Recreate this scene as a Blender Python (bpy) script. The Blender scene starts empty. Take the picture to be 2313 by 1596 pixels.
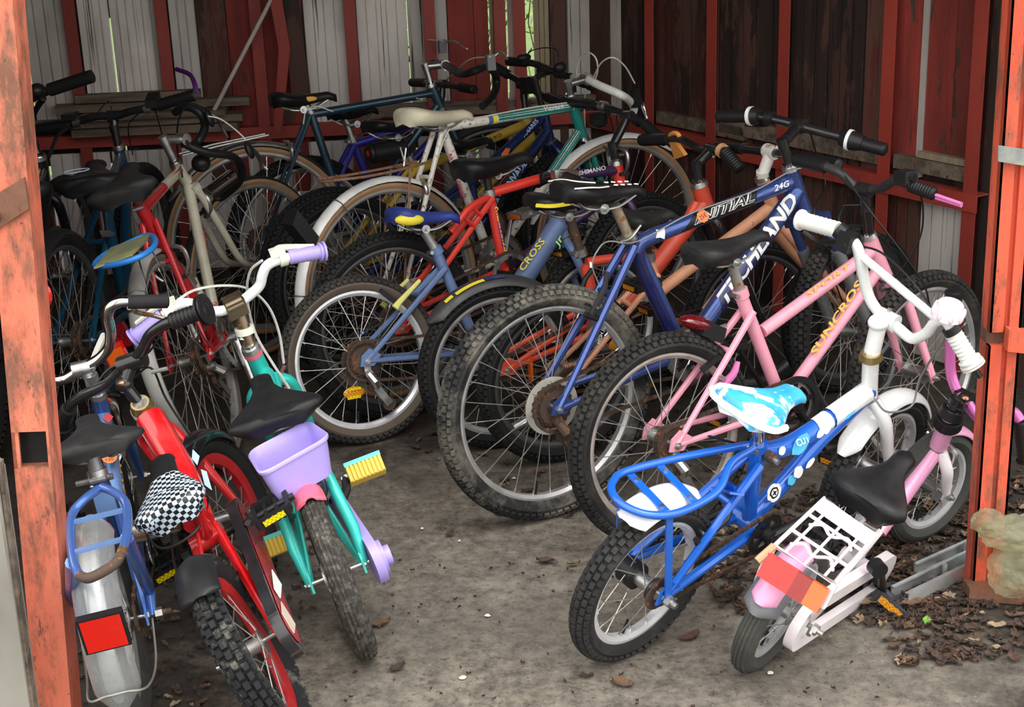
import bpy, bmesh, math, random
from mathutils import Vector, Matrix
random.seed(7)
SC=bpy.context.scene; COL=SC.collection
# ---------------------------------------------------------------- camera
cam=bpy.data.cameras.new('camera'); camo=bpy.data.objects.new('camera',cam); COL.objects.link(camo)
cam.sensor_width=36.; cam.lens=36.*3400/2313; cam.clip_start=.05; cam.clip_end=200
_p=math.radians(18.96); _r=math.radians(2.0)
_f=Vector((0,math.cos(_p),-math.sin(_p))); _x=Vector((1,0,0)); _u=_x.cross(_f)
_x2=_x*math.cos(_r)-_u*math.sin(_r); _u2=_u*math.cos(_r)+_x*math.sin(_r)
camo.matrix_world=Matrix(((_x2.x,_u2.x,-_f.x,0),(_x2.y,_u2.y,-_f.y,0),(_x2.z,_u2.z,-_f.z,1.64),(0,0,0,1)))
SC.camera=camo
# ---------------------------------------------------------------- sky, exposure
w=bpy.data.worlds.new('sky'); SC.world=w; w.use_nodes=True; wn=w.node_tree; bg=wn.nodes['Background']
tc=wn.nodes.new('ShaderNodeTexCoord'); sx=wn.nodes.new('ShaderNodeSeparateXYZ'); wn.links.new(tc.outputs['Generated'],sx.inputs[0])
cr=wn.nodes.new('ShaderNodeValToRGB'); wn.links.new(sx.outputs['Z'],cr.inputs[0])
e=cr.color_ramp.elements; e[0].position=0.; e[0].color=(.72,.705,.68,1); e[1].position=1.; e[1].color=(1.,.985,.96,1)
wn.links.new(cr.outputs[0],bg.inputs[0]); bg.inputs[1].default_value=2.15
sun=bpy.data.lights.new('overcast_sun','SUN'); sun.energy=.9; sun.angle=math.radians(35); sun.color=(1,.98,.94)
suno=bpy.data.objects.new('overcast_sun',sun); COL.objects.link(suno); suno.rotation_euler=(math.radians(27),0,math.radians(25))
SC.view_settings.view_transform='Standard'; SC.view_settings.look='None'; SC.view_settings.exposure=0.55; SC.view_settings.gamma=1.; SC.view_settings.use_curve_mapping=False
SC.cycles.max_bounces=6; SC.cycles.diffuse_bounces=4; SC.cycles.glossy_bounces=3; SC.cycles.transmission_bounces=6
# ---------------------------------------------------------------- materials
MATS={}
def _nt(name):
    m=bpy.data.materials.new(name); m.use_nodes=True; nt=m.node_tree
    b=nt.nodes['Principled BSDF']; return m,nt,b
def _noise(nt,scale,detail=4,rough=.55,coord=None,stretch=None):
    n=nt.nodes.new('ShaderNodeTexNoise'); n.inputs['Scale'].default_value=scale
    n.inputs['Detail'].default_value=detail; n.inputs['Roughness'].default_value=rough
    if coord is None:
        tc=nt.nodes.new('ShaderNodeTexCoord'); coord=tc.outputs['Object']
    if stretch:
        mp=nt.nodes.new('ShaderNodeMapping'); mp.inputs['Scale'].default_value=stretch
        nt.links.new(coord,mp.inputs['Vector']); coord=mp.outputs['Vector']
    nt.links.new(coord,n.inputs['Vector']); return n.outputs['Fac']
def _ramp(nt,fac,stops):
    r=nt.nodes.new('ShaderNodeValToRGB'); el=r.color_ramp.elements
    while len(el)<len(stops): el.new(.5)
    for e,(p,c) in zip(el,stops):
        e.position=p; e.color=(c,c,c,1) if not hasattr(c,'__len__') else (*c,1)
    nt.links.new(fac,r.inputs['Fac']); return r.outputs['Color']
def _mix(nt,fac,a,b):
    n=nt.nodes.new('ShaderNodeMix'); n.data_type='RGBA'
    if isinstance(fac,(int,float)): n.inputs[0].default_value=fac
    else: nt.links.new(fac,n.inputs[0])
    for k,v in ((6,a),(7,b)):
        if hasattr(v,'links'): nt.links.new(v,n.inputs[k])
        else: n.inputs[k].default_value=(*v,1)
    return n.outputs[2]
def _bump(nt,b,h,strength=.3,dist=.002):
    n=nt.nodes.new('ShaderNodeBump'); n.inputs['Strength'].default_value=strength; n.inputs['Distance'].default_value=dist
    nt.links.new(h,n.inputs['Height']); nt.links.new(n.outputs['Normal'],b.inputs['Normal'])
RUST=(.13,.045,.018)
def paint(name,col,rough=.35,rust=.0,dirt=.15,metal=0.,coat=.0,dirtcol=(.09,.075,.06),rs=40):
    if name in MATS: return MATS[name]
    m,nt,b=_nt(name); c=tuple(col)
    out=c
    if dirt>0:
        f=_ramp(nt,_noise(nt,11,5,.65),[(.42,0.),(.85,dirt*1.6)]); out=_mix(nt,f,c,dirtcol)
    if rust>0:
        t=.72-.32*rust
        f=_ramp(nt,_noise(nt,rs,6,.7),[(t,0.),(t+.06,1.)])
        r2=_mix(nt,_noise(nt,160,3),RUST,(.28,.10,.035))
        out=_mix(nt,f,out,r2)
        rr=_ramp(nt,_noise(nt,rs,6,.7),[(t,rough),(t+.06,.9)]); nt.links.new(rr,b.inputs['Roughness'])
        mm=_ramp(nt,_noise(nt,rs,6,.7),[(t,metal),(t+.06,0.)]); nt.links.new(mm,b.inputs['Metallic'])
    else:
        rr=_ramp(nt,_noise(nt,25,4),[(.3,max(rough-.06,.03)),(.75,min(rough+.22,1))]); nt.links.new(rr,b.inputs['Roughness'])
        b.inputs['Metallic'].default_value=metal
    if hasattr(out,'links'): nt.links.new(out,b.inputs['Base Color'])
    else: b.inputs['Base Color'].default_value=(*out,1)
    if coat: b.inputs['Coat Weight'].default_value=coat; b.inputs['Coat Roughness'].default_value=.12
    MATS[name]=m; return m
def rubber(name,col=(.018,.018,.019),mud=.35,mudcol=(.13,.12,.10),scale=9,rough=.75,lo=.46,hi=.72):
    if name in MATS: return MATS[name]
    m,nt,b=_nt(name)
    f=_ramp(nt,_noise(nt,scale,6,.7),[(lo,0.),(hi,mud)])
    f2=_ramp(nt,_noise(nt,120,3,.6),[(.3,.55),(.7,1.)])
    mul=nt.nodes.new('ShaderNodeMath'); mul.operation='MULTIPLY'; nt.links.new(f,mul.inputs[0]); nt.links.new(f2,mul.inputs[1])
    nt.links.new(_mix(nt,mul.outputs[0],col,mudcol),b.inputs['Base Color'])
    b.inputs['Roughness'].default_value=rough; b.inputs['Specular IOR Level'].default_value=.28
    _bump(nt,b,_noise(nt,260,3),.25,.001)
    MATS[name]=m; return m
def plain(name,col,rough=.5,metal=0.,emis=0):
    if name in MATS: return MATS[name]
    m,nt,b=_nt(name); c=_mix(nt,_ramp(nt,_noise(nt,30,3),[(.35,0.),(.8,.25)]),tuple(col),tuple(x*.55 for x in col))
    nt.links.new(c,b.inputs['Base Color']); b.inputs['Roughness'].default_value=rough; b.inputs['Metallic'].default_value=metal
    MATS[name]=m; return m
def plastic_lens(name,col,scale=260):
    if name in MATS: return MATS[name]
    m,nt,b=_nt(name)
    tc=nt.nodes.new('ShaderNodeTexCoord')
    v=nt.nodes.new('ShaderNodeTexChecker'); v.inputs['Scale'].default_value=scale
    nt.links.new(tc.outputs['Object'],v.inputs['Vector'])
    v.inputs['Color1'].default_value=(*col,1); v.inputs['Color2'].default_value=(*[x*.55 for x in col],1)
    nt.links.new(v.outputs['Color'],b.inputs['Base Color']); b.inputs['Roughness'].default_value=.18
    b.inputs['Coat Weight'].default_value=.6
    MATS[name]=m; return m
def clear_plastic(name):
    m,nt,b=_nt(name); b.inputs['Base Color'].default_value=(.86,.88,.88,1)
    b.inputs['Transmission Weight'].default_value=.86; b.inputs['Roughness'].default_value=.16; b.inputs['IOR'].default_value=1.2
    rr=_ramp(nt,_noise(nt,22,5),[(.35,.08),(.7,.42)]); nt.links.new(rr,b.inputs['Roughness'])
    MATS[name]=m; return m
def wood(name,cols,grain=(1.,1.,.05),gs=40,peel=None,peelcol=None,rough=.8,bumpd=.004,dark=(.03,.022,.017),ps=7):
    """cols: two base colours; peel: amount of remaining paint"""
    if name in MATS: return MATS[name]
    m,nt,b=_nt(name)
    oi=nt.nodes.new('ShaderNodeObjectInfo'); tc=nt.nodes.new('ShaderNodeTexCoord')
    ad=nt.nodes.new('ShaderNodeVectorMath'); ad.operation='ADD'; nt.links.new(tc.outputs['Object'],ad.inputs[0])
    sc=nt.nodes.new('ShaderNodeVectorMath'); sc.operation='SCALE'; sc.inputs[0].default_value=(37.,11.,23.); nt.links.new(oi.outputs['Random'],sc.inputs['Scale'])
    nt.links.new(sc.outputs[0],ad.inputs[1]); co=ad.outputs[0]
    g=_noise(nt,gs,6,.65,co,grain)
    base=_mix(nt,_ramp(nt,g,[(.35,0.),(.65,1.)]),cols[0],cols[1])
    if peelcol is not None:
        p=_ramp(nt,_noise(nt,ps,8,.75,co,(1,1,.22)),[(.5-peel*.25,0.),(.53-peel*.25,1.)])
        base=_mix(nt,p,base,peelcol)
    crack=_ramp(nt,_noise(nt,gs*1.6,4,.7,co,(grain[0],grain[1],grain[2]*.5)),[(.33,1.),(.40,0.)])
    base=_mix(nt,crack,base,dark)
    st=_ramp(nt,_noise(nt,3.2,4,.6,co,(1,1,.5)),[(.45,0.),(.8,.6)])
    base=_mix(nt,st,base,dark)
    hv=nt.nodes.new('ShaderNodeHueSaturation'); mr=nt.nodes.new('ShaderNodeMapRange'); nt.links.new(oi.outputs['Random'],mr.inputs[0]); mr.inputs[3].default_value=.75; mr.inputs[4].default_value=1.15
    nt.links.new(mr.outputs[0],hv.inputs['Value']); nt.links.new(base,hv.inputs['Color'])
    nt.links.new(hv.outputs['Color'],b.inputs['Base Color']); b.inputs['Roughness'].default_value=rough
    _bump(nt,b,g,.5,bumpd); MATS[name]=m; return m
def steel_red(name,col=(.42,.05,.028),rust=.5,light=(.62,.11,.06),rs=9,streak=(.13,.05,.028),rough=.6):
    if name in MATS: return MATS[name]
    m,nt,b=_nt(name)
    base=_mix(nt,_ramp(nt,_noise(nt,5,5,.6,None,(1,1,.35)),[(.35,0.),(.7,1.)]),col,light)
    t=.66-.26*rust
    f=_ramp(nt,_noise(nt,rs,8,.78,None,(1.3,1.3,.45)),[(t,0.),(t+.12,.95)])
    base=_mix(nt,f,base,_mix(nt,_noise(nt,50,4),streak,(.24,.11,.07)))
    dk=_ramp(nt,_noise(nt,28,6,.8,None,(1,1,.3)),[(.60,0.),(.66,.75)]); base=_mix(nt,dk,base,(.07,.04,.035))
    sp=_ramp(nt,_noise(nt,90,3,.6),[(.68,0.),(.72,.8)])
    base=_mix(nt,sp,base,(.05,.022,.016))
    nt.links.new(base,b.inputs['Base Color']); b.inputs['Roughness'].default_value=rough
    _bump(nt,b,_noise(nt,60,5),.3,.001); MATS[name]=m; return m
# ---------------------------------------------------------------- mesh builder
def V(*a): return Vector(a)
def perp(d):
    d=d.normalized(); a=Vector((0,0,1)) if abs(d.z)<.9 else Vector((1,0,0))
    u=d.cross(a).normalized(); return u,d.cross(u).normalized()
def catmull(P,n=6,closed=False):
    P=[Vector(p) for p in P]
    if len(P)<3: return P
    out=[]; N=len(P)
    for i in range(N if closed else N-1):
        p0=P[i-1] if (i>0 or closed) else P[0]*2-P[1]; p1=P[i]; p2=P[(i+1)%N]
        p3=P[(i+2)%N] if (i+2<N or closed) else P[-1]*2-P[-2]
        for k in range(n):
            t=k/n
            out.append(.5*((2*p1)+(p2-p0)*t+(2*p0-5*p1+4*p2-p3)*t*t+(3*p1-p0-3*p2+p3)*t**3))
    if not closed: out.append(P[-1])
    return out
class MB:
    def __init__(s): s.v=[];s.f=[];s.m=[];s.mats=[]
    def mi(s,m):
        if m not in s.mats: s.mats.append(m)
        return s.mats.index(m)
    def add(s,vs,fs,m):
        o=len(s.v); s.v+= [tuple(v) for v in vs]; k=s.mi(m)
        for f in fs: s.f.append(tuple(i+o for i in f)); s.m.append(k)
        return s
    def tube(s,P,r,m,n=8,cap=True,closed=False,flat=None,smooth=0,up=None):
        if smooth: P=catmull(P,smooth,closed)
        P=[Vector(p) for p in P]; N=len(P)
        if isinstance(r,(int,float)): r=[r]*N
        elif len(r)!=N:
            k=len(r)-1; r=[(lambda t:r[min(int(t),k-1)]*(1-(t-min(int(t),k-1)))+r[min(int(t),k-1)+1]*(t-min(int(t),k-1)))(i*k/(N-1)) for i in range(N)]
        vs=[];u=None
        for i in range(N):
            if closed: d=P[(i+1)%N]-P[i-1]
            else: d=P[min(i+1,N-1)]-P[max(i-1,0)]
            if d.length<1e-9: d=Vector((0,0,1))
            d.normalize()
            if u is None:
                if up is not None: u=Vector(up)-d*d.dot(Vector(up)); u.normalize()
                else: u=perp(d)[0]
            else:
                u=u-d*u.dot(d)
                u=u.normalized() if u.length>1e-6 else perp(d)[0]
            w=d.cross(u); fl=flat or 1.
            for k in range(n):
                a=2*math.pi*(k+.5)/n; vs.append(P[i]+u*(math.cos(a)*r[i])+w*(math.sin(a)*r[i]*fl))
        fs=[]
        for i in range(N if closed else N-1):
            for k in range(n):
                a=i*n+k;b=i*n+(k+1)%n;c=((i+1)%N)*n+(k+1)%n;d_=((i+1)%N)*n+k
                fs.append((a,b,c,d_))
        if cap and not closed: fs.append(tuple(range(n-1,-1,-1))); fs.append(tuple((N-1)*n+k for k in range(n)))
        return s.add(vs,fs,m)
    def box(s,c,x,y,z,m):
        """x,y,z are half-axis vectors"""
        c,x,y,z=map(Vector,(c,x,y,z)); vs=[c+x*i+y*j+z*k for k in(-1,1) for j in(-1,1) for i in(-1,1)]
        return s.add(vs,[(0,2,3,1),(4,5,7,6),(0,1,5,4),(2,6,7,3),(0,4,6,2),(1,3,7,5)],m)
    def abox(s,a,b,m):
        a=Vector(a);b=Vector(b);h=(b-a)/2; return s.box((a+b)/2,(h.x,0,0),(0,h.y,0),(0,0,h.z),m)
    def bar(s,p,q,w,t,m,up=(0,0,1)):
        p=Vector(p);q=Vector(q);d=(q-p); L=d.length; d.normalize(); u=Vector(up)-d*d.dot(Vector(up)); u=u.normalized() if u.length>1e-5 else perp(d)[0]
        return s.box((p+q)/2,d*L/2,d.cross(u)*w/2,u*t/2,m)
    def prism(s,poly,off,m):
        """poly: 3d points, extruded by off"""
        poly=[Vector(p) for p in poly]; off=Vector(off); n=len(poly); vs=[p-off*.5 for p in poly]+[p+off*.5 for p in poly]
        fs=[tuple(range(n-1,-1,-1)),tuple(range(n,2*n))]+[(i,(i+1)%n,n+(i+1)%n,n+i) for i in range(n)]
        return s.add(vs,fs,m)
    def loft(s,secs,m,cap=True,closed=False,ring=True):
        n=len(secs[0]); vs=[p for c in secs for p in c]; fs=[]
        N=len(secs)
        for i in range(N if closed else N-1):
            for k in range(n if ring else n-1):
                fs.append((i*n+k,i*n+(k+1)%n,((i+1)%N)*n+(k+1)%n,((i+1)%N)*n+k))
        if cap and not closed and ring: fs.append(tuple(range(n-1,-1,-1))); fs.append(tuple((N-1)*n+k for k in range(n)))
        return s.add(vs,fs,m)
    def disc(s,c,ax,R,th,m,n=24,r0=0.,teeth=0):
        c=Vector(c);ax=Vector(ax).normalized();u,w=perp(ax)
        N=n if not teeth else teeth*2
        def ringp(rad,off,t=0):
            return [c+ax*off+(u*math.cos(2*math.pi*k/N)+w*math.sin(2*math.pi*k/N))*(rad*(1 if (k%2==0 or not t) else .93)) for k in range(N)]
        if r0<=0:
            a=ringp(R,-th/2,teeth);b=ringp(R,th/2,teeth); return s.loft([a,b],m)
        a=ringp(R,-th/2,teeth);b=ringp(R,th/2,teeth);cc=ringp(r0,th/2);d=ringp(r0,-th/2)
        return s.loft([a,b,cc,d],m,closed=True)
    def ell(s,c,x,y,z,m,n=12,k=8):
        c,x,y,z=map(Vector,(c,x,y,z)); vs=[];
        for i in range(k+1):
            t=math.pi*i/k
            for j in range(n):
                p=2*math.pi*j/n; vs.append(c+x*(math.sin(t)*math.cos(p))+y*(math.sin(t)*math.sin(p))+z*math.cos(t))
        fs=[(i*n+j,(i+1)*n+j,(i+1)*n+(j+1)%n,i*n+(j+1)%n) for i in range(k) for j in range(n)]
        return s.add(vs,fs,m)
    def build(s,name,parent=None,smooth=True,angle=38,kind=None):
        me=bpy.data.meshes.new(name); me.from_pydata(s.v,[],s.f)
        for m in s.mats: me.materials.append(m)
        me.polygons.foreach_set('material_index',s.m)
        if smooth:
            me.shade_smooth()
            try: me.set_sharp_from_angle(angle=math.radians(angle))
            except Exception: pass
        me.update(); o=bpy.data.objects.new(name,me); COL.objects.link(o)
        if parent: o.parent=parent
        if kind: o['kind']=kind
        return o
def tag(o,label=None,cat=None,group=None,kind=None):
    if label: o['label']=label
    if cat: o['category']=cat
    if group: o['group']=group
    if kind: o['kind']=kind
    return o
def empty(name,label,cat,group=None):
    o=bpy.data.objects.new(name,None); o.empty_display_size=.1; COL.objects.link(o); return tag(o,label,cat,group)
def text_mesh(txt,shear=0.,bold=0.):
    cu=bpy.data.curves.new('t','FONT'); cu.body=txt; cu.size=1; cu.shear=shear; cu.offset=bold; cu.resolution_u=2
    o=bpy.data.objects.new('t',cu); COL.objects.link(o)
    dg=bpy.context.evaluated_depsgraph_get(); dg.update(); me=bpy.data.meshes.new_from_object(o.evaluated_get(dg))
    bm=bmesh.new(); bm.from_mesh(me); bpy.data.objects.remove(o); bpy.data.curves.remove(cu); bpy.data.meshes.remove(me)
    xs=[v.co.x for v in bm.verts]; ys=[v.co.y for v in bm.verts]
    x0,x1,y0,y1=min(xs),max(xs),min(ys),max(ys)
    for k in range(1,6):
        y=y0+(y1-y0)*k/6
        bmesh.ops.bisect_plane(bm,geom=bm.verts[:]+bm.edges[:]+bm.faces[:],plane_co=(0,y,0),plane_no=(0,1,0))
    vs=[((v.co.x-x0)/(x1-x0),(v.co.y-y0)/(y1-y0)-.5) for v in bm.verts]; bm.verts.index_update()
    fs=[tuple(v.index for v in f.verts) for f in bm.faces]; bm.free(); return vs,fs
def tube_text(parent,txt,p0,p1,r,h,side,m,shear=0.,bold=0.,lift=.0006,name='lettering',dv=0.):
    """wrap text on a tube from p0 to p1; side = direction of the face"""
    p0=Vector(p0);p1=Vector(p1);d=p1-p0;L=d.length;d.normalize()
    root=parent
    while root.parent: root=root.parent
    cl=Matrix.LocRotScale(root.location,root.rotation_euler,None).inverted()@Vector((0,0,1.64)); side=(cl-(p0+p1)/2).normalized()*1.3+Vector(side).normalized()*.5   # printed on the outer side of the tube
    side=(side-d*side.dot(d)).normalized(); up=side.cross(d)
    vs,fs=text_mesh(txt,shear,bold); out=[]
    for x,y in vs:
        a=(y*h+dv)/r; out.append(p0+d*(x*L)+(side*math.cos(a)+up*math.sin(a))*(r+lift))
    return MB().add(out,fs,m).build(name,parent,smooth=False)
def flat_text(parent,txt,c,xd,yd,m,shear=0.,bold=0.,name='lettering'):
    vs,fs=text_mesh(txt,shear,bold); c=Vector(c);xd=Vector(xd);yd=Vector(yd)
    return MB().add([c+xd*(x-.5)+yd*y for x,y in vs],fs,m).build(name,parent,smooth=False)
# ---------------------------------------------------------------- bicycle parts
def wheel(parent,c,ax,R,tw=.05,kind='knobby',rim=None,tyre=None,wall=None,nsp=28,fine=1,spoke=None,knob=None,hubw=.05,rimr=None,mag=None):
    c=Vector(c);ax=Vector(ax).normalized(); e=Vector((0,0,1))-ax*ax.z; e.normalize(); g=e.cross(ax)
    def P(rad,a,l): return c+(g*math.cos(a)+e*math.sin(a))*rad+ax*l
    h=MB(); h.tube([c-ax*.03,c+ax*.03],.016,MATS['alloy'],10)
    h.disc(c-ax*.028,ax,.026,.003,MATS['alloy'],16); h.disc(c+ax*.028,ax,.026,.003,MATS['alloy'],16)
    h.tube([c-ax*(hubw+.022),c+ax*(hubw+.022)],.0045,MATS['alloy'],8)
    for sg in(-1,1): h.disc(c+ax*(hubw+.010)*sg,ax,.0095,.009,MATS['alloy'],6)
    hub=h.build('wheel',parent)
    th=tw*.95; rc=R-th*.52; n=72 if fine else 56
    prof=[]; K=12
    for k in range(K):
        a=2*math.pi*k/K; rr=math.cos(a); ll=math.sin(a)
        prof.append((rc+(th*.5)*rr*(1. if rr>0 else .96),ll*tw*.5*(.9 if rr<-.3 else 1.)))
    t=MB(); secs=[[P(r,2*math.pi*i/n,l) for r,l in prof] for i in range(n)]
    kd=.0055 if kind=='knobby' else 0
    if kd: secs=[[P(r-(kd if r>rc+.003 else 0),2*math.pi*i/n,l) for r,l in prof] for i in range(n)]
    t.loft(secs,tyre,closed=True)
    if wall:
        k=t.mi(wall)
        for i in range(n):
            for j in range(K):
                a=2*math.pi*(j+.5)/K
                if -.75<math.cos(a)<.4: t.m[i*K+j]=k
    if kind=='knobby':
        N=int(2*math.pi*R/(.021 if tw>.042 else .019)); rows=[(-1.02,.0075,.0085),(-.52,.0085,.0085),(0.,.009,.0085),(.52,.0085,.0085),(1.02,.0075,.0085)] if tw>.042 else [(-.95,.007,.006),(0,.009,.008),(.95,.007,.006)]
        km=knob or tyre
        for i in range(N):
            for j,(a0,hl,hw) in enumerate(rows):
                a=2*math.pi*(i+.5*(j%2)+random.uniform(-.03,.03))/N; rr=math.cos(a0)*th*.5; ll=math.sin(a0)*tw*.5
                rad=(g*math.cos(a)+e*math.sin(a)); tg=(e*math.cos(a)-g*math.sin(a)); nn=(rad*math.cos(a0)+ax*math.sin(a0))
                q=c+rad*(rc+rr)+ax*ll-nn*.003; sd=nn.cross(tg)
                vs=[q+nn*(z*.006)+tg*(x*hl*(1 if z<0 else .8))+sd*(y*hw*.8*(1 if z<0 else .78)) for z in(-1,1) for x,y in((-1,-1),(1,-1),(1,1),(-1,1))]
                t.add(vs,[(4,5,6,7),(0,1,5,4),(1,2,6,5),(2,3,7,6),(3,0,4,7)],km)
    elif kind=='groove':
        for l in(-.4,-.13,.13,.4):
            secs=[[P(rc+th*.5*math.cos(l*1.5)+dr,2*math.pi*i/n,l*tw*.62+dl) for dr,dl in((-.001,-.0035),(.0022,-.0022),(.0022,.0022),(-.001,.0035))] for i in range(n)]
            t.loft(secs,tyre,closed=True)
    t.build('tyre',hub)
    ri=rc-th*.42 if rimr is None else rimr
    rw=min(tw*.42,.0135); rh=(.0125 if tw>.04 else .010) if not mag else .022
    rprof=[(ri+.004,rw),(ri-rh*.35,rw*1.02),(ri-rh,rw*.55),(ri-rh,-rw*.55),(ri-rh*.35,-rw*1.02),(ri+.004,-rw)]
    MB().loft([[P(r,2*math.pi*i/n,l) for r,l in rprof] for i in range(n)],rim,closed=True).build('rim',hub)
    s=MB(); sm=spoke or MATS['spoke']
    for i in range(nsp):
        sg=1 if i%2 else -1; q=(i//2)%2
        a=2*math.pi*i/nsp; off=(.95 if q else -.95)
        s.tube([P(.022,a+off,.028*sg),P(ri-rh*.9,a,.002*sg)],.00125,sm,4,cap=False)
        s.tube([P(ri-rh*1.0,a,.002*sg),P(ri-rh*1.0-.012,a,.003*sg)],.0024,MATS['alloy'],5)
    s.build('spokes',hub,kind='stuff')
    v=MB(); a=4.9; v.tube([P(ri-rh,a,0),P(ri-rh-.035,a,0)],.003,MATS['black_plastic'],6); v.build('valve',hub)
    return hub
def fender(parent,c,ax,R,a0,a1,w,m,depth=.45,n=26,th=.0025,name='mudguard',gap=.012,stay=None,stayang=None):
    c=Vector(c);ax=Vector(ax).normalized(); e=Vector((0,0,1))-ax*ax.z; e.normalize(); g=e.cross(ax)
    if g.x<0: g=-g
    mb=MB(); secs=[]
    for i in range(n+1):
        a=math.radians(a0+(a1-a0)*i/n); rad=g*math.cos(a)+e*math.sin(a); sec=[]
        taper=min(1,.35+i/2.5,.35+(n-i)/2.5)
        for s_ in(0,1):
            rng=range(9) if s_==0 else range(8,-1,-1)
            for k in rng:
                b=(k/8-.5)*math.pi*.9; rr=R+gap+w*depth*(math.cos(b)-1)*taper*1.0; ll=math.sin(b)*w/2*taper
                sec.append(c+rad*(rr-(th if s_ else 0))+ax*ll*(1-.03*s_))
        secs.append(sec)
    mb.loft(secs,m,closed=False)
    o=mb.build(name,parent)
    if stay:
        b=MB()
        for sa in (stayang if isinstance(stayang,(list,tuple)) else [stayang]):
            a=math.radians(sa); rad=g*math.cos(a)+e*math.sin(a)
            for sg in(-1,1): b.tube([c+ax*.055*sg,c+rad*(R*.6)+ax*sg*(w*.5+.012),c+rad*(R+gap-w*.2)+ax*sg*w*.5],.0021,stay,5)
            b.tube([c+rad*(R+gap-w*.2)+ax*w*.5,c+rad*(R+gap+.003),c+rad*(R+gap-w*.2)-ax*w*.5],.0021,stay,5,smooth=3)
        b.build('mudguard_stay',o)
    return o
def saddle(parent,nose,tail,w,m,th=.045,under=None,post=None,clamp=None,lat=(0,1,0),rails=True,nosew=.042,hook=None,trim=None):
    nose=Vector(nose);tail=Vector(tail);d=nose-tail;L=d.length;d.normalize();lat=Vector(lat);lat=(lat-d*d.dot(lat)).normalized(); up=d.cross(lat)
    if up.z<0: up=-up
    secs=[]; N=15
    for i in range(N+1):
        t=i/N
        if t<.12: ww=w*(.62+.38*math.sin(t/.12*math.pi/2))
        else: 
            q=(t-.12)/.88; ww=nosew+(w-nosew)*(1-(3*min(q*1.35,1)**2-2*min(q*1.35,1)**3))
        ww*= math.sqrt(max(0.05,1-max(0,(t-.93)/.07)**2*.8))
        q3=3*t*t-2*t**3; hgt=th*(1.12-.85*q3); rise=.012*(1-t)**2-.010*math.sin(t*math.pi)-(.016*(t-.88)/.12 if t>.88 else 0)-(.010*(1-t/.10) if t<.10 else 0)
        sec=[]
        for k in range(14):
            a=math.pi*(k/13); x=math.cos(a); z=math.sin(a)
            drop=1.0; sec.append(tail+d*(t*L)+lat*(x*ww/2)+up*(rise+(abs(z)**.6)*th*(.5-.12*t)-th*.5))
        for k in range(5):
            x=-1+2*(k+.5)/5; sec.append(tail+d*(t*L)+lat*(x*ww/2*.93)+up*(rise-th*.5-hgt*.42*(.55+.45*abs(x)) if t<.6 else rise-th*.5-hgt*.42*(1-abs(x)*.3)))
        secs.append(sec)
    mb=MB(); mb.loft(secs,m); o=mb.build('saddle',parent,angle=70)
    if rails:
        r=MB(); um=under or MATS['alloy']
        for sg in(-1,1):
            r.tube([tail+d*L*.12+lat*sg*w*.25-up*.04,tail+d*L*.3+lat*sg*.022-up*.062,tail+d*L*.62+lat*sg*.022-up*.062,tail+d*L*.88+lat*sg*.01-up*.035],.0035,um,6,smooth=4)
        r.tube([tail+d*L*.45+lat*.036-up*.062,tail+d*L*.45-lat*.036-up*.062],.013,um,10)
        r.tube([tail+d*L*.45+lat*.05-up*.062,tail+d*L*.45-lat*.05-up*.062],.005,um,6)
        r.build('saddle_rails',o)
    return o,(d,lat,up,L)
def pedal(parent,c,ax,fw,m,refl=None,style='plat',sc=1.):
    c=Vector(c);ax=Vector(ax).normalized();fw=Vector(fw);fw=(fw-ax*fw.dot(ax)).normalized();up=ax.cross(fw)
    p=MB(); L=.085*sc;W=.075*sc;T=.02*sc
    p.tube([c-ax*.052,c+ax*.042],.0075,m,8)
    for s in(-1,1):
        p.box(c+fw*s*W*.45,ax*L*.46,fw*.005,up*T*.5,m)
        p.box(c+ax*s*L*.43,ax*.005,fw*W*.42,up*T*.42,m)
        for k in range(6): p.box(c+fw*s*W*.5+ax*(k-2.5)*L*.15,ax*.0035,fw*.004,up*T*.55,m)
    p.box(c+ax*.012,ax*.004,fw*W*.42,up*T*.3,m); p.box(c-ax*.012,ax*.004,fw*W*.42,up*T*.3,m)
    o=p.build('pedal',parent)
    if refl:
        for s in(-1,1): MB().box(c+fw*s*(W*.5+.003),ax*L*.28,fw*.003,up*T*.3,refl).build('reflector',o)
    return o
def crank(parent,bb,ang,L,ring,m,pm,R=.085,tube=.02,refl=None,off=.055,cm=None,double=False,pedals=True,guard=None):
    bb=Vector(bb); c=MB(); y=Vector((0,1,0))
    c.tube([bb-y*(off+.012),bb+y*(off+.012)],.009,m,8)
    ends=[]
    for s in(-1,1):
        a=math.radians(ang+(0 if s<0 else 180)); dv=Vector((math.cos(a),0,math.sin(a)))
        p=bb+y*s*off; q=bb+y*s*(off+.018)+dv*L; c.tube([p,q],[.011,.0085],m,8,flat=.7); ends.append((q,s))
        c.disc(p,y,.016,.018,m,12)
    for k in range(5):
        a=2*math.pi*k/5+math.radians(ang); c.bar(bb-y*(off-.012),bb-y*(off-.012)+Vector((math.cos(a),0,math.sin(a)))*R*.8,.014,.004,m,up=(0,1,0))
    o=c.build('crankset',parent)
    g=MB(); g.disc(bb-y*(off-.012),y,R,.003,ring,teeth=36,r0=R*.72)
    if double: g.disc(bb-y*(off-.022),y,R*.78,.003,ring,teeth=30,r0=R*.55)
    g.build('chainring',o)
    if guard: MB().disc(bb-y*(off-.004),y,R*1.08,.003,guard,32,r0=R*.86).build('chainring_guard',o)
    if pedals:
        for q,s in ends: pedal(o if False else parent,q+y*s*.055,y,(1,0,.1),pm,refl)
    return o
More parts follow.
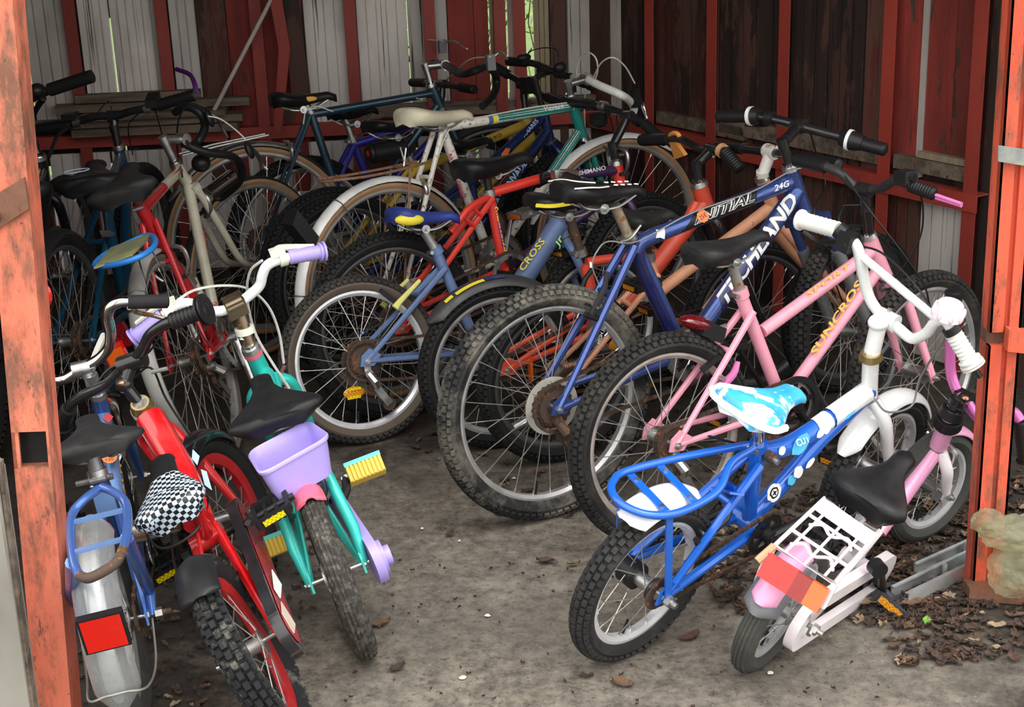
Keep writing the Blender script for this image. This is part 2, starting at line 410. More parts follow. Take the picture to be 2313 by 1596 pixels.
def chain_sprocket(parent,bb,ax,R1,R2,m,off=.043,cass=None,nsp=1,cm=None):
    bb=Vector(bb);ax=Vector(ax); y=Vector((0,1,0)); s=MB()
    for k in range(nsp): s.disc(ax-y*(.036-.004*k if nsp>1 else off),y,R2*(1-.0+.11*k),.0022,cm or m,teeth=16+2*k,r0=R2*.5)
    s.build('sprocket',parent)
    ch=MB(); d=bb-ax; d.y=0; ph=math.atan2(d.z,d.x); pts=[]
    ra=R2*(1+.055*nsp)
    for i in range(9): a=ph+math.pi/2+math.pi*i/8; pts.append(ax-y*off+Vector((math.cos(a),0,math.sin(a)))*ra)
    for i in range(11): a=ph-math.pi/2+math.pi*i/10; pts.append(bb-y*off+Vector((math.cos(a),0,math.sin(a)))*R1)
    # resample and make links
    Ls=[0]
    for i in range(len(pts)): Ls.append(Ls[-1]+(pts[(i+1)%len(pts)]-pts[i]).length)
    n=int(Ls[-1]/.0127)
    def at(t):
        t%=Ls[-1]
        for i in range(len(pts)):
            if t<=Ls[i+1]: f=(t-Ls[i])/(Ls[i+1]-Ls[i]+1e-9); return pts[i].lerp(pts[(i+1)%len(pts)],f)
        return pts[0]
    for i in range(n):
        p=at(i*Ls[-1]/n);q=at((i+1)*Ls[-1]/n); w=.0035 if i%2 else .0023
        dd=(q-p).normalized(); uu=y.cross(dd)
        ch.box((p+q)/2,dd*.0075,y*w,uu*.0042,m)
    ch.build('chain',parent)
def derailleur(parent,ax,m,m2=None,s=1.):
    ax=Vector(ax); y=Vector((0,1,0)); d=MB(); a=ax-y*.05
    d.box(a+Vector((0,0,-.02)),V(.01,0,0),V(0,.004,0),V(0,0,.02),m)
    d.tube([a+V(0,0,-.035),a+V(.012,-.02,-.06),a+V(.02,-.008,-.075)],[.012,.013,.011],m,8)
    d.tube([a+V(.0,-.0,-.035)-y*.012,a+V(0,0,-.035)+y*.012],.012,m,10)
    p=a+V(.02,.012,-.078);q=a+V(.055,.012,-.135)
    for o_ in(-.008,.008): d.bar(p+y*o_,q+y*o_,.022,.002,m,up=(0,1,0))
    d.disc(p,y,.02,.008,m2 or m,teeth=11); d.disc(q,y,.02,.008,m2 or m,teeth=11)
    d.build('derailleur',parent)
def vbrake(parent,c,ax,R,ang,m,out=.03,w=.05):
    """two brake arms beside a tyre at wheel angle ang (deg, bike side plane)"""
    c=Vector(c);ax=Vector(ax).normalized(); e=Vector((0,0,1))-ax*ax.z; e.normalize(); g=e.cross(ax)
    if g.x<0: g=-g
    a=math.radians(ang); rad=g*math.cos(a)+e*math.sin(a); tg=rad.cross(ax); b=MB()
    for s in(-1,1):
        p0=c+rad*(R-.06)+ax*s*.038-tg*out*0; p1=c+rad*(R+.02)+ax*s*.046; p2=c+rad*(R+.055)+ax*s*.03
        b.tube([p0,p1,p2],[.009,.007,.006],m,7); b.tube([p0-tg*.02,p0+tg*.02],.008,MATS['black_plastic'],6)
        b.box(c+rad*(R-.035)+ax*s*.022,tg*.024,ax*.005,rad*.005,MATS['black_plastic'])
        b.tube([c+rad*(R-.035)+ax*s*.02,c+rad*(R-.035)+ax*s*.052],.004,MATS['alloy'],6)
    b.tube([c+rad*(R+.055)+ax*.032,c+rad*(R+.055)-ax*.032],.0015,MATS['alloy'],5)
    b.build('brake',parent)
def lever(parent,p,d,m,up=(0,0,1),L=.09,side=1,drop=.028):
    """flat-bar brake lever: p clamp point, d along the bar toward the grip end"""
    p=Vector(p);d=Vector(d).normalized();f=Vector(up); b=MB()
    b.tube([p-d*.012,p+d*.012],.018,m,10)
    b.ell(p+f*.022,d*.02,f*.014,d.cross(f)*.011,m,8,6)
    b.tube([p+f*.024-d*.005,p+f*(.024+drop*.8)+d*.03,p+f*(.024+drop)+d*L],[.0075,.006,.0045],m,7,smooth=3)
    return b.build('brake_lever',parent)
def cable(parent,pts,m=None,r=.0024,name='cable'):
    return MB().tube(pts,r,m or MATS['cable'],5,smooth=7).build(name,parent)
# ---------------------------------------------------------------- shared materials
alloy=paint('alloy',(.52,.52,.51),.32,0,.35,.95); paint('spoke',(.62,.60,.56),.35,0,.2,.85)
chrome=paint('chrome',(.72,.72,.72),.14,.12,.1,1.,rs=60); rustychrome=paint('rusty_chrome',(.45,.40,.34),.3,.75,.3,.9)
blackp=plain('black_plastic',(.014,.014,.015),.42); blackpaint=paint('black_paint',(.012,.012,.014),.22,0,.15,0,.6)
greyp=plain('grey_plastic',(.09,.09,.095),.5); whitep=paint('white_plastic',(.80,.80,.77),.4,0,.18)
MATS['cable']=plain('cable',(.012,.012,.012),.4); wcable=paint('white_cable',(.74,.73,.68),.4,0,.25); gcable=plain('grey_cable',(.25,.25,.24),.4)
blackrub=rubber('black_rubber',mud=.12); mudrub=rubber('muddy_rubber',(.018,.018,.019),1.,(.24,.22,.18),5,lo=.44,hi=.62); patchrub=rubber('patchy_muddy_rubber',(.016,.016,.018),.9,(.24,.23,.19),13,lo=.52,hi=.66); darkrub=rubber('dark_rubber',(.012,.012,.013),.12)
dustrub=rubber('dusty_rubber',(.017,.017,.017),.55,(.12,.105,.085),10); gumwall=paint('gum_sidewall',(.36,.20,.10),.75,0,.45); brownwall=paint('brown_sidewall',(.11,.085,.065),.8,0,.6)
mossrub=rubber('grey_rubber',(.05,.052,.048),.5,(.12,.12,.095),14)
alurim=paint('aluminium_rim',(.60,.60,.60),.3,0,.3,.7); silverrim=paint('silver_rim',(.80,.81,.83),.26,0,.1,.45); roadrim=paint('road_rim',(.30,.29,.28),.4,0,.4,.4); darkrim=paint('dark_rim',(.10,.10,.105),.35,0,.3,.5); redrim=paint('red_rim',(.42,.012,.016),.35,0,.2); plasrim=paint('grey_plastic_rim',(.42,.42,.43),.5,0,.3)
vinyl=paint('black_vinyl',(.009,.009,.010),.40,0,.2,0,0,(.03,.03,.03)); gvinyl=paint('grey_vinyl',(.016,.016,.017),.5,0,.35,0,0,(.05,.048,.045))
for v_ in(vinyl,gvinyl,blackp,blackpaint): v_.node_tree.nodes['Principled BSDF'].inputs['Specular IOR Level'].default_value=.32
rustsp=paint('rusty_steel',(.075,.048,.034),.75,.5,.4,.2,0,(.05,.04,.03)); chainm=paint('rusty_chain',(.07,.045,.032),.7,.5,.5,.4)
redlens=plastic_lens('red_lens',(.80,.016,.008),420); orangelens=plastic_lens('orange_lens',(.95,.16,.01),420); amber=plastic_lens('amber_reflector',(.85,.32,.01),200); darkredlens=plastic_lens('dark_red_lens',(.16,.006,.01),150); yellowrefl=plastic_lens('yellow_reflector',(.95,.72,.0),200)
white=plain('white_print',(.85,.85,.84),.45); blackprint=plain('black_print',(.01,.01,.012),.4); orangest=plain('orange_sticker',(.95,.22,.06),.5)
yellowprint=plain('yellow_print',(.85,.70,.05),.5); redprint=plain('red_print',(.62,.03,.03),.5); goldprint=plain('gold_print',(.78,.42,.06),.45); paleblue=plain('pale_blue_print',(.45,.66,.85),.5); limeprint=plain('lime_print',(.45,.9,.25),.5)
# ---------------------------------------------------------------- ground
def ground_material():
    m,nt,b=_nt('dirty_concrete')
    tc=nt.nodes.new('ShaderNodeTexCoord').outputs['Object']
    n1=_noise(nt,1.6,6,.6,tc); n2=_noise(nt,24,9,.8,tc); n3=_noise(nt,70,6,.75,tc); n4=_noise(nt,5,7,.7,tc)
    base=_mix(nt,_ramp(nt,n2,[(.36,0.),(.64,1.)]),(.062,.050,.040),(.27,.235,.19))
    base=_mix(nt,_ramp(nt,n1,[(.40,0.),(.62,.55)]),base,(.115,.105,.088))
    base=_mix(nt,_ramp(nt,n4,[(.55,0.),(.72,.6)]),base,(.36,.325,.265))
    base=_mix(nt,_ramp(nt,n3,[(.56,0.),(.64,.8)]),base,(.05,.042,.035))
    base=_mix(nt,_ramp(nt,_noise(nt,110,4,.7,tc),[(.66,0.),(.70,.7)]),base,(.42,.38,.30))
    sep=nt.nodes.new('ShaderNodeSeparateXYZ'); nt.links.new(tc,sep.inputs[0])
    # dirt, leaf mould and painted-in shade darken the back and both sides of the shed
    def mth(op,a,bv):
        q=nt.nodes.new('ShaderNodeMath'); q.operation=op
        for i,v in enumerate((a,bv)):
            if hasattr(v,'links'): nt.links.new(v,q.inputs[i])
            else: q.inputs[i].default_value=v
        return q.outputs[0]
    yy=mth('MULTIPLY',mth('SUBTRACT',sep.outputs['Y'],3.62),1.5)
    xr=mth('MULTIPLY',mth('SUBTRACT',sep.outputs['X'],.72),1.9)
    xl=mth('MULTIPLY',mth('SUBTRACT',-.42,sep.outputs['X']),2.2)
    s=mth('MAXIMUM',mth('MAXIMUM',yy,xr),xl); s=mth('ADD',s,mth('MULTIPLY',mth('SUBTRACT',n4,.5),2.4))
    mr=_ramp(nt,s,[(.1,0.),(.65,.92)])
    dirt=_mix(nt,_ramp(nt,n2,[(.35,0.),(.7,1.)]),(.010,.008,.006),(.050,.036,.026))  # soil colour taken near black to paint in the shade between the bicycles
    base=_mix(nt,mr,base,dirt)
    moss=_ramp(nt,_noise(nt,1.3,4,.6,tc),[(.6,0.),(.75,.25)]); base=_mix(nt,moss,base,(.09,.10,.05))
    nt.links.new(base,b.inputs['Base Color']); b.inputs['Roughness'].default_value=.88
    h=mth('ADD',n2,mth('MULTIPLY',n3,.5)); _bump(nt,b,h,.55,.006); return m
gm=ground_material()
g=MB(); nx,ny=70,70; x0,x1,y0,y1=-4.5,4.5,-1.,8.
from mathutils import noise as mn
vs=[]
for j in range(ny+1):
    for i in range(nx+1):
        x=x0+(x1-x0)*i/nx;y=y0+(y1-y0)*j/ny; vs.append((x,y,-.004+.004*mn.noise(Vector((x*2,y*2,0)))))
g.add(vs,[(j*(nx+1)+i,j*(nx+1)+i+1,(j+1)*(nx+1)+i+1,(j+1)*(nx+1)+i) for j in range(ny) for i in range(nx)],gm)
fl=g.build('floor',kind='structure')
grass=paint('grass_ground',(.10,.17,.04),.9,0,.5,0,0,(.05,.05,.02))
MB().add([(-60,8.,-.03),(60,8.,-.03),(60,80,-.03),(-60,80,-.03)],[(0,1,2,3)],grass).add([(-60,-40,-.03),(-4.5,-40,-.03),(-4.5,8,-.03),(-60,8,-.03)],[(0,1,2,3)],grass).add([(4.5,-40,-.03),(60,-40,-.03),(60,8,-.03),(4.5,8,-.03)],[(0,1,2,3)],grass).add([(-4.5,-40,-.03),(4.5,-40,-.03),(4.5,-1,-.03),(-4.5,-1,-.03)],[(0,1,2,3)],grass).build('outside_ground',kind='structure')
# ---------------------------------------------------------------- walls
redst=steel_red('red_angle_iron',(.24,.030,.022),.18,(.34,.045,.03)); redst2=steel_red('bright_red_angle_iron',(.30,.034,.024),.25,(.40,.055,.034))
orst=steel_red('orange_steel',(.60,.125,.07),.60,(.80,.25,.15),5); orst2=steel_red('orange_steel_right',(.58,.065,.03),.72,(.70,.12,.06),8)
rustst=steel_red('rusted_strap',(.10,.055,.04),.9,(.15,.075,.05),12)
planka=wood('peeling_white_plank',((.22,.18,.15),(.50,.45,.40)),(1,1,.04),34,1.7,(.76,.71,.67),dark=(.08,.06,.05),ps=12)
plankb=wood('grey_plank',((.14,.11,.09),(.36,.31,.265)),(1,1,.04),34,.9,(.60,.56,.52),dark=(.05,.04,.03),ps=13)
plankd=wood('dark_plank',((.014,.008,.007),(.048,.024,.019)),(1,1,.05),26,.0,(.085,.036,.027),dark=(.012,.009,.008))
plankr=wood('red_brown_plank',((.04,.014,.011),(.14,.028,.02)),(1,1,.05),22,.1,(.11,.05,.035),dark=(.03,.015,.012))
plankrr=wood('red_panel_board',((.15,.022,.017),(.34,.042,.03)),(1,1,.12),12,-.25,(.07,.035,.025),dark=(.06,.025,.02))
oldwood=wood('old_brown_wood',((.085,.062,.045),(.24,.185,.135)),(.05,1,1),30)
palewood=wood('pale_wood',((.30,.24,.15),(.45,.38,.25)),(1,1,.05),40)
mosswood=wood('mossy_board',((.16,.17,.07),(.26,.27,.13)),(.3,1,1),14,.8,(.30,.29,.20))
greybeam=wood('weathered_grey_beam',((.14,.12,.095),(.26,.23,.19)),(1,1,.05),18,.8,(.33,.31,.27))
def wallframe(name,A,B):
    """empty-like structure root with helper frame: u along A->B, outward normal n"""
    A=Vector((*A,0));B=Vector((*B,0)); d=(B-A); L=d.length; d.normalize(); n=Vector((d.y,-d.x,0))  # n faces the room for back wall built left->right
    return A,d,n,L
def board(parent,A,d,n,u0,u1,z0,z1,off,th,m,name='plank',tilt=0.,grooves=0):
    b=MB(); c0=A+d*u0+n*off; 
    p=[A+d*u0+n*off+Vector((0,0,z0)),A+d*u1+n*off+Vector((0,0,z0)),A+d*(u1+tilt)+n*off+Vector((0,0,z1)),A+d*(u0+tilt)+n*off+Vector((0,0,z1))]
    b.prism(p,n*th,m)
    if grooves:   # tongue and groove: strips standing proud with recessed joints between
        b=MB(); w=(u1-u0)/grooves
        for k in range(grooves):
            a=u0+k*w+.0025;c=u0+(k+1)*w-.0025; tt=tilt; o=off+random.uniform(-.001,.001)
            b.prism([A+d*a+n*o+V(0,0,z0),A+d*c+n*o+V(0,0,z0),A+d*(c+tt)+n*o+V(0,0,z1),A+d*(a+tt)+n*o+V(0,0,z1)],n*th,m)
        b.prism([q+(-n*.006) for q in p],n*(th*.5),m)
    o=b.build(name,parent,smooth=False); return o
def stud(parent,A,d,n,u,z0,z1,m,w=.045,th=.004,depth=.04,name='stud',tilt=0.,off=.0):
    b=MB(); 
    def q(uu,nn,z): return A+d*(uu+tilt*(z-z0)/(z1-z0))+n*nn+V(0,0,z)
    b.prism([q(u-w/2,off+depth,z0),q(u+w/2,off+depth,z0),q(u+w/2,off+depth,z1),q(u-w/2,off+depth,z1)],n*th,m)
    b.prism([q(u-w/2,off,z0),q(u-w/2,off+depth,z0),q(u-w/2,off+depth,z1),q(u-w/2,off,z1)],d*th,m)
    return b.build(name,parent,smooth=False)
# back wall: left -> right, room side is -y
WB=MB(); 
AB=Vector((-2.55,5.90,0)); BB=Vector((.36,6.13,0)); dB=(BB-AB).normalized(); nB=Vector((dB.y,-dB.x,0)); 
def UB(x): return (x-AB.x)/dB.x
def wx(px,py,Y=6.03): # documentation only
    return None
wb=MB().abox((-2.6,6.16,2.13),(.40,6.20,2.20),redst).build('wall_back',kind='structure',smooth=False)
def bw(u0,u1,m,z0=.56,z1=2.13,g=0,off=0.,th=.018,tilt=0.,name='plank'): return board(wb,AB,dB,nB,u0,u1,z0,z1,off,th,m,name,tilt,g)
bw(-.05,.38,plankrr,name='panel_board'); bw(.385,.70,plankrr,name='panel_board')
bw(.706,.872,plankb,.62,g=4); bw(.914,1.030,planka,.62,g=4); bw(1.037,1.192,planka,.60,g=5); bw(1.195,1.222,plankb,.6)
bw(1.262,1.362,planka,.6,g=3); bw(1.368,1.48,plankr,.3); bw(1.483,1.60,plankrr,.3); bw(1.62,1.775,plankrr,.3,name='panel_board')
bw(1.782,1.942,planka,.56,g=4); bw(1.988,2.186,planka,.56,g=5); bw(2.190,2.25,plankb,.56); bw(2.292,2.345,plankb,.56,g=1)
bw(2.348,2.45,plankrr,.5,name='panel_board'); bw(2.452,2.508,plankrr,.5,name='panel_board'); bw(2.515,2.536,palewood,.5); bw(2.586,2.616,plankb,.56)
bw(2.690,2.752,palewood,.5,g=3); bw(2.755,2.822,plankr,.3); bw(2.825,2.925,plankb,.56,g=2)
for a_,c_ in((-.05,1.032),(1.040,1.365),(1.375,2.184),(2.194,2.508),(2.536,2.58),(2.586,2.645),(2.69,2.925)):   # dark backing boards added behind most joints to block daylight
    bw(a_,c_,plankd,.45,.66,off=-.022,name='light_stop_board'); bw(a_,c_,plankd,1.02,2.13,off=-.022,name='light_stop_board') if a_ not in (2.536,) else None
for a_,c_ in((.87,.915),(1.19,1.264),(1.36,1.37),(1.478,1.486),(1.6,1.62),(1.77,1.785),(1.94,1.99),(2.24,2.295),(2.342,2.35),(2.448,2.455),(2.752,2.757),(2.82,2.827)): bw(a_-.005,c_+.005,plankd,.6,1.03,off=-.02,name='light_stop_board')
for u,a in((.893,.0),(1.240,.0),(1.965,0.),(2.274,0.),(2.552,0),(2.630,0)): stud(wb,AB,dB,nB,u,0,2.13,redst,off=.012,tilt=a)
stud(wb,AB,dB,nB,1.600,.0,2.13,redst,off=.012,tilt=.0)
for k in range(12):
    u=.0+k*.245; bw(u,u+.235,(plankb,planka,plankr,planka,plankb,planka)[k%6],-.02,.50,g=5 if k%6!=2 else 0)
for a,c in((-.05,1.45),(1.46,2.93)): 
    b=MB(); b.prism([AB+dB*a+nB*.06+V(0,0,.53),AB+dB*c+nB*.06+V(0,0,.53),AB+dB*c+nB*.06+V(0,0,.575),AB+dB*a+nB*.06+V(0,0,.575)],nB*.004,redst2)
    b.prism([AB+dB*a+nB*.035+V(0,0,.575),AB+dB*c+nB*.035+V(0,0,.575),AB+dB*c+nB*.035+V(0,0,.579),AB+dB*a+nB*.035+V(0,0,.579)],nB*.05,redst2); b.build('rail',wb,smooth=False)
b=MB(); b.prism([AB+dB*1.9+nB*.03+V(0,0,.585),AB+dB*2.93+nB*.03+V(0,0,.585),AB+dB*2.93+nB*.03+V(0,0,.64),AB+dB*1.9+nB*.03+V(0,0,.64)],nB*.03,oldwood); b.build('sill_board',wb,smooth=False)
# right wall
AR=Vector((.36,6.13,0)); BR=Vector((1.75,3.99,0)); dR=(BR-AR).normalized(); nR=Vector((dR.y,-dR.x,0))
wr=MB().prism([AR+V(0,0,2.165),AR+dR*3.1+V(0,0,2.165),AR+dR*3.1+V(0,0,2.2),AR+V(0,0,2.2)],nR*.06,redst).build('wall_right',kind='structure',smooth=False)
def rw(u0,u1,m,z0=.56,z1=2.13,g=0,off=0.,th=.018,name='plank'): return board(wr,AR,dR,nR,u0,u1,z0,z1,off,th,m,name,0.,g)
rw(.0,.138,plankr,.3); rw(.14,.208,plankb,.56,g=2); rw(.212,.42,plankd,g=3); rw(.425,.53,plankr); rw(.533,.63,plankd,g=2); rw(.634,.785,plankr,g=2); rw(.79,.98,plankd,g=3); rw(.985,1.15,plankd,g=2)
rw(1.155,1.33,plankd,g=3); rw(1.334,1.488,plankd,g=3); rw(1.494,1.60,plankr,.5,g=1); rw(1.605,1.73,plankrr,.6,name='panel_board'); rw(1.735,1.752,plankb,.58,off=.008); rw(1.756,1.86,plankrr,.6,name='panel_board'); rw(1.863,1.95,plankrr,.6,name='panel_board'); rw(1.952,1.962,planka,.6,off=.008); rw(1.90,2.02,plankr,-.02,off=-.02,name='light_stop_board'); rw(.0,1.99,plankd,.46,.66,off=-.022,name='light_stop_board'); rw(.0,1.99,plankd,1.15,2.13,off=-.022,name='light_stop_board')  # last three: backing boards added to stop daylight showing through the joints
rw(1.99,2.25,plankd,-.02); rw(2.255,2.55,plankd,-.02); rw(2.555,2.85,plankr,-.02); rw(2.855,3.1,plankd,-.02)
for u in(.44,.797,1.167,1.635,1.985): stud(wr,AR,dR,nR,u,0,2.165,redst2 if u<1.9 else redst,w=.05,off=.012,depth=.04)
for k in range(10):
    u=.05+k*.19; rw(u,u+.182,(plankd,plankd,plankr,plankd,plankr,plankd,plankr,plankd,plankr,planka)[k],-.02,.52,g=4)
b=MB(); b.prism([AR+dR*.05+nR*.06+V(0,0,.52),AR+dR*2.02+nR*.06+V(0,0,.52),AR+dR*2.02+nR*.06+V(0,0,.57),AR+dR*.05+nR*.06+V(0,0,.57)],nR*.004,redst2); b.prism([AR+dR*.05+nR*.035+V(0,0,.57),AR+dR*2.02+nR*.035+V(0,0,.57),AR+dR*2.02+nR*.035+V(0,0,.574),AR+dR*.05+nR*.035+V(0,0,.574)],nR*.05,redst2); b.build('rail',wr,smooth=False)
for a,c,z0,z1,m in((.46,.95,.585,.63,oldwood),(.82,1.60,.60,.655,oldwood),(1.66,1.955,.60,.645,oldwood),(1.755,1.955,.648,.668,palewood)):
    MB().prism([AR+dR*a+nR*.02+V(0,0,z0),AR+dR*c+nR*.02+V(0,0,z0),AR+dR*c+nR*.02+V(0,0,z1),AR+dR*a+nR*.02+V(0,0,z1)],nR*.03,m).build('cross_board',wr,smooth=False)
# left side wall (mostly hidden behind the front post): red rails with a mossy board
AL=Vector((-1.02,2.52,0)); BL=Vector((-2.55,5.90,0)); dL=(BL-AL).normalized(); nL=Vector((dL.y,-dL.x,0))
wl=MB().prism([AL+V(0,0,2.165),BL+V(0,0,2.165),BL+V(0,0,2.2),AL+V(0,0,2.2)],nL*.06,redst).build('wall_left',kind='structure',smooth=False)
for u0,u1,z0,z1,m in((.0,.62,.30,.56,mosswood),(.66,1.3,-.02,2.15,plankd),(1.31,1.9,-.02,2.15,plankd),(1.91,2.6,-.02,2.15,plankr),(2.61,3.2,-.02,2.15,plankrr),(3.21,3.70,-.02,2.15,plankrr)):
    board(wl,AL,dL,nL,u0,u1,z0,z1,0,.02,m)
for z in(.27,.06): MB().prism([AL+nL*.03+V(0,0,z-.02),AL+dL*3.7+nL*.03+V(0,0,z-.02),AL+dL*3.7+nL*.03+V(0,0,z+.02),AL+nL*.03+V(0,0,z+.02)],nL*.02,orst).build('rail',wl,smooth=False)
# roof
rf=MB(); rf.add([(-3.2,3.05,2.36),(3.2,3.05,2.36),(3.2,6.6,2.24),(-3.2,6.6,2.24),(-3.2,3.05,2.39),(3.2,3.05,2.39),(3.2,6.6,2.27),(-3.2,6.6,2.27)],[(0,3,2,1),(4,5,6,7),(0,1,5,4),(1,2,6,5),(2,3,7,6),(3,0,4,7)],plankd)
rf.build('ceiling',kind='structure',smooth=False)
# ---------------------------------------------------------------- front posts
pl=empty('shed_post','rusty orange square steel post with a rusted strap, at the left edge','post')
base=Vector((-.905,2.545,0)); 
def pl_at(z): 
    return base+(Vector((-0.8737,2.6,0.8617))-base)*(z/Vector((-0.8737,2.6,0.8617)).z)
hw=.034
def sq(c,h): return [c+V(-h,-h,0),c+V(h,-h,0),c+V(h,h,0),c+V(-h,h,0)]
mb=MB(); ax_=(pl_at(1)-pl_at(0)).normalized()
zz=[0,.575,.645,2.2]
for a,c in((0,1),(2,3)): mb.loft([sq(pl_at(zz[a]),hw),sq(pl_at(zz[c]),hw)],orst)
# section with the rectangular hole in its front face
a,c=pl_at(.575),pl_at(.645)
for dx0,dx1,dy0,dy1 in((-.9,.9,-.2,1),(-1,-.8,-1,1),(.86,1,-1,1),(-1,-.62,-1,-.9)):
    q=lambda cc:[cc+V(dx0*hw,dy0*hw,0),cc+V(dx1*hw,dy0*hw,0),cc+V(dx1*hw,dy1*hw,0),cc+V(dx0*hw,dy1*hw,0)]
    mb.loft([q(a),q(c)],blackp if dy1==1 and dy0==-.2 else orst)  # black inner block paints the shade inside the hole
mb.build('post_tube',pl,smooth=False)
p=pl_at(1.00); MB().prism([p+V(-.20,-.037,-.085),p+V(.037,-.037,.055),p+V(.037,-.037,.11),p+V(-.20,-.037,-.015)],V(0,-.006,0),rustst).tube([p+V(-.02,-.04,.045),p+V(-.02,-.055,.045)],.008,rustst,6).build('strap',pl,smooth=False)
gb=MB(); gb.prism([(-0.9125,2.4,0.687),(-0.8881,2.4,0.635),(-0.8946,2.4,0.1248),(-1.0194,2.4,0.0731)],V(0,.05,0),greybeam)
gb.prism([(-0.8856,2.392,0.6565),(-0.881,2.392,0.6563),(-0.8884,2.392,0.1297),(-0.8965,2.392,0.1301)],V(0,.02,0),oldwood)
tag(gb.build('wooden_beam',smooth=False),'weathered grey beam at the bottom left corner, outside the post','beam')
pr=empty('shed_post','bright orange-red steel channel post on the right side of the opening','post')
b0=Vector((1.046,3.03,0)); top=Vector((1.0387,3.03,1.2997)); dv=(top-b0); 
def pr_at(z): return b0+dv*(z/dv.z)
mb=MB()
for x0,x1,y0,y1 in((-.033,-.004,-.02,.0),(.008,.033,-.02,.0),(-.006,.010,-.008,.0),(-.033,-.028,-.02,.04),(.028,.033,-.02,.04)):
    q=lambda cc:[cc+V(x0,y0,0),cc+V(x1,y0,0),cc+V(x1,y1,0),cc+V(x0,y1,0)]
    mb.loft([q(pr_at(0)),q(pr_at(.585))],orst2); mb.loft([q(pr_at(.615)),q(pr_at(2.2))],orst2)
q=lambda cc:[cc+V(-.033,.0,0),cc+V(.033,.0,0),cc+V(.033,.04,0),cc+V(-.033,.04,0)]
mb.loft([q(pr_at(.585)),q(pr_at(.615))],rustst); mb.build('post_channel',pr,smooth=False)
p=pr_at(.60); MB().prism([p+V(.0,-.03,-.02),p+V(.5,-.05,-.09),p+V(.5,-.05,-.045),p+V(.0,-.03,.028)],V(0,.03,0),orst2).build('side_rail',pr,smooth=False)
MB().tube([p+V(.065,-.04,.07),p+V(.08,-.05,.075)],.016,alloy,6).tube([p+V(.06,-.05,.045),p+V(.085,-.05,.10)],.007,alloy,6).build('bolt',pr)
flk=paint('blue_flaking_paint',(.30,.31,.27),.6,0,.9,0,0,(.10,.12,.19)); p=pr_at(1.0); MB().prism([(0.9936,2.995,1.0182),(0.9959,2.995,0.9856),(1.129,2.995,0.959),(1.1261,2.995,0.9937)],V(0,.006,0),flk).build('flaking_bracket',pr,smooth=False)
MB().prism([b0+V(-.05,-.03,0),b0+V(.3,-.12,0),b0+V(.3,-.12,.03),b0+V(-.05,-.03,.03)],V(0,.05,0),rustst).build('foot_plate',pr,smooth=False)
# ---------------------------------------------------------------- bicycle assembly helpers
GR='bicycles parked in the shed'
def mk(name,label,X,Y,yaw,lean_):
    o=empty(name,label,'bicycle',GR); o.location=(X,Y,0); o.rotation_euler=(math.radians(lean_),0,math.radians(yaw)); return o
def pair(mb,p,q,r,m,wp=.018,wq=.056,mid=None,n=8):
    p=Vector(p);q=Vector(q)
    for s in(-1,1):
        P=[p+V(0,s*wp,0)]+([Vector(mid)+V(0,s*max(wp,wq)*.9,0)] if mid else [])+[q+V(0,s*wq,0)]
        mb.tube(P,[r*1.05,r*.8] if not mid else r,m,n,smooth=4 if mid else 0)
def dropouts(mb,ax,m,w=.056,s=1.):
    ax=Vector(ax)
    for sg in(-1,1): mb.prism([ax+V(-.022*s,sg*w,-.012*s),ax+V(.018*s,sg*w,-.016*s),ax+V(.045*s,sg*w,.012*s),ax+V(.012*s,sg*w,.036*s),ax+V(-.014*s,sg*w,.018*s)],V(0,.005,0),m)
def frame(b,m,st,bb,ht,hb,R,tt=None,dt=None,rs=.0155,rt=.0155,rd=.0165,rh=.018,rst=.009,ss=None,rcs=.0095,cs=True,mt=None,md=None,mh=None,mst=None,extra=None,w=.056,brace=True,ttc=None,dtc=None,seat=True,bbr=.022):
    """diamond frame as one welded part; tt / dt: (start,end) of the top and down tube"""
    st,bb,ht,hb=map(Vector,(st,bb,ht,hb)); ax=V(0,0,R); a=(ht-hb).normalized(); f=MB()
    if seat: f.tube([bb,st],rs,m,12)
    t0,t1=(Vector(tt[0]),Vector(tt[1])) if tt else (st-(st-bb).normalized()*.02,ht-a*.02)
    d0,d1=(Vector(dt[0]),Vector(dt[1])) if dt else (bb,hb+a*.025)
    f.tube([t0]+([Vector(p) for p in ttc] if ttc else [])+[t1],rt,mt or m,14,smooth=6 if ttc else 0); f.tube([d0]+([Vector(p) for p in dtc] if dtc else [])+[d1],rd,md or m,14,smooth=6 if dtc else 0)
    f.tube([hb,ht],rh,mh or m,16)
    f.tube([bb-V(0,.036,0),bb+V(0,.036,0)],bbr,m,14)
    if cs: pair(f,bb+V(-.01,0,0),ax,rcs,m,.028,w)
    ss=Vector(ss) if ss else st-(st-bb).normalized()*.025
    pair(f,ss,ax,rst,mst or m,.02,w); dropouts(f,ax,m,w)
    if brace:
        q=ss.lerp(ax,.3); f.tube([q-V(0,.036,0),q+V(0,.036,0)],rst*.8,m,8)
    if extra: extra(f)
    o=f.build('frame',b)
    h=MB(); h.tube([ht,ht+a*.012],[rh*1.12,rh*1.0],alloy,14); h.tube([ht+a*.012,ht+a*.02],rh*.8,chrome,12); h.build('headset_cup',b); MB().tube([hb-a*.012,hb],[rh*1.0,rh*1.14],alloy,14).build('headset_cup',b)
    return o
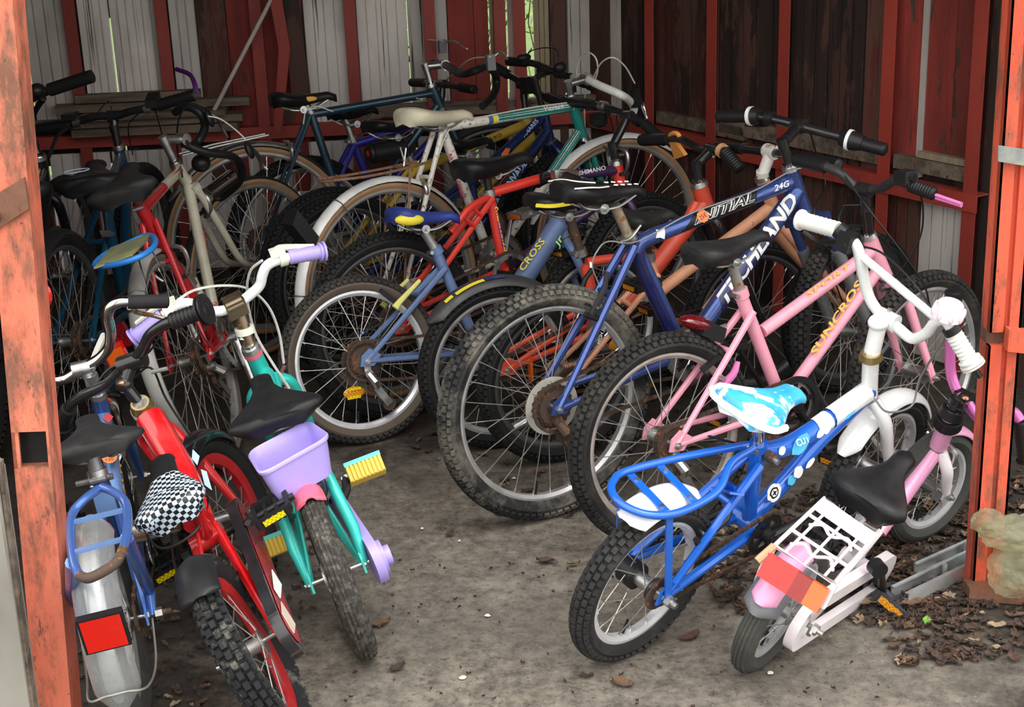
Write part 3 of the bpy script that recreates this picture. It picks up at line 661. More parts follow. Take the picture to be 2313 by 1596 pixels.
def fork(b,m,hb,ht,c,n,r=.0115,w=.05,style='curve',m2=None,cw=.032,tip=None,end=.75):
    hb,ht,c,n=map(Vector,(hb,ht,c,n)); a=(ht-hb).normalized(); n.normalize(); k=MB(); cr=hb-a*.03
    if style=='susp':
        k.box(cr,n*.062,n.cross(a)*.02,a*.014,m2)
        for s in(-1,1):
            top=cr+n*s*.052+a*.012; bot=c+n*s*.058; mid=top.lerp(bot,.28)
            k.tube([top,mid],.0125,m2,12); k.tube([mid,top.lerp(bot,.93)],.0175,m,14); k.tube([top.lerp(bot,.92),bot],[.014,.010],m,10)
        u=c.lerp(cr,.56); k.tube([c.lerp(cr,.56)+n*.055,u+(cr-c).normalized()*.05+n.cross(a)*(.02),u-n*.055],.009,m,8,smooth=5)
    elif style=='uni':
        for s in(-1,1):
            e=c+n*s*w; top=hb-a*.012+n*s*.012; sh=hb-a*.055+n*s*cw*1.25; k.tube([top,sh,sh.lerp(e,.5),e],[r*1.1,r*1.1,r,r*.7],m,10,smooth=5)
    else:
        k.box(cr+a*.008,n*(cw+.006),n.cross(a)*.014,a*.013,m2 or m)
        for s in(-1,1):
            e=c+n*s*w; top=cr+n*s*cw; L=(e-top).length; low=e+a*L*.22; f0=top-a*L*.6+n*s*(w-cw)*.5
            k.tube([top+a*.005,top-a*L*.3+n*s*(w-cw)*.25,f0,e.lerp(f0,.3)+n*0,e],[r,r,r*.9,r*.7,r*.6],m,10,smooth=5)
    for s in(-1,1): k.prism([c+n*s*w+a*.03+n.cross(a)*.008,c+n*s*w+a*.03-n.cross(a)*.008,c+n*s*w-a*.012-n.cross(a)*.012,c+n*s*w-a*.012+n.cross(a)*.012],n*.005,m)
    k.tube([cr,hb],.014,m2 or m,10)
    return k.build('fork',b)
def stem(b,ht,cl,m,top=None,r=.011,rc=.017,n=(0,1,0),style='quill'):
    ht,cl=Vector(ht),Vector(cl); n=Vector(n); s=MB(); top=Vector(top) if top else ht.lerp(cl,.6)
    s.tube([ht,top],r,m,12); s.tube([top-(top-ht).normalized()*.012,top+(top-ht).normalized()*.012],r*1.2,m,12)
    s.tube([top,cl],[r*1.05,r*1.15],m,12); s.tube([cl-n*.02,cl+n*.02],rc,m,14); s.tube([cl-n*.008+V(0,0,-.018),cl+n*.008+V(0,0,-.018)],.005,alloy,6)
    return s.build('stem',b)
def bars(b,pts,r,m,smooth=6,brace=None):
    k=MB(); k.tube(pts,r,m,12,smooth=smooth)
    if brace: k.tube(brace,r*.75,m,10)
    return k.build('handlebar',b)
def grip(par,p,q,r,m,rings=0,flange=0,hole=True,label=None,endm=None,fl_at=1):
    p,q=Vector(p),Vector(q); d=(q-p); L=d.length; d.normalize(); g=MB(); N=18; P=[];Rr=[]
    for i in range(N+1):
        P.append(p+d*L*i/N); Rr.append(r*(1+(.10 if (rings and i%2) else 0)))
    g.tube(P,Rr,m,14)
    if flange: 
        e=q if fl_at else p; g.tube([e-d*.004,e+d*.001],r*flange,m,16); 
        if flange>1.4: g.tube([e-d*.013,e-d*.009],r*flange*.94,m,16)
    g.tube([q,q+d*.003],[r*.95,r*.7],endm or m,12); 
    if hole: g.tube([q+d*.003,q+d*.0035],r*.45,blackprint,10)
    return tag(g.build('grip',par),label)
def post(b,p,q,m,r=.0125,clampm=None):
    p,q=Vector(p),Vector(q); k=MB(); k.tube([p,q],r,m,12); k.build('seat_post',b)
    d=(q-p).normalized(); c=MB(); c.tube([p-d*.008,p+d*.014],r*1.45,clampm or alloy,14); c.tube([p+V(-.022,-.016,0),p+V(-.022,.016,0)],.006,alloy,8); c.build('seat_clamp',b)
def caliper(b,p,n,m,s=1.):
    """side pull road brake at p, n = wheel axis"""
    p=Vector(p);n=Vector(n).normalized();u=V(0,0,1)-n*n.z;u.normalize(); k=MB()
    for sg in(-1,1): k.tube([p+u*.02*s,p+n*sg*.034*s+u*.008*s,p+n*sg*.036*s-u*.022*s,p+n*sg*.022*s-u*.045*s],[.006,.007,.006,.005],m,7,smooth=4); k.box(p+n*sg*.02*s-u*.045*s,n*.005,n.cross(u)*.018,u*.005,black_rub_pad)
    k.tube([p+n*.034*s+u*.008*s,p+n*.055*s+u*.02*s],.005,m,6); k.tube([p-n.cross(u)*.02,p+n.cross(u)*.02],.007,alloy,8)
    k.build('brake',b)
black_rub_pad=MATS['black_rubber']
def facing(b,p,ax_):
    cl=Matrix.LocRotScale(b.location,b.rotation_euler,None).inverted()@Vector((0,0,1.64)); s_=(cl-Vector(p)).normalized(); ax_=Vector(ax_).normalized(); s_=(s_-ax_*s_.dot(ax_)).normalized(); return s_,ax_,s_.cross(ax_)
def sticker(par,c,xd,yd,m,n=12,rough=0,name='price_sticker'):
    c,xd,yd=map(Vector,(c,xd,yd)); k=MB(); k.prism([c+xd*math.cos(2*math.pi*i/n)*(1+rough*(.5 if i%2 else -.5))+yd*math.sin(2*math.pi*i/n)*(1+rough*(.5 if i%2 else -.5)) for i in range(n)],xd.cross(yd).normalized()*.0008,m); return k.build(name,par,smooth=False)
# ================================================================ TECHLAND blue mountain bike
tb=paint('techland_blue',(.055,.10,.33),.25,0,.22,.55,.4); tbd=paint('techland_dark_blue',(.012,.018,.10),.25,0,.2,.3,.5); tlb=paint('techland_light_blue',(.14,.25,.62),.25,0,.15,.5,.4)
b=mk('mountain_bicycle','blue mountain bicycle with white-lettered tubes, silver-trimmed black saddle and a large muddy rear wheel',.087,3.497,29,-1.5)
def ex(f):
    f.tube([(0.2715,0,0.6443),(0.2907,0,0.6663),(0.3273,0,0.6777)],[.017,.019,.0205],tb,14,smooth=3)
    f.tube([(0.2811,0,0.6542),(0.2944,0,0.5947),(0.3584,0,0.4572),(0.4045,0,0.3767)],.0175,tbd,12,smooth=5)
fr=frame(b,tb,(0.2709,0,0.6728),(0.4183,0,0.3619),(0.7676,0,0.7877),(0.8142,0,0.673),.302,tt=((0.3232,0,0.6771),(0.7621,0,0.7543)),dt=((0.4455,0,0.3808),(0.7892,0,0.7292)),rt=.0205,rd=.0245,rst=.0115,rcs=.0105,extra=ex,rh=.021,ss=(0.2588,0,0.6668))
# dark graphics panels wrapped on the tubes
def wrap(par,p0,p1,r,m,side,w0=-70,w1=70,name='graphic',ta=0.,tb_=0.):
    p0=Vector(p0);p1=Vector(p1);d=(p1-p0).normalized();side=Vector(side);side=(side-d*side.dot(d)).normalized();up=side.cross(d);L=(p1-p0).length
    A=[];Bq=[];n=10
    for i in range(n+1):
        a=math.radians(w0+(w1-w0)*i/n); rr=(side*math.cos(a)+up*math.sin(a))*(r+.0004); A.append(p0+rr+d*ta*L*(i/n)); Bq.append(p1+rr-d*tb_*L*(1-i/n))
    return MB().add(A+Bq,[(i,i+1,n+2+i,n+1+i) for i in range(n)],m).build(name,par)
SD=(-.1,-1,.35)
wrap(fr,(0.3995,0,0.6905),(0.6565,0,0.735),.0205,blackp,SD,-60,75,ta=.25,tb_=.1); wrap(fr,(0.5089,0,0.445),(0.7745,0,0.7146),.0245,tbd,SD,-75,40,ta=.1,tb_=.5)
tube_text(fr,'TECHLAND',(0.5349,0,0.4693),(0.773,0,0.7125),.0245,.040,SD,white,.3,.035,lift=.0014)
tube_text(fr,'INITIAL',(0.4382,0,0.6973),(0.6333,0,0.7312),.0205,.026,SD,white,.45,.05,lift=.0012); tube_text(fr,'INITIAL',(0.4409,0,0.698),(0.6305,0,0.7305),.0205,.021,SD,blackprint,.45,.0,lift=.0020)
tube_text(fr,'24G',(0.6973,0,0.7421),(0.7502,0,0.7512),.0205,.016,SD,white,.35,.02)
tube_text(fr,'HIGH SUPPORT.18',(0.1536,0,0.4289),(0.1962,0,0.5195),.0105,.009,SD,white,.2,.0)
s_,a_,u_=facing(b,(0.4688,0,0.7042),Vector((0.642,0,0.7312))-Vector((0.3995,0,0.6905))); c_=Vector((0.4674,0,0.7033))+s_*.0235
sticker(fr,c_,a_*.0175,u_*.0165,orangest,18,.12); flat_text(fr,'25€',c_+s_*.0012,a_*.022+u_*.004,u_*.012-a_*.002,blackprint)
sticker(fr,Vector((0.3394,0,0.678))+s_*.0215,a_*.016,u_*.013,white,9,.5,'torn_sticker')
fork(b,paint('fork_silver',(.36,.37,.38),.3,0,.3,.6),(0.8142,0,0.673),(0.7676,0,0.7877),(1.0084,0.0137,0.2949),(-0.3169,0.9397,-0.1288),style='susp',m2=tb)
# blue stanchion text leg
wheel(b,(0,0,.302),(0,1,0),.302,.058,'knobby',alurim,mudrub,None,28,1); wheel(b,(1.0084,0.0137,0.2949),(-0.3169,0.9397,-0.1288),.298,.052,'knobby',darkrim,dustrub,None,28,0)
HBm=black_=blackpaint
stem(b,(0.7676,0,0.7877),(0.8213,0.0324,0.8918),blackpaint,top=(0.7412,0.0013,0.8622),n=(-0.3169,0.9397,-0.1288),r=.013,rc=.019)
hb_=bars(b,[(0.7279,0.2583,0.9033),(0.7646,0.1563,0.9115),(0.7962,0.0836,0.9042),(0.8188,0.0366,0.8939),(0.8454,-0.0189,0.8821),(0.8817,-0.0946,0.866),(0.9232,-0.1801,0.8464)],.0125,blackpaint)
g1=grip(hb_,(0.7623,0.1628,0.9111),(0.7274,0.2597,0.9032),.0165,blackp,1); g2=grip(hb_,(0.8869,-0.1023,0.8606),(0.9252,-0.1829,0.8442),.0165,blackp,1,hole=True)
MB().tube([(0.7613,0.1654,0.9109),(0.7646,0.1563,0.9115)],.026,white,16).build('shifter_ring',hb_); MB().tube([(0.8807,-0.0906,0.8645),(0.8845,-0.0983,0.8627)],.028,white,16).build('shifter_ring',hb_)
MB().tube([(0.7656,0.1537,0.9117),(0.7722,0.1356,0.913)],[.025,.02],blackp,16).build('shifter',hb_); MB().tube([(0.8724,-0.0744,0.8693),(0.8799,-0.0898,0.8656)],[.02,.027],blackp,16).tube([(0.8849,-0.0995,0.8628),(0.899,-0.1291,0.8567)],[.026,.019],blackp,16).build('shifter',hb_)
lever(hb_,(0.7839,0.1091,0.9098),Vector((0.7455,0.2086,0.908))-Vector((0.7839,0.1091,0.9098)),blackp,Vector((0.8705,0.342,0.3538))*.6+V(0,0,-.75)); 
post(b,(0.2566,0,0.683),(0.2145,0,0.7745),paint('rusty_post',(.50,.42,.30),.35,.55,.3,.7,rs=30),.0135)
MB().tube([(0.2169,-0.02,0.6851),(0.2373,-0.035,0.6947),(0.2635,-0.04,0.7228)],[.006,.008,.007],alloy,8,flat=.5,smooth=4).build('quick_release',b)
sd_,fr_=saddle(b,(0.3051,0,0.8251),(0.0571,0,0.8493),.145,vinyl,th=.05,nosew=.045)
wm=MB(); d_,l_,u_,L_=fr_; t_=Vector((0.0571,0,0.8493))
for s in(-1,1):
    wm.tube([t_+d_*L_*x+l_*s*w_+u_*z for x,w_,z in((.03,.060,-.004),(.2,.066,-.002),(.34,.050,-.006),(.5,.030,-.008))],.0022,white,4,smooth=3)
    for x in(.58,.66,.74,.82): wm.tube([t_+d_*L_*x+l_*s*.022+u_*-.006,t_+d_*L_*(x+.045)+l_*s*.021+u_*-.007],.0022,white,4)
wm.build('piping',sd_)
crank(b,(0.4183,0,0.3595),-75,.165,alloy,blackp,blackp,R=.078,refl=amber,double=True)
chain_sprocket(b,(0.4183,0,0.3595),(0,0,.302),.078,.045,chainm,cass=1,nsp=7,cm=rustsp)
MB().disc((0,-.022,.302),(0,1,0),.075,.002,paint('spoke_guard',(.45,.44,.38),.4,0,.5),32,r0=.02).build('spoke_guard',b)
derailleur(b,(0,0,.302),rustsp,rustsp); vbrake(b,(0,0,.302),(0,1,0),.302,62,blackp); vbrake(b,(1.0084,0.0137,0.2949),(-0.3169,0.9397,-0.1288),.298,80,blackp)
cable(b,[(0.1425,-0.03,0.5925),(0.1136,-0.05,0.6462),(0.1238,-0.06,0.6852),(0.1755,-0.03,0.6934),(0.2634,-0.025,0.6786),(0.4295,-0.02,0.7238),(0.6262,-0.02,0.7529),(0.7486,-0.03,0.7922),(0.8355,-0.05,0.7987)],gcable,.002)
MB().tube([(0.1097,-0.05,0.6425),(0.1089,-0.05,0.6559)],.003,white,6).build('cable_end',b)
cable(b,[(0.8379,0.0073,0.8752),(0.9055,0.0583,0.8009),(0.9323,0.0513,0.7134),(0.8287,-0.03,0.6447),(1.0084,0.0137,0.2949)],MATS['cable'],.0022)
# ================================================================ SUNCROSS pink bicycle
pk=paint('suncross_pink',(.86,.36,.47),.4,.12,.12,0,.2,RUST,55); pk2=paint('magenta_pink',(.60,.15,.38),.35,0,.15,0,.3)
b=mk('girls_bicycle','pink bicycle with yellow lettering, black saddle and magenta brake arms',.361,3.329,29.4,-3)
fr=frame(b,pk,(0.2423,0,0.5736),(0.3675,0,0.2705),(0.6505,0,0.6534),(0.7056,0,0.5452),.262,tt=((0.3058,0,0.4727),(0.6583,0,0.6155)),dt=((0.3676,0,0.2798),(0.6917,0,0.5731)),rt=.0165,rd=.0165,rs=.0165,rst=.009,rcs=.009,ss=(0.2632,0,0.5344),rh=.0195,
  extra=lambda f:f.tube([(0.2685,0,0.529),(0.2548,0,0.5226)],.012,pk,8))
tube_text(fr,'SUNCROSS',(0.4599,0,0.3808),(0.6321,0,0.5577),.0165,.020,SD,goldprint,.1,.03)
tube_text(fr,'SPORT',(0.4364,0,0.5369),(0.5803,0,0.5917),.0165,.013,SD,goldprint,.2,.02)
fork(b,pk,(0.7056,0,0.5452),(0.6505,0,0.6534),(0.8031,-0.0188,0.2713),(-0.1409,0.9876,0.0692),r=.0125,style='uni',w=.052)
wheel(b,(0,0,.262),(0,1,0),.262,.054,'knobby',paint('worn_rim',(.56,.50,.46),.4,0,.5,.5),dustrub,None,28,1); wheel(b,(0.8031,-0.0188,0.2713),(-0.1409,0.9876,0.0692),.272,.048,'knobby',alurim,dustrub,None,28,1)
stem(b,(0.6505,0,0.6534),(0.606,-0.0311,0.7857),blackpaint,top=(0.6176,-0.0254,0.7277),n=(-0.1409,0.9876,0.0692),r=.0125)
hb_=bars(b,[(0.5556,0.1633,0.8437),(0.569,0.0746,0.836),(0.5813,0.0264,0.822),(0.5997,-0.0014,0.7917),(0.606,-0.0311,0.7857),(0.6068,-0.0875,0.796),(0.5993,-0.1433,0.8223),(0.6072,-0.184,0.8155),(0.6218,-0.2487,0.8004)],.0115,paint('scuffed_black',(.02,.02,.022),.45,0,.5))
grip(hb_,(0.57,0.069,0.8354),(0.5547,0.1691,0.8443),.0155,blackp,1); grip(hb_,(0.6072,-0.1854,0.8156),(0.6218,-0.2487,0.8004),.0155,blackp,1)
MB().tube([(0.6231,-0.2531,0.7987),(0.6375,-0.3201,0.7845)],.0062,paint('pink_bar',(.80,.22,.55),.4,0,.1),8,flat=.6).tube([(0.6264,-0.25,0.7914),(0.6397,-0.3181,0.7797)],.005,MATS['pink_bar'],8).build('pink_streamer',hb_)
MB().box((0.5954,-0.1825,0.8381),V(.02,0,0),V(0,.02,0),V(0,0,.014),blackp).tube([(0.5914,-0.1705,0.8436),(0.599,-0.2079,0.8364)],.011,blackp,8).build('shifter',hb_)
post(b,(0.2424,0,0.578),(0.2173,0,0.6545),paint('rusty_post2',(.42,.40,.36),.4,.5,.3,.6,rs=22),.0135,pk)
saddle(b,(0.3209,0,0.7422),(0.0965,0,0.7151),.145,gvinyl,th=.055,nosew=.05)
crank(b,(0.3676,0,0.2798),-60,.15,alloy,blackp,blackp,R=.07,refl=amber,guard=blackp); chain_sprocket(b,(0.3676,0,0.2798),(0,0,.262),.07,.036,chainm,nsp=4,cm=rustsp)
derailleur(b,(0,0,.262),alloy,rustsp)
k=MB()
for s in(-1,1):
    k.tube([Vector((0.1387,0,0.3799))+V(0,s*.05,0),Vector((0.1726,0,0.401))+V(0,s*.052,0),Vector((0.1934,0,0.4271))+V(0,s*.045,0)],[.015,.012,.008],pk2,8,flat=.7,smooth=3)
    k.tube([Vector((0.1392,0,0.4))+V(0,s*.062,0),Vector((0.1392,0,0.4))+V(0,s*.03,0)],.006,alloy,8); k.box(Vector((0.1243,0,0.4331))+V(0,s*.028,0),V(.025,0,.012),V(0,.005,0),V(-.003,0,.006),blackp)
k.build('brake',b)
k=MB(); k.ell((0.1101,0,0.5297),V(.05,0,-.018),V(0,.03,0),V(.006,0,.018),darkredlens,12,8); k.box((0.1422,0,0.5071),V(.03,0,-.016),V(0,.026,0),V(.006,0,.018),blackp); k.tube([(0.1421,0,0.5016),(0.1953,0,0.5081)],.006,alloy,6); k.build('rear_reflector',b)
cable(b,[(0.6124,-0.2079,0.8103),(0.6734,-0.1618,0.7471),(0.7085,-0.1206,0.6696),(0.7081,-0.0769,0.595),(0.6941,-0.03,0.5316)],MATS['cable'],.0025); cable(b,[(0.5773,0.0219,0.8308),(0.5991,-0.05,0.7427),(0.6746,-0.08,0.635),(0.7593,-0.08,0.5294),(0.8138,-0.05,0.4556)],MATS['cable'],.0025)
caliper(b,(0.7105,0.0031,0.511),(-0.1409,0.9876,0.0692),alloy)
# ================================================================ peach coloured bicycle
pc=paint('peach_paint',(.72,.34,.20),.55,.25,.3,0,0,RUST,30)
b=mk('bmx_bicycle','rusty peach coloured small bicycle with a white rusted stem and plain black saddle',.13,3.86,24,2)
fr=frame(b,pc,(0.264,0,0.5444),(0.3625,0,0.2596),(0.6233,0,0.7187),(0.6856,0,0.5897),.248,tt=((0.306,0,0.4453),(0.6652,0,0.6412)),dt=((0.3622,0,0.273),(0.6805,0,0.6033)),rt=.017,rd=.012,rst=.0085,rcs=.009,ss=(0.2869,0,0.4993),rh=.019)
fork(b,pc,(0.6856,0,0.5897),(0.6233,0,0.7187),(1.0047,0.0673,0.2476),(-0.0523,0.9986,0),r=.012,style='uni',w=.05)
wheel(b,(0,0,.248),(0,1,0),.248,.05,'knobby',darkrim,darkrub,None,28,0); wheel(b,(1.0047,0.0673,0.2476),(-0.0523,0.9986,0),.25,.05,'knobby',darkrim,darkrub,None,28,0)
stem(b,(0.6233,0,0.7187),(0.6457,-0.0021,0.7951),paint('white_rust',(.78,.76,.70),.5,.5,.2,0,0,RUST,25),top=(0.6204,-0.0034,0.7323),n=(-0.0523,0.9986,0),r=.015,rc=.02)
hb_=bars(b,[(0.651,0.2684,0.755),(0.6483,0.1429,0.7742),(0.6471,-0.0003,0.7921),(0.6459,-0.1251,0.8082),(0.6488,-0.3033,0.8215)],.0125,blackpaint); grip(hb_,(0.6478,-0.1829,0.8104),(0.6492,-0.3065,0.821),.016,blackp,1); grip(hb_,(0.6479,0.1356,0.7757),(0.6513,0.2762,0.7534),.016,blackp,1)
post(b,(0.264,0,0.5444),(0.252,0,0.611),blackpaint,.014); saddle(b,(0.3455,0,0.6827),(0.1822,0,0.682),.14,gvinyl,th=.05)
crank(b,(0.3625,0,0.2596),100,.14,alloy,blackp,blackp,R=.065,refl=amber); chain_sprocket(b,(0.3625,0,0.2596),(0,0,.248),.065,.032,chainm)
MB().ell((0.1729,-0.03,0.335),V(.045,0,.02),V(0,.006,0),V(-.01,0,.02),amber,16,8).build('spoke_reflector',b)
# ================================================================ orange suspension BMX
og=paint('orange_red_paint',(.72,.075,.035),.4,0,.2,0,.3)
b=mk('suspension_bicycle','orange-red bicycle with thick slanting tube, black mudguard and yellow-edged black saddle',-.034,3.972,23,-3)
def ex(f):
    f.tube([(0.2868,0,0.4942),(0.364,0,0.4938),(0.4492,0,0.4845),(0.5354,0,0.4621)],.0135,og,12,smooth=4); f.tube([(0.2865,0,0.4891),(0.298,0,0.4307),(0.3092,0,0.364)],.013,og,10)
    f.prism([(0.4645,0,0.511),(0.5363,0,0.4947),(0.506,0,0.4531),(0.4479,0,0.4482)],V(0,.02,0),og)
fr=frame(b,og,(0.2822,0,0.4846),(0.3134,0,0.2977),(0.6578,0,0.6676),(0.6814,0,0.5972),.238,tt=((0.5353,0,0.4594),(0.6479,0,0.6196)),dt=((0.4041,0,0.3496),(0.6714,0,0.6115)),rt=.016,rd=.026,rst=.0095,rcs=.0095,ss=(0.3092,0,0.364),rh=.024,extra=ex,brace=False)
fork(b,blackpaint,(0.6814,0,0.5972),(0.6578,0,0.6676),(0.8381,0,0.24),(0,1,0),r=.013,style='uni',w=.05)
wheel(b,(0,0,.238),(0,1,0),.238,.048,'knobby',alurim,darkrub,None,28,1); wheel(b,(0.8381,0,0.24),(0,1,0),.24,.048,'knobby',darkrim,darkrub,None,28,0)
mg=fender(b,(0,0,.238),(0,1,0),.238,52,142,.072,paint('smoky_plastic',(.035,.037,.04),.35,0,.3),.4,name='mudguard',gap=.022)
dm=MB()
for a0,a1,mm,l in((98,118,yellowprint,-.02),(84,97,tb,-.02),(120,126,yellowprint,-.015)):
    secs=[]
    for i in range(7):
        a=math.radians(a0+(a1-a0)*i/6); rr=.238+.0228-.003; secs.append([V(math.cos(a)*(rr+dr),l+dl,.238+math.sin(a)*(rr+dr)) for dr,dl in((.0022,.007),(-.001,-.007))])
    dm.loft(secs,mm,ring=False)
dm.build('decal',mg)
stem(b,(0.6578,0,0.6676),(0.7011,0,0.7681),blackpaint,top=(0.6504,0,0.7302),n=(0,1,0),r=.013)
hb_=bars(b,[(0.7079,0.4318,0.748),(0.6998,0.2574,0.772),(0.6974,0.1828,0.7791),(0.7,0.1194,0.7714),(0.7037,0.0748,0.7604),(0.7021,0.0017,0.7652),(0.6995,-0.0613,0.7728),(0.701,-0.0779,0.7683),(0.715,-0.1297,0.7266)],.0115,blackpaint)
grip(hb_,(0.6993,0.2456,0.7734),(0.7081,0.4382,0.7473),.018,blackp,1); grip(hb_,(0.7,-0.07,0.7713),(0.715,-0.1297,0.7266),.018,blackp,1,label='black grip with a tan collar')
orp=paint('orange_plastic',(.85,.35,.08),.4,0,.15); MB().tube([(0.7014,0.2387,0.7672),(0.6956,0.233,0.7845),(0.6916,0.1983,0.7966),(0.6935,0.1753,0.7909),(0.6995,0.1894,0.7729)],.007,orp,8,smooth=4).prism([(0.6997,0.2437,0.7722),(0.6976,0.2126,0.7785),(0.7135,0.1708,0.731),(0.7204,0.2453,0.7105)],Vector((0.9481,0,0.3178))*.012,orp).build('hand_guard',hb_)
MB().tube([(0.699,-0.0526,0.7744),(0.7003,-0.0648,0.7706)],.021,paint('tan_collar',(.70,.36,.18),.5,0,.1),14).build('collar',hb_)
post(b,(0.2699,0,0.5222),(0.2405,0,0.6299),rustsp,.013); sd_,f_=saddle(b,(0.3607,0,0.6904),(0.12,0,0.7071),.15,vinyl,th=.045); d_,l_,u_,L_=f_;t_=Vector((0.12,0,0.7071))
MB().tube([t_+d_*L_*x-l_*w_-u_*.022 for x,w_ in((.0,.05),(.12,.074),(.28,.066),(.45,.045))],.0085,yellowprint,6,flat=.7,smooth=3).build('piping',sd_)
crank(b,(0.3134,0,0.2977),30,.14,alloy,blackp,blackp,R=.06,refl=amber); chain_sprocket(b,(0.3134,0,0.2977),(0,0,.238),.06,.03,chainm)
MB().box((0.075,-0.05,0.2287),V(.004,0,0),V(0,.01,0),V(0,0,.035),orangelens).build('spoke_reflector',b)
# ================================================================ CROSS Jr blue-grey bicycle
cb=paint('grey_blue_paint',(.14,.22,.43),.45,0,.35,.1,.1)
b=mk('junior_bicycle','grey-blue junior bicycle with blue and yellow saddle and a bright silver rear rim',-.413,4.034,26,-12)
fr=frame(b,cb,(0.2778,0,0.51),(0.3755,0,0.2009),(0.6783,0,0.5886),(0.696,0,0.4959),.241,tt=((0.696,0,0.4959),(0.6783,0,0.5886)),dt=((0.3768,0,0.21),(0.6865,0,0.5377)),rt=.004,rd=.031,rst=.0095,rcs=.009,ss=(0.2907,0,0.4624),rh=.020)
tube_text(fr,'CROSS',(0.5392,0,0.4099),(0.6251,0,0.4885),.031,.020,(-.3,-1,.55),yellowprint,.1,.02,dv=.004); tube_text(fr,'Jr',(0.6586,0,0.4675),(0.681,0,0.498),.031,.024,(-.3,-1,.0),limeprint,.2,.02,dv=-.006)
fork(b,cb,(0.696,0,0.4959),(0.6783,0,0.5886),(0.7838,0,0.222),(0,1,0),r=.0125,style='uni',w=.05)
wh=wheel(b,(0,0,.241),(0,1,0),.241,.05,'knobby',silverrim,rubber('brown_grey_rubber',(.03,.029,.027),.7,(.10,.085,.07),8),brownwall,28,1); wheel(b,(0.7838,0,0.222),(0,1,0),.222,.045,'knobby',alurim,darkrub,None,28,0)
stem(b,(0.6783,0,0.5886),(0.7063,0,0.6815),alloy,top=(0.673,0,0.6269),n=(0,1,0)); hb_=bars(b,[(0.7091,0.1472,0.6666),(0.7064,0.0652,0.6809),(0.7063,0,0.6815),(0.7085,-0.1012,0.6701),(0.7192,-0.3337,0.6139)],.0115,blackpaint); grip(hb_,(0.7066,0.0778,0.6799),(0.7096,0.1611,0.6642),.017,blackp,1); grip(hb_,(0.7137,-0.2208,0.6427),(0.7194,-0.338,0.6125),.017,blackp,1)
MB().box((0.7053,-0.0034,0.6869),V(.02,0,0),V(0,.015,0),V(0,0,.012),alloy).tube([(0.7041,0.0132,0.6929),(0.7039,-0.0737,0.6939),(0.7061,-0.1364,0.6823)],.006,alloy,6).build('brake_lever',hb_)
post(b,(0.2796,0,0.5123),(0.2403,0,0.5906),paint('worn_alloy',(.50,.50,.50),.35,0,.5,.7),.0135,cb)
bv=paint('blue_vinyl',(.025,.05,.28),.45,0,.2); sd_,f_=saddle(b,(0.3662,0,0.6304),(0.1518,0,0.6566),.15,bv,th=.055); d_,l_,u_,L_=f_;t_=Vector((0.1518,0,0.6566))
MB().ell(t_+d_*L_*.17-l_*.060-u_*.034,d_*.045,l_*.014,u_*.017,yellowprint,14,8).build('yellow_patch',sd_)
crank(b,(0.3755,0,0.2009),-30,.15,alloy,blackp,blackp,R=.065,refl=amber); chain_sprocket(b,(0.3755,0,0.2009),(0,0,.241),.065,.042,chainm,nsp=6,cm=rustsp); derailleur(b,(0,0,.241),alloy,rustsp)
k=MB(); ym=paint('yellow_brake',(.75,.72,.22),.5,0,.3)
for s in(-1,1): 
    k.tube([Vector((0.1075,0,0.3754))+V(0,s*.05,0),Vector((0.1236,0,0.3909))+V(0,s*.05,0),Vector((0.1962,0,0.4417))+V(0,s*.045,0)],[.012,.009,.006],ym,8); k.box(Vector((0.0989,0,0.4104))+V(0,s*.03,0),V(.02,0,-.02),V(0,.006,0),V(.004,0,.005),blackp)
k.build('brake',b)
k=MB(); k.ell((-0.0391,-0.02,0.1546),V(.033,0,.0),V(0,.005,0),V(0,0,.018),amber,18,8); k.box((-0.0396,-0.026,0.1656),V(.02,0,0),V(0,.002,0),V(0,0,.004),yellowrefl); k.box((-0.0432,-0.026,0.1418),V(.02,0,0),V(0,.002,0),V(0,0,.004),yellowrefl); k.build('spoke_reflector',wh)
k=MB(); 
for p in ((-0.151,-0.01,0.1414),(0.011,-0.02,0.3179),(0.1704,-0.01,0.1879)): k.ell(p,V(.006,0,0),V(0,.005,0),V(0,0,.006),tlb,8,6)
k.build('spoke_bead',wh)
# ================================================================ red to purple bicycle
rp=paint('bright_red_paint',(.80,.045,.03),.4,0,.12,0,.3); pp=paint('dark_purple_paint',(.05,.015,.08),.35,0,.2,0,.3)
b=mk('mountain_bicycle','bright red bicycle fading to purple, with thin red stays and a big plain black saddle',-.335,4.225,31,-6)
def ex(f):
    f.tube([(0.3443,-0.025,0.615),(0.284,-0.05,0.6045),(0.252,-0.055,0.5885),(0.1949,-0.055,0.5364)],.010,rp,8); f.tube([(0.2744,-0.045,0.6016),(0.3159,-0.03,0.5646)],.007,rp,6); f.tube([(0.2495,-0.045,0.5694),(0.2911,-0.03,0.5348)],.008,rp,6); f.tube([(0.5444,0,0.64),(0.6275,0,0.6379)],.0155,rp,14); f.tube([(0.6259,0,0.6381),(0.8424,0,0.6275)],.0158,pp,14)
fr=frame(b,rp,(0.3702,0,0.6175),(0.3982,0,0.373),(0.8439,0,0.6443),(0.8554,0,0.5576),.28,tt=((0.3707,0,0.6228),(0.546,0,0.6398)),dt=((0.3989,0,0.3798),(0.8528,0,0.5679)),rt=.0155,rd=.016,rst=.0095,rcs=.0095,ss=(0.3678,0,0.6097),rh=.019,extra=ex,brace=False,md=pp)
tube_text(fr,'SHIMANO',(0.6888,0,0.6363),(0.7904,0,0.6404),.0155,.014,SD,white,.0,.02)
wrap(fr,(0.3818,0,0.5342),(0.3919,0,0.4502),.0155,paint('purple_fade',(.25,.03,.15),.4,0,.1),SD,-170,170)
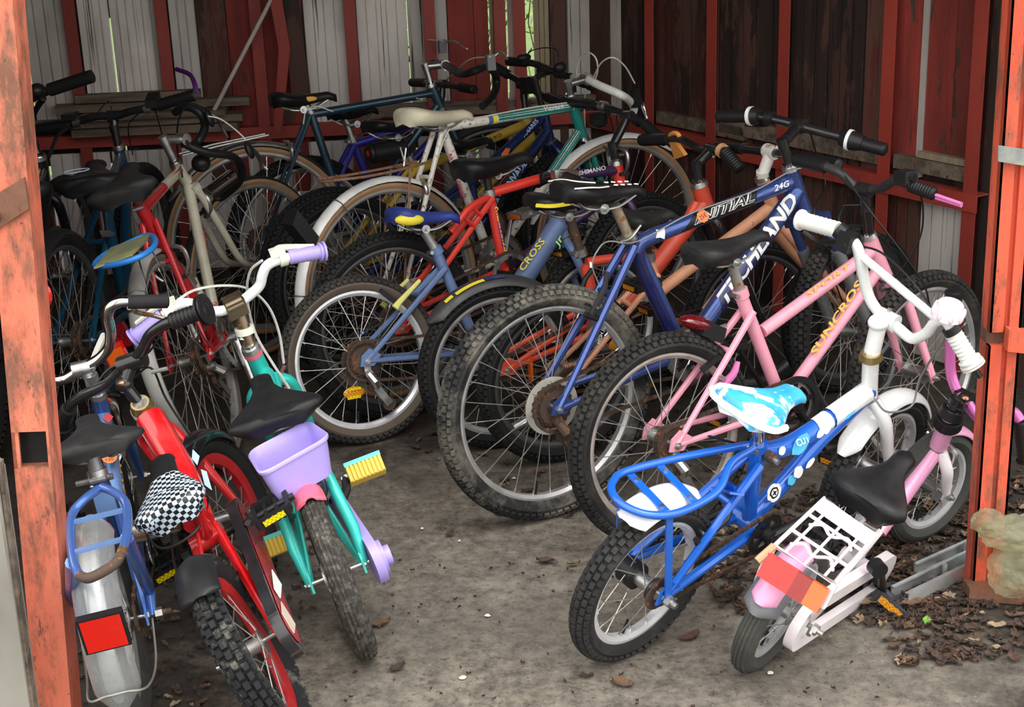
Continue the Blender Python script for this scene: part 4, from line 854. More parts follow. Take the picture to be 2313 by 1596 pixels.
tube_text(fr,'Summerwick',(0.3809,0,0.5861),(0.4027,0,0.4319),.0155,.021,SD,yellowprint,.3,.02)
fork(b,pp,(0.8554,0,0.5576),(0.8439,0,0.6443),(0.9288,0.0024,0.27),(-0.0692,0.9976,-0.0092),r=.0125,style='uni',w=.05)
wheel(b,(0,0,.28),(0,1,0),.28,.052,'knobby',darkrim,darkrub,None,32,1); wheel(b,(0.9288,0.0024,0.27),(-0.0692,0.9976,-0.0092),.27,.05,'knobby',darkrim,darkrub,None,28,0)
stem(b,(0.8439,0,0.6443),(0.9036,0.0055,0.7911),blackpaint,top=(0.8336,-0.0002,0.7048),n=(-0.0692,0.9976,-0.0092),r=.0135)
hb_=bars(b,[(0.8754,0.321,0.8358),(0.8892,0.1494,0.8232),(0.8977,0.0586,0.8073),(0.9036,0.0055,0.7911),(0.9106,-0.0591,0.7726),(0.9245,-0.1502,0.7161)],.0125,blackpaint); grip(hb_,(0.8884,0.161,0.8231),(0.8749,0.3254,0.8372),.0165,blackp,1); grip(hb_,(0.9119,-0.0683,0.7672),(0.9252,-0.1557,0.7135),.0165,blackp,1)
lever(hb_,(0.8914,0.1226,0.8207),Vector((0.8801,0.2647,0.8305))-Vector((0.8914,0.1226,0.8207)),alloy,Vector((0.9889,0.0698,0.1312))*.7+V(0,0,-.7)); lever(hb_,(0.9085,-0.0389,0.7778),Vector((0.9245,-0.1502,0.7161))-Vector((0.9085,-0.0389,0.7778)),blackp,Vector((0.9889,0.0698,0.1312))*.7+V(0,0,-.7))
MB().ell((0.8957,0.1611,0.7676),V(.03,0,0),V(0,.03,0),V(0,0,.02),blackp,14,8).tube([(0.8957,0.1611,0.7676),(0.8934,0.1551,0.7882)],.03,blackp,14).build('bell',hb_)
post(b,(0.3704,0,0.6201),(0.3663,0,0.6692),blackpaint,.013); saddle(b,(0.529,0,0.7444),(0.2657,0,0.7338),.15,vinyl,th=.07,nosew=.05)
caliper(b,(0.8522,0.0009,0.6742),(-0.0692,0.9976,-0.0092),alloy,1.3)
crank(b,(0.3982,0,0.373),20,.165,alloy,blackp,blackp,R=.07,refl=amber); chain_sprocket(b,(0.3982,0,0.373),(0,0,.28),.07,.042,chainm,nsp=5,cm=rustsp)
cable(b,[(0.8926,0.1043,0.821),(0.9518,0.1606,0.7259),(0.9566,0.1719,0.6077),(0.8197,-0.03,0.511)],MATS['cable'],.0024); cable(b,[(0.8977,0.0586,0.8073),(0.9328,0.1087,0.7446),(0.9302,0.1096,0.6873)],MATS['cable'],.0024)
# ================================================================ white and green road bicycle
vw=paint('rusty_white_paint',(.74,.72,.66),.45,.50,.2,0,0,(.22,.11,.045),75); vg=paint('sea_green_paint',(.012,.27,.23),.3,.12,.25,.2,.3)
b=mk('road_bicycle','white and green road bicycle with ivory saddle, white mudguards and rust on the tubes',-.336,4.399,41.5,-6)
fr=frame(b,vw,(0.2622,0,0.8026),(0.409,0,0.3421),(0.8257,0,0.8127),(0.8626,0,0.6803),.338,tt=((0.274,0,0.7981),(0.8262,0,0.7847)),dt=((0.4094,0,0.3449),(0.8436,0,0.6951)),rt=.0155,rd=.0155,rs=.0155,rst=.0085,rcs=.0095,ss=(0.2525,0,0.7972),rh=.018,mh=vg)
wrap(fr,(0.8436,0,0.6951),(0.7036,0,0.5824),.0155,vg,SD,-178,178); wrap(fr,(0.4881,0,0.7934),(0.8179,0,0.7844),.0155,vg,SD,-178,178); wrap(fr,(0.4468,0,0.7938),(0.4656,0,0.7939),.0155,tlb,SD,-150,150); wrap(fr,(0.4656,0,0.7939),(0.4824,0,0.7929),.0155,yellowprint,SD,-150,150)
tube_text(fr,'Voyage',(0.6856,0,0.7926),(0.7739,0,0.792),.0155,.017,SD,white,.2,.02); tube_text(fr,'RAYMOND DELISLE',(0.2817,0,0.717),(0.3146,0,0.5702),.0155,.011,SD,redprint,.0,.02)
fork(b,vg,(0.8626,0,0.6803),(0.8257,0,0.8127),(0.9569,-0.0261,0.3341),(0.2334,0.9651,0.119),r=.0115,style='curve',w=.048,cw=.03,m2=chrome)
wheel(b,(0,0,.338),(0,1,0),.338,.034,'groove',roadrim,darkrub,gumwall,36,1); wheel(b,(0.9569,-0.0261,0.3341),(0.2334,0.9651,0.119),.335,.034,'groove',roadrim,darkrub,gumwall,36,1)
wf=paint('white_mudguard',(.78,.79,.78),.35,.08,.3,0,0,(.09,.075,.06),20)
fender(b,(0,0,.338),(0,1,0),.338,28,198,.047,wf,.35,stay=alloy,stayang=[118,170]); fender(b,(0.9569,-0.0261,0.3341),(0.2334,0.9651,0.119),.335,48,165,.047,wf,.35,stay=alloy,stayang=[150])
MB().box((-0.2996,0,0.5838),V(.012,0,.02),V(0,.03,0),V(-.03,0,.045),blackp).build('mudflap',b)
stem(b,(0.8257,0,0.8127),(0.8787,-0.0273,0.8699),alloy,top=(0.8104,-0.0097,0.8613),n=(0.2334,0.9651,0.119),r=.0115,rc=.019)
ivt=paint('white_bar_tape',(.76,.75,.72),.6,0,.3)
hb_=bars(b,[(1.0692,0.2643,0.822),(1.0713,0.2544,0.8435),(0.9287,0.0769,0.8711),(0.8787,-0.0273,0.8699),(0.8657,-0.0941,0.8503),(0.8727,-0.1773,0.8198),(0.9416,-0.1517,0.7905),(1.0056,-0.1109,0.7554),(0.9759,-0.1244,0.733)],.0135,ivt)
k=MB(); k.box((0.9725,-0.1548,0.7922),V(.012,0,0),V(0,.012,0),V(0,0,.03),blackp); k.tube([(0.9769,-0.1534,0.8164),(1.016,-0.1392,0.7672),(1.0133,-0.1587,0.7189)],[.008,.007,.005],chrome,8,flat=.6,smooth=4); k.build('brake_lever',hb_)
k=MB(); k.box((1.0753,0.2557,0.8305),V(.012,0,0),V(0,.012,0),V(0,0,.03),blackp); k.tube([(1.0748,0.2465,0.8616),(1.1311,0.327,0.8162),(1.1386,0.3518,0.7756)],[.008,.007,.005],chrome,8,flat=.6,smooth=4); k.build('brake_lever',hb_)
cable(hb_,[(0.9141,0.0571,0.8265),(0.8851,0.0223,0.8963),(0.8555,-0.0355,0.9451),(0.836,-0.0924,0.9588),(0.8316,-0.1272,0.9399),(0.8465,-0.1153,0.8985),(0.8743,-0.061,0.8525)],wcable,.0026); cable(hb_,[(0.9523,-0.176,0.844),(0.884,-0.2046,0.9064),(0.8309,-0.2066,0.9409),(0.8257,-0.1601,0.9285),(0.8537,-0.0968,0.8907),(0.8767,-0.0522,0.8523)],wcable,.0026)
cable(b,[(0.8961,0.0011,0.8357),(0.9323,0.0524,0.7566),(0.8728,-0.0038,0.6907)],wcable,.0026); cable(b,[(0.7923,-0.012,0.8025),(0.6315,-0.014,0.8088),(0.4422,-0.012,0.8085),(0.3301,-0.014,0.8065),(0.2676,-0.02,0.7815),(0.2025,-0.03,0.6961)],wcable,.0024)
iv=paint('ivory_vinyl',(.72,.66,.50),.45,0,.22); post(b,(0.2624,0,0.8039),(0.2683,0,0.8195),chrome,.0135); saddle(b,(0.3918,0,0.8489),(0.1202,0,0.8756),.15,iv,th=.062,nosew=.05)
k=MB(); rsr=paint('rusty_rod',(.30,.18,.11),.6,.6,.3,.5,rs=60)
for s in(-1,1): k.tube([Vector((0.1755,0,0.7065))+V(0,s*.03,0),Vector((0.0461,0,0.7033))+V(0,s*.045,0),Vector((-0.0862,0,0.7054))+V(0,s*.05,0),Vector((-0.1893,0,0.7124))+V(0,s*.04,0)],.0045,rsr,6,smooth=3)
k.tube([Vector((-0.1893,0,0.7124))+V(0,.04,0),(-0.2039,0,0.7097),Vector((-0.1893,0,0.7124))+V(0,-.04,0)],.0045,rsr,6,smooth=3)
for px in ((-0.1264,0,0.7069),(0.0885,0,0.703)): k.tube([Vector(px)+V(0,.05,0),Vector(px)+V(0,-.05,0)],.004,rsr,6)
for s in(-1,1): k.tube([Vector((0.0885,0,0.703))+V(0,s*.048,0),V(.0,s*.062,.35)],.004,rsr,6)
k.tube([Vector((0.0829,0,0.7215))+V(0,-.03,0),(0.0737,-0.03,0.768),(0.0948,-0.03,0.762),(0.0782,-0.03,0.7096)],.0032,alloy,5); k.build('luggage_rack',b)
caliper(b,(0.148,0,0.6288),(0,1,0),alloy); caliper(b,(0.8725,0.0018,0.6459),(0.2334,0.9651,0.119),alloy)
crank(b,(0.409,0,0.3421),75,.165,alloy,alloy,alloy,R=.095,refl=orangelens,double=True); chain_sprocket(b,(0.409,0,0.3421),(0,0,.338),.095,.04,chainm,nsp=5,cm=rustsp); derailleur(b,(0,0,.338),alloy,rustsp)
# ================================================================ navy mountain bike behind
nv=paint('navy_paint',(.014,.03,.13),.28,0,.15,.4,.4)
b=mk('mountain_bicycle','navy blue mountain bicycle with pale lettering on slanting tubes, behind the red one',-.50,4.66,38,-7)
fr=frame(b,nv,(0.5304,0,0.5592),(0.5485,0,0.368),(0.8814,0,0.7206),(0.8966,0,0.622),.29,tt=((0.5313,0,0.5393),(0.8798,0,0.7085)),dt=((0.5498,0,0.377),(0.8891,0,0.6574)),rt=.0165,rd=.019,rst=.0095,ss=(0.5319,0,0.5438))
tube_text(fr,'INVADER',(0.6804,0,0.4905),(0.7853,0,0.5762),.019,.025,SD,paleblue,.1,.03); tube_text(fr,'SAS',(0.6115,0,0.431),(0.6557,0,0.4683),.019,.02,SD,paleblue,.1,.03); tube_text(fr,'AMARES',(0.7715,0,0.6494),(0.8421,0,0.6981),.0165,.014,SD,paleblue,.0,.02)
sticker(fr,Vector((0.6799,0,0.6122))+V(0,-.02,0),V(.022,0,.012),V(-.008,-.006,.014),orangest,5)
fork(b,nv,(0.8966,0,0.622),(0.8814,0,0.7206),(0.9813,0.0031,0.2999),(-0.0861,0.9962,-0.0132),style='uni',r=.0125); wheel(b,(0,0,.29),(0,1,0),.29,.052,'knobby',darkrim,darkrub,None,28,0); wheel(b,(0.9813,0.0031,0.2999),(-0.0861,0.9962,-0.0132),.3,.05,'knobby',darkrim,darkrub,None,28,0)
stem(b,(0.8814,0,0.7206),(0.9043,0.0039,0.8658),blackpaint,top=(0.8571,-0.0005,0.8407),n=(-0.0861,0.9962,-0.0132)); hb_=bars(b,[(0.8831,0.1715,0.9075),(0.895,0.0566,0.8962),(0.9027,0,0.8782),(0.9144,-0.083,0.85),(0.9336,-0.2173,0.8023)],.0125,blackpaint); grip(hb_,(0.8927,0.0783,0.8987),(0.8828,0.1737,0.9076),.0155,blackp,1); grip(hb_,(0.9186,-0.1122,0.8397),(0.9342,-0.221,0.8007),.0155,blackp,1)
MB().ell((0.9103,-0.0799,0.8749),V(.025,0,0),V(0,.02,0),V(0,0,.02),blackp,12,8).build('shifter',hb_); MB().ell((0.889,0.0883,0.9164),V(.03,0,0),V(0,.02,0),V(0,0,.015),blackp,12,8).build('shifter',hb_)
lever(hb_,(0.9122,-0.0673,0.8553),Vector((0.9336,-0.2173,0.8023))-Vector((0.9122,-0.0673,0.8553)),blackp,Vector((0.9847,0.0872,0.1512))*.8+V(0,0,-.6))
cable(hb_,[(0.8895,0.0839,0.9162),(0.9359,0.1006,0.9349),(0.9697,0.0538,0.9403),(0.9495,-0.0285,0.9208),(0.9221,-0.03,0.8014)],MATS['cable'],.0022)
post(b,(0.5304,0,0.5592),(0.5226,0,0.6358),blackpaint); saddle(b,(0.6438,0,0.686),(0.4114,0,0.6969),.15,vinyl,th=.05)
crank(b,(0.5485,0,0.368),60,.165,alloy,blackp,blackp,R=.08,refl=amber); chain_sprocket(b,(0.5485,0,0.368),(0,0,.29),.08,.045,chainm,nsp=5,cm=rustsp)
cable(b,[(0.564,-0.03,0.5546),(0.5631,-0.06,0.4419),(0.6523,-0.05,0.4722),(0.7222,-0.05,0.5529)],MATS['cable'],.003)
# ================================================================ yellow bicycle behind
yl=paint('mustard_yellow_paint',(.55,.37,.04),.4,0,.3,.0,.2)
b=mk('mountain_bicycle','mustard yellow mountain bicycle glimpsed behind the white road bicycle',-.56,4.84,36,-7)
fr=frame(b,yl,(0.3407,0,0.6078),(0.4596,0,0.3407),(0.8522,0,0.689),(0.8645,0,0.5979),.282,tt=((0.3435,0,0.5647),(0.8422,0,0.6585)),dt=((0.4606,0,0.3484),(0.8658,0,0.6074)),rt=.0175,rd=.018,rst=.009,ss=(0.3441,0,0.5692))
tube_text(fr,'BOOMER ROAD BCD',(0.5528,0,0.6045),(0.7265,0,0.6363),.0175,.012,SD,blackprint,0,.03); tube_text(fr,'ACTIVA',(0.5257,0,0.4082),(0.6207,0,0.4718),.018,.015,SD,blackprint,0,.02)
fork(b,yl,(0.8645,0,0.5979),(0.8522,0,0.689),(0.9456,0,0.26),(0,1,0),style='uni',r=.013); wheel(b,(0,0,.282),(0,1,0),.282,.05,'knobby',darkrim,darkrub,None,28,0); wheel(b,(0.9456,0,0.26),(0,1,0),.26,.05,'knobby',darkrim,darkrub,None,28,0)
stem(b,(0.8522,0,0.689),(0.8511,0,0.8031),blackpaint,n=(0,1,0)); hb_=bars(b,[(0.8421,0.1424,0.8691),(0.8465,0.069,0.8366),(0.8504,-0.0017,0.8078),(0.8567,-0.104,0.7617),(0.8611,-0.2205,0.7292)],.0125,blackpaint); grip(hb_,(0.8463,0.0738,0.8383),(0.8419,0.1473,0.8709),.0165,blackp,1); grip(hb_,(0.8575,-0.1276,0.7551),(0.8613,-0.225,0.7276),.0165,blackp,1)
MB().box((0.8516,-0.0385,0.7992),V(.025,0,0),V(0,.02,0),V(0,0,.03),blackp).build('shifter',hb_)
post(b,(0.3407,0,0.6078),(0.3162,0,0.6871),blackpaint); saddle(b,(0.406,0,0.7474),(0.1908,0,0.7564),.145,vinyl,th=.045)
k=MB(); k.tube([(0.1922,0,0.6492),(0.3108,0,0.6501)],[.034,.036],blackp,18); k.tube([(0.1888,0,0.6497),(0.18,0,0.6495)],[.034,.026],blackp,18); k.ell((0.1839,0,0.6519),V(.006,0,0),V(0,.014,0),V(0,0,.014),redlens,10,6); k.build('rear_light',b)
crank(b,(0.4596,0,0.3407),10,.165,alloy,blackp,blackp,R=.08); chain_sprocket(b,(0.4596,0,0.3407),(0,0,.282),.08,.045,chainm,nsp=4,cm=rustsp)
# ================================================================ royal blue bicycle at the very back
ry=paint('royal_blue_paint',(.025,.025,.30),.3,0,.2,.2,.3)
b=mk('mountain_bicycle','royal blue bicycle at the very back, its frame showing behind the dark teal one',-.70,5.20,30,-7)
fr=frame(b,ry,(0.2223,0,0.6265),(0.2877,0,0.4052),(0.5904,0,0.6997),(0.6056,0,0.608),.3,tt=((0.2258,0,0.6133),(0.5908,0,0.672)),dt=((0.2887,0,0.4132),(0.6011,0,0.6331)),ss=(0.2209,0,0.6155))
fork(b,blackpaint,(0.6056,0,0.608),(0.5904,0,0.6997),(0.692,0,0.3),(0,1,0),style='uni'); wheel(b,(0,0,.3),(0,1,0),.3,.05,'knobby',alurim,darkrub,None,28,0); wheel(b,(0.692,0,0.3),(0,1,0),.3,.05,'knobby',darkrim,darkrub,None,28,0)
stem(b,(0.5904,0,0.6997),(0.6083,0,0.7871),blackpaint,n=(0,1,0)); hb_=bars(b,[(0.6069,0.2526,0.7954),(0.6083,0,0.7871),(0.6116,-0.2282,0.7666)],.0125,blackpaint); grip(hb_,(0.6073,0.1414,0.793),(0.6069,0.2526,0.7954),.0155,blackp,1); grip(hb_,(0.6103,-0.1322,0.775),(0.6116,-0.2315,0.7666),.0155,blackp,1)
post(b,(0.2223,0,0.6265),(0.2033,0,0.708),alloy); saddle(b,(0.3316,0,0.7501),(0.1478,0,0.7459),.14,vinyl,th=.045)
# ================================================================ dark teal road bicycle
tl=paint('dark_teal_paint',(.008,.045,.075),.3,0,.25,.3,.4)
b=mk('road_bicycle','dark teal road bicycle with black drop handlebar, at the back by the white planks',-.850,5.072,20,-6)
fr=frame(b,tl,(0.2215,0,0.7595),(0.3195,0,0.3346),(0.6663,0,0.8096),(0.6947,0,0.7335),.335,tt=((0.224,0,0.7532),(0.6694,0,0.7874)),dt=((0.3203,0,0.3425),(0.6857,0,0.7453)),rs=.0145,rt=.0145,rd=.0145,rst=.0075,ss=(0.2146,0,0.754))
fork(b,tl,(0.6947,0,0.7335),(0.6663,0,0.8096),(0.8908,-0.0063,0.3357),(0.1304,0.9903,0.0487),w=.048,cw=.03); wheel(b,(0,0,.335),(0,1,0),.335,.034,'groove',roadrim,darkrub,gumwall,36,0); wheel(b,(0.8908,-0.0063,0.3357),(0.1304,0.9903,0.0487),.335,.034,'groove',darkrim,darkrub,None,36,0)
fender(b,(0,0,.335),(0,1,0),.335,60,150,.046,alloy,.35)
stem(b,(0.6663,0,0.8096),(0.7174,-0.0103,0.8833),alloy,top=(0.6507,-0.0015,0.8823),n=(0.1304,0.9903,0.0487),r=.0125,rc=.018)
hb_=bars(b,[(0.8077,0.7476,0.8881),(0.8664,0.742,0.8729),(0.9286,0.7567,0.8855),(0.9243,0.7041,0.8759),(0.837,0.5296,0.8664),(0.7174,-0.0103,0.8833),(0.6852,-0.2807,0.8608),(0.6956,-0.4006,0.8712),(0.7711,-0.3121,0.878),(0.8519,-0.1667,0.8354),(0.837,-0.1831,0.7821),(0.7444,-0.3134,0.7469)],.0135,blackp)
for p,q,r_ in (((0.7629,-0.3722,0.9045),(0.7976,-0.3805,0.9237),(0.7955,-0.4465,0.9029)),((0.8826,0.5209,0.9429),(0.9146,0.4665,0.9508),(0.891,0.2423,0.9238))):
    k=MB(); k.box(Vector(p)+V(0,0,-.012),V(.014,0,0),V(0,.014,0),V(0,0,.026),paint('grey_hood',(.16,.16,.165),.5,0,.2)); k.tube([p,q,r_],[.01,.008,.005],alloy,8,flat=.6,smooth=4); k.build('brake_lever',hb_)
cable(hb_,[(0.7574,-0.3896,0.9124),(0.7468,-0.2024,0.9006),(0.7676,0.0732,0.8399),(0.8396,0.5079,0.7641),(0.6322,-0.02,0.7727),(0.5996,-0.02,0.7756)],wcable,.0026); cable(hb_,[(0.8741,0.4916,0.9538),(0.8511,0.6377,0.9587),(0.8729,0.806,0.939),(0.8536,0.6959,0.8886),(0.8322,0.5565,0.8612)],wcable,.0026)
post(b,(0.2187,0,0.7628),(0.2087,0,0.7881),alloy); sd_,f_=saddle(b,(0.316,0,0.8365),(0.0864,0,0.8352),.15,vinyl,th=.055); d_,l_,u_,L_=f_;t_=Vector((0.0864,0,0.8352)); MB().ell(t_+d_*L_*.56-l_*.036-u_*.028,d_*.026,l_*.004,u_*.009,goldprint,12,6).build('yellow_mark',sd_)
crank(b,(0.3195,0,0.3346),40,.165,alloy,alloy,alloy,R=.095); chain_sprocket(b,(0.3195,0,0.3346),(0,0,.335),.095,.04,chainm,nsp=5,cm=rustsp); caliper(b,(0.1311,0,0.6442),(0,1,0),alloy,1.2)
cable(b,[(0.1866,-0.02,0.7241),(0.1999,-0.03,0.7689),(0.2371,-0.03,0.7807),(0.2952,-0.02,0.7567)],wcable,.0024); 
k=MB(); 
for s in(-1,1): k.tube([V(.06,s*.03,.70),V(-.12,s*.045,.68),V(-.24,s*.04,.66)],.004,alloy,6)
k.build('luggage_rack',b)
# ================================================================ blue and white child's bicycle
kb=paint('bright_blue_paint',(.012,.13,.62),.25,.12,.1,.1,.5,RUST,60); kw=paint('glossy_white_paint',(.86,.87,.87),.2,0,.08,0,.5); cyan=plain('cyan_print',(.10,.52,.80),.3)
b=mk('childs_bicycle','bright blue and white childs bicycle with blue rear carrier and sky-blue patterned saddle',.219,2.809,41,15)
def ex(f):
    f.prism([(0.2038,0,0.3709),(0.2386,0,0.3066),(0.2724,0,0.2823),(0.2463,0,0.3441)],V(0,.04,0),kb)
fr=frame(b,kb,(0.2842,0,0.4275),(0.3266,0,0.2164),(0.6283,0,0.5519),(0.6701,0,0.4399),.192,tt=((0.2959,0,0.41),(0.6611,0,0.4568)),dt=((0.3376,0,0.2278),(0.6593,0,0.4455)),rt=.0215,rd=.0195,rs=.0165,rh=.0185,rst=.0105,rcs=.0115,ss=(0.281,0,0.3947),mh=kw,ttc=[(0.3987,0,0.3947),(0.4998,0,0.4112)],dtc=[(0.4521,0,0.3117),(0.5263,0,0.3755)],extra=ex,w=.062)
wrap(fr,(0.474,0,0.4056),(0.5248,0,0.4195),.0222,kw,SD,-60,120,ta=.3); wrap(fr,(0.5248,0,0.4195),(0.6513,0,0.4527),.0240,kw,SD,-179,179,ta=.1)
# printed shapes on the tubes
def blob(par,c,s,m,n=14,up=V(-.4,-.3,.9),name='printed_shape',r=.024,f=(1,1)):
    c=Vector(c); side=Vector((-.1,-1,.35)).normalized(); x=Vector((.8,0,.5)); x=(x-side*x.dot(side)).normalized(); y=side.cross(x); k=MB()
    k.prism([c+side*r+x*s*f[0]*math.cos(2*math.pi*i/n)*(1+.12*math.sin(i*2.1))+y*s*f[1]*math.sin(2*math.pi*i/n) for i in range(n)],side*.001,m); return k.build(name,par,smooth=False)
px_blue={(1836,972):(0.48,0,0.406),(1790,998):(0.4125,0,0.3981),(1848,962):(0.4962,0,0.4124),(1748,1012):(0.3477,0,0.4038),(1905,925):(0.5799,0,0.4289),(1785,1060):(0.4344,0,0.318),(1770,1078):(0.417,0,0.3027),(1812,1040):(0.4722,0,0.3286)}
for px,py,s,m,f in ((1836,972,.010,white,(1.4,.9)),(1790,998,.019,cyan,(1.5,1)),(1848,962,.013,white,(1,1)),(1748,1012,.010,white,(1,1)),(1905,925,.010,cyan,(2.4,.6)),(1785,1060,.014,white,(1,1)),(1770,1078,.012,cyan,(1,1)),(1812,1040,.010,white,(1.5,.7))): blob(fr,px_blue[(px,py)],s,m,f=f)
s_,a_,u_=facing(b,(0.4135,0,0.3955),Vector((0.4493,0,0.3975))-Vector((0.3772,0,0.3961))); flat_text(fr,'CUT',Vector((0.4135,0,0.3955))+s_*.0300-u_*.005,a_*.042,u_*.016,white,.0,.02)
blob(fr,(0.3668,0,0.2863),.021,white,20,r=.0205); blob(fr,(0.3668,0,0.2863),.013,blackprint,16,r=.0212); blob(fr,(0.3668,0,0.2863),.009,white,16,r=.0218); blob(fr,(0.3668,0,0.2863),.008,blackprint,6,r=.0224,f=(1,.25)); blob(fr,(0.3668,0,0.2863),.008,blackprint,6,r=.0226,f=(.25,1))
fork(b,kw,(0.6701,0,0.4399),(0.6283,0,0.5519),(0.7932,0.0016,0.1955),(-0.049,0.9986,-0.0183),r=.0145,style='uni',w=.05,cw=.036)
wheel(b,(0,0,.192),(0,1,0),.192,.052,'knobby',silverrim,rubber('black_knobby',(.022,.022,.023),.35,(.12,.11,.10),16),None,20,1,hubw=.052); wheel(b,(0.7932,0.0016,0.1955),(-0.049,0.9986,-0.0183),.195,.05,'knobby',silverrim,MATS['black_knobby'],None,20,1)
MB().tube([(0,.012,.192),(0,.05,.192)],.03,blackp,18).build('drum_brake',b)
k=MB(); k.tube([(0,-.06,.192),(0,-.098,.192)],.006,alloy,8); k.disc((0,-.078,.192),(0,1,0),.0125,.014,alloy,6); k.disc((0,-.09,.192),(0,1,0),.008,.012,alloy,12); k.build('axle_nut',b)
fender(b,(0.7932,0.0016,0.1955),(-0.049,0.9986,-0.0183),.195,22,150,.062,kw,.35,gap=.014)
st_=MB(); st_.tube([(0.6283,0,0.5519),(0.6221,0.0012,0.6327)],.0185,kw,14); st_.ell((0.6182,0.0011,0.6415),V(.026,0,0),V(0,.022,0),V(0,0,.018),kw,14,10); st_.tube([(0.6221,0.0012,0.6327),(0.6545,0.0029,0.6378)],.015,kw,12); st_.tube([Vector((0.6545,0.0029,0.6378))-Vector((-0.049,0.9986,-0.0183))*.024,Vector((0.6545,0.0029,0.6378))+Vector((-0.049,0.9986,-0.0183))*.024],.021,kw,14); st_.tube([Vector((0.6545,0.0029,0.6378))+V(0,0,.01),Vector((0.6545,0.0029,0.6378))+V(0,0,.032)],.006,chrome,8); st_.build('stem',b)
k=MB(); k.tube([(0.6283,0,0.5519),Vector((0.6283,0,0.5519))+(Vector((0.6283,0,0.5519))-Vector((0.6701,0,0.4399))).normalized()*.016],[.027,.022],paint('brass',(.50,.40,.18),.3,.3,.2,.9),18); k.build('headset_cup',b)
hb_=bars(b,[(0.5847,0.1243,0.807),(0.5927,0.0891,0.7908),(0.614,0.0721,0.7362),(0.6373,0.0534,0.6764),(0.6501,0.0253,0.6464),(0.6545,0.0029,0.6378),(0.6591,-0.0275,0.6301),(0.6639,-0.0622,0.6225),(0.6532,-0.0958,0.6562),(0.6395,-0.1148,0.6958),(0.6333,-0.1382,0.7159),(0.6404,-0.1558,0.6996)],.0125,kw,brace=[(0.6005,0.0758,0.7719),(0.6349,-0.116,0.7084)])
wg=paint('white_rubber',(.80,.80,.76),.45,0,.12)
grip(hb_,(0.5833,0.1371,0.8088),(0.5854,0.2391,0.7878),.0175,wg,1,1.35); grip(hb_,(0.6426,-0.1584,0.694),(0.6666,-0.2109,0.6375),.0175,wg,1,1.5)
MB().tube([(0.5825,0.1383,0.8106),(0.5855,0.1207,0.8053)],.0195,blackp,16).build('collar',hb_); MB().tube([(0.6384,-0.1511,0.7041),(0.643,-0.1617,0.6934)],.0195,blackp,16).build('collar',hb_)
k=MB(); k.disc((0.6679,-0.2144,0.6346),Vector((0.6679,-0.2144,0.6346))-Vector((0.6426,-0.1584,0.694)),.026,.004,paint('ivory_rubber',(.72,.68,.55),.5,0,.1),24); k.build('grip_end',hb_)
d9=(Vector((0.6679,-0.2144,0.6346))-Vector((0.6426,-0.1584,0.694))).normalized(); u9,w9=perp(d9); k=MB()
for j in range(-4,5): k.box(Vector((0.6679,-0.2144,0.6346))+d9*.0025+u9*j*.0052,u9*.0012,w9*math.sqrt(max(.0001,.0235**2-(j*.0052)**2)),d9*.001,blackprint)
k.build('grip_slots',hb_)
k=MB(); k.tube([Vector((0.6283,-0.1424,0.73))+V(0,0,-.005),Vector((0.6283,-0.1424,0.73))+V(0,0,.028)],[.032,.027],paint('pale_pink_plastic',(.86,.72,.78),.35,0,.05),18); k.ell(Vector((0.6283,-0.1424,0.73))+V(0,0,.028),V(.027,0,0),V(0,.027,0),V(0,0,.008),kw,18,6)
for i in range(8): a=i*.785; k.ell(Vector((0.6283,-0.1424,0.73))+V(math.cos(a)*.031,math.sin(a)*.031,.008),V(.006,0,0),V(0,.006,0),V(0,0,.014),MATS['pale_pink_plastic'],6,5)
k.build('bell',hb_)
k=MB(); k.box((0.5787,0.1079,0.7968),V(.014,0,0),V(0,.016,0),V(0,0,.022),blackp); k.tube([(0.5685,0.0954,0.7974),(0.6196,0.145,0.7674),(0.6449,0.2165,0.732),(0.6409,0.2596,0.7363)],[.008,.008,.006,.006],blackp,8,smooth=4); k.build('brake_lever',hb_)
k=MB(); k.tube([(0.6615,-0.1257,0.6957),(0.7058,-0.1394,0.6507),(0.7287,-0.2093,0.5855)],[.007,.006,.006],blackp,8,smooth=4); k.build('brake_lever',hb_)
cable(b,[(0.5939,0.112,0.7841),(0.6663,0.0713,0.7679),(0.7108,-0.0027,0.7171),(0.6926,-0.0716,0.6903)],MATS['cable'],.0026); cable(b,[(0.6643,-0.1425,0.6906),(0.7785,-0.0507,0.4854),(0.7821,-0.05,0.4064),(0.6633,-0.06,0.4314),(0.625,-0.04,0.467)],gcable,.0026)
post(b,(0.2882,0,0.4284),(0.2611,0,0.5072),chrome,.0135,kb); MB().tube([Vector((0.2966,0,0.4166))+V(0,-.02,0),Vector((0.2966,0,0.4166))+V(0,-.04,0)],.012,rustsp,10).tube([Vector((0.2966,0,0.4166))+V(0,-.04,0),Vector((0.2966,0,0.4166))+V(0,-.052,0)],.007,alloy,8).build('clamp_bolt',b)
def mottled():
    m,nt,bb=_nt('sky_blue_print'); f=_ramp(nt,_noise(nt,17,3,.5),[(.47,0.),(.53,1.)]); f2=_ramp(nt,_noise(nt,11,3,.5),[(.3,0.),(.7,1.)])
    c=_mix(nt,f2,(.03,.32,.75),(.10,.62,.85)); nt.links.new(_mix(nt,f,c,(.84,.88,.90)),bb.inputs['Base Color']); bb.inputs['Roughness'].default_value=.25; return m
skyv=mottled(); sd_,f_=saddle(b,(0.3883,0,0.5632),(0.1814,0,0.5751),.175,skyv,th=.055,nosew=.06); d_,l_,u_,L_=f_;t_=Vector((0.1814,0,0.5751))
MB().tube([t_+d_*L_*x+l_*w_-u_*.026 for x,w_ in((.25,.088),(.08,.084),(.0,.05),(-.01,0),(.0,-.05),(.08,-.084),(.25,-.088))],.008,kw,6,smooth=4).build('saddle_edge',sd_)
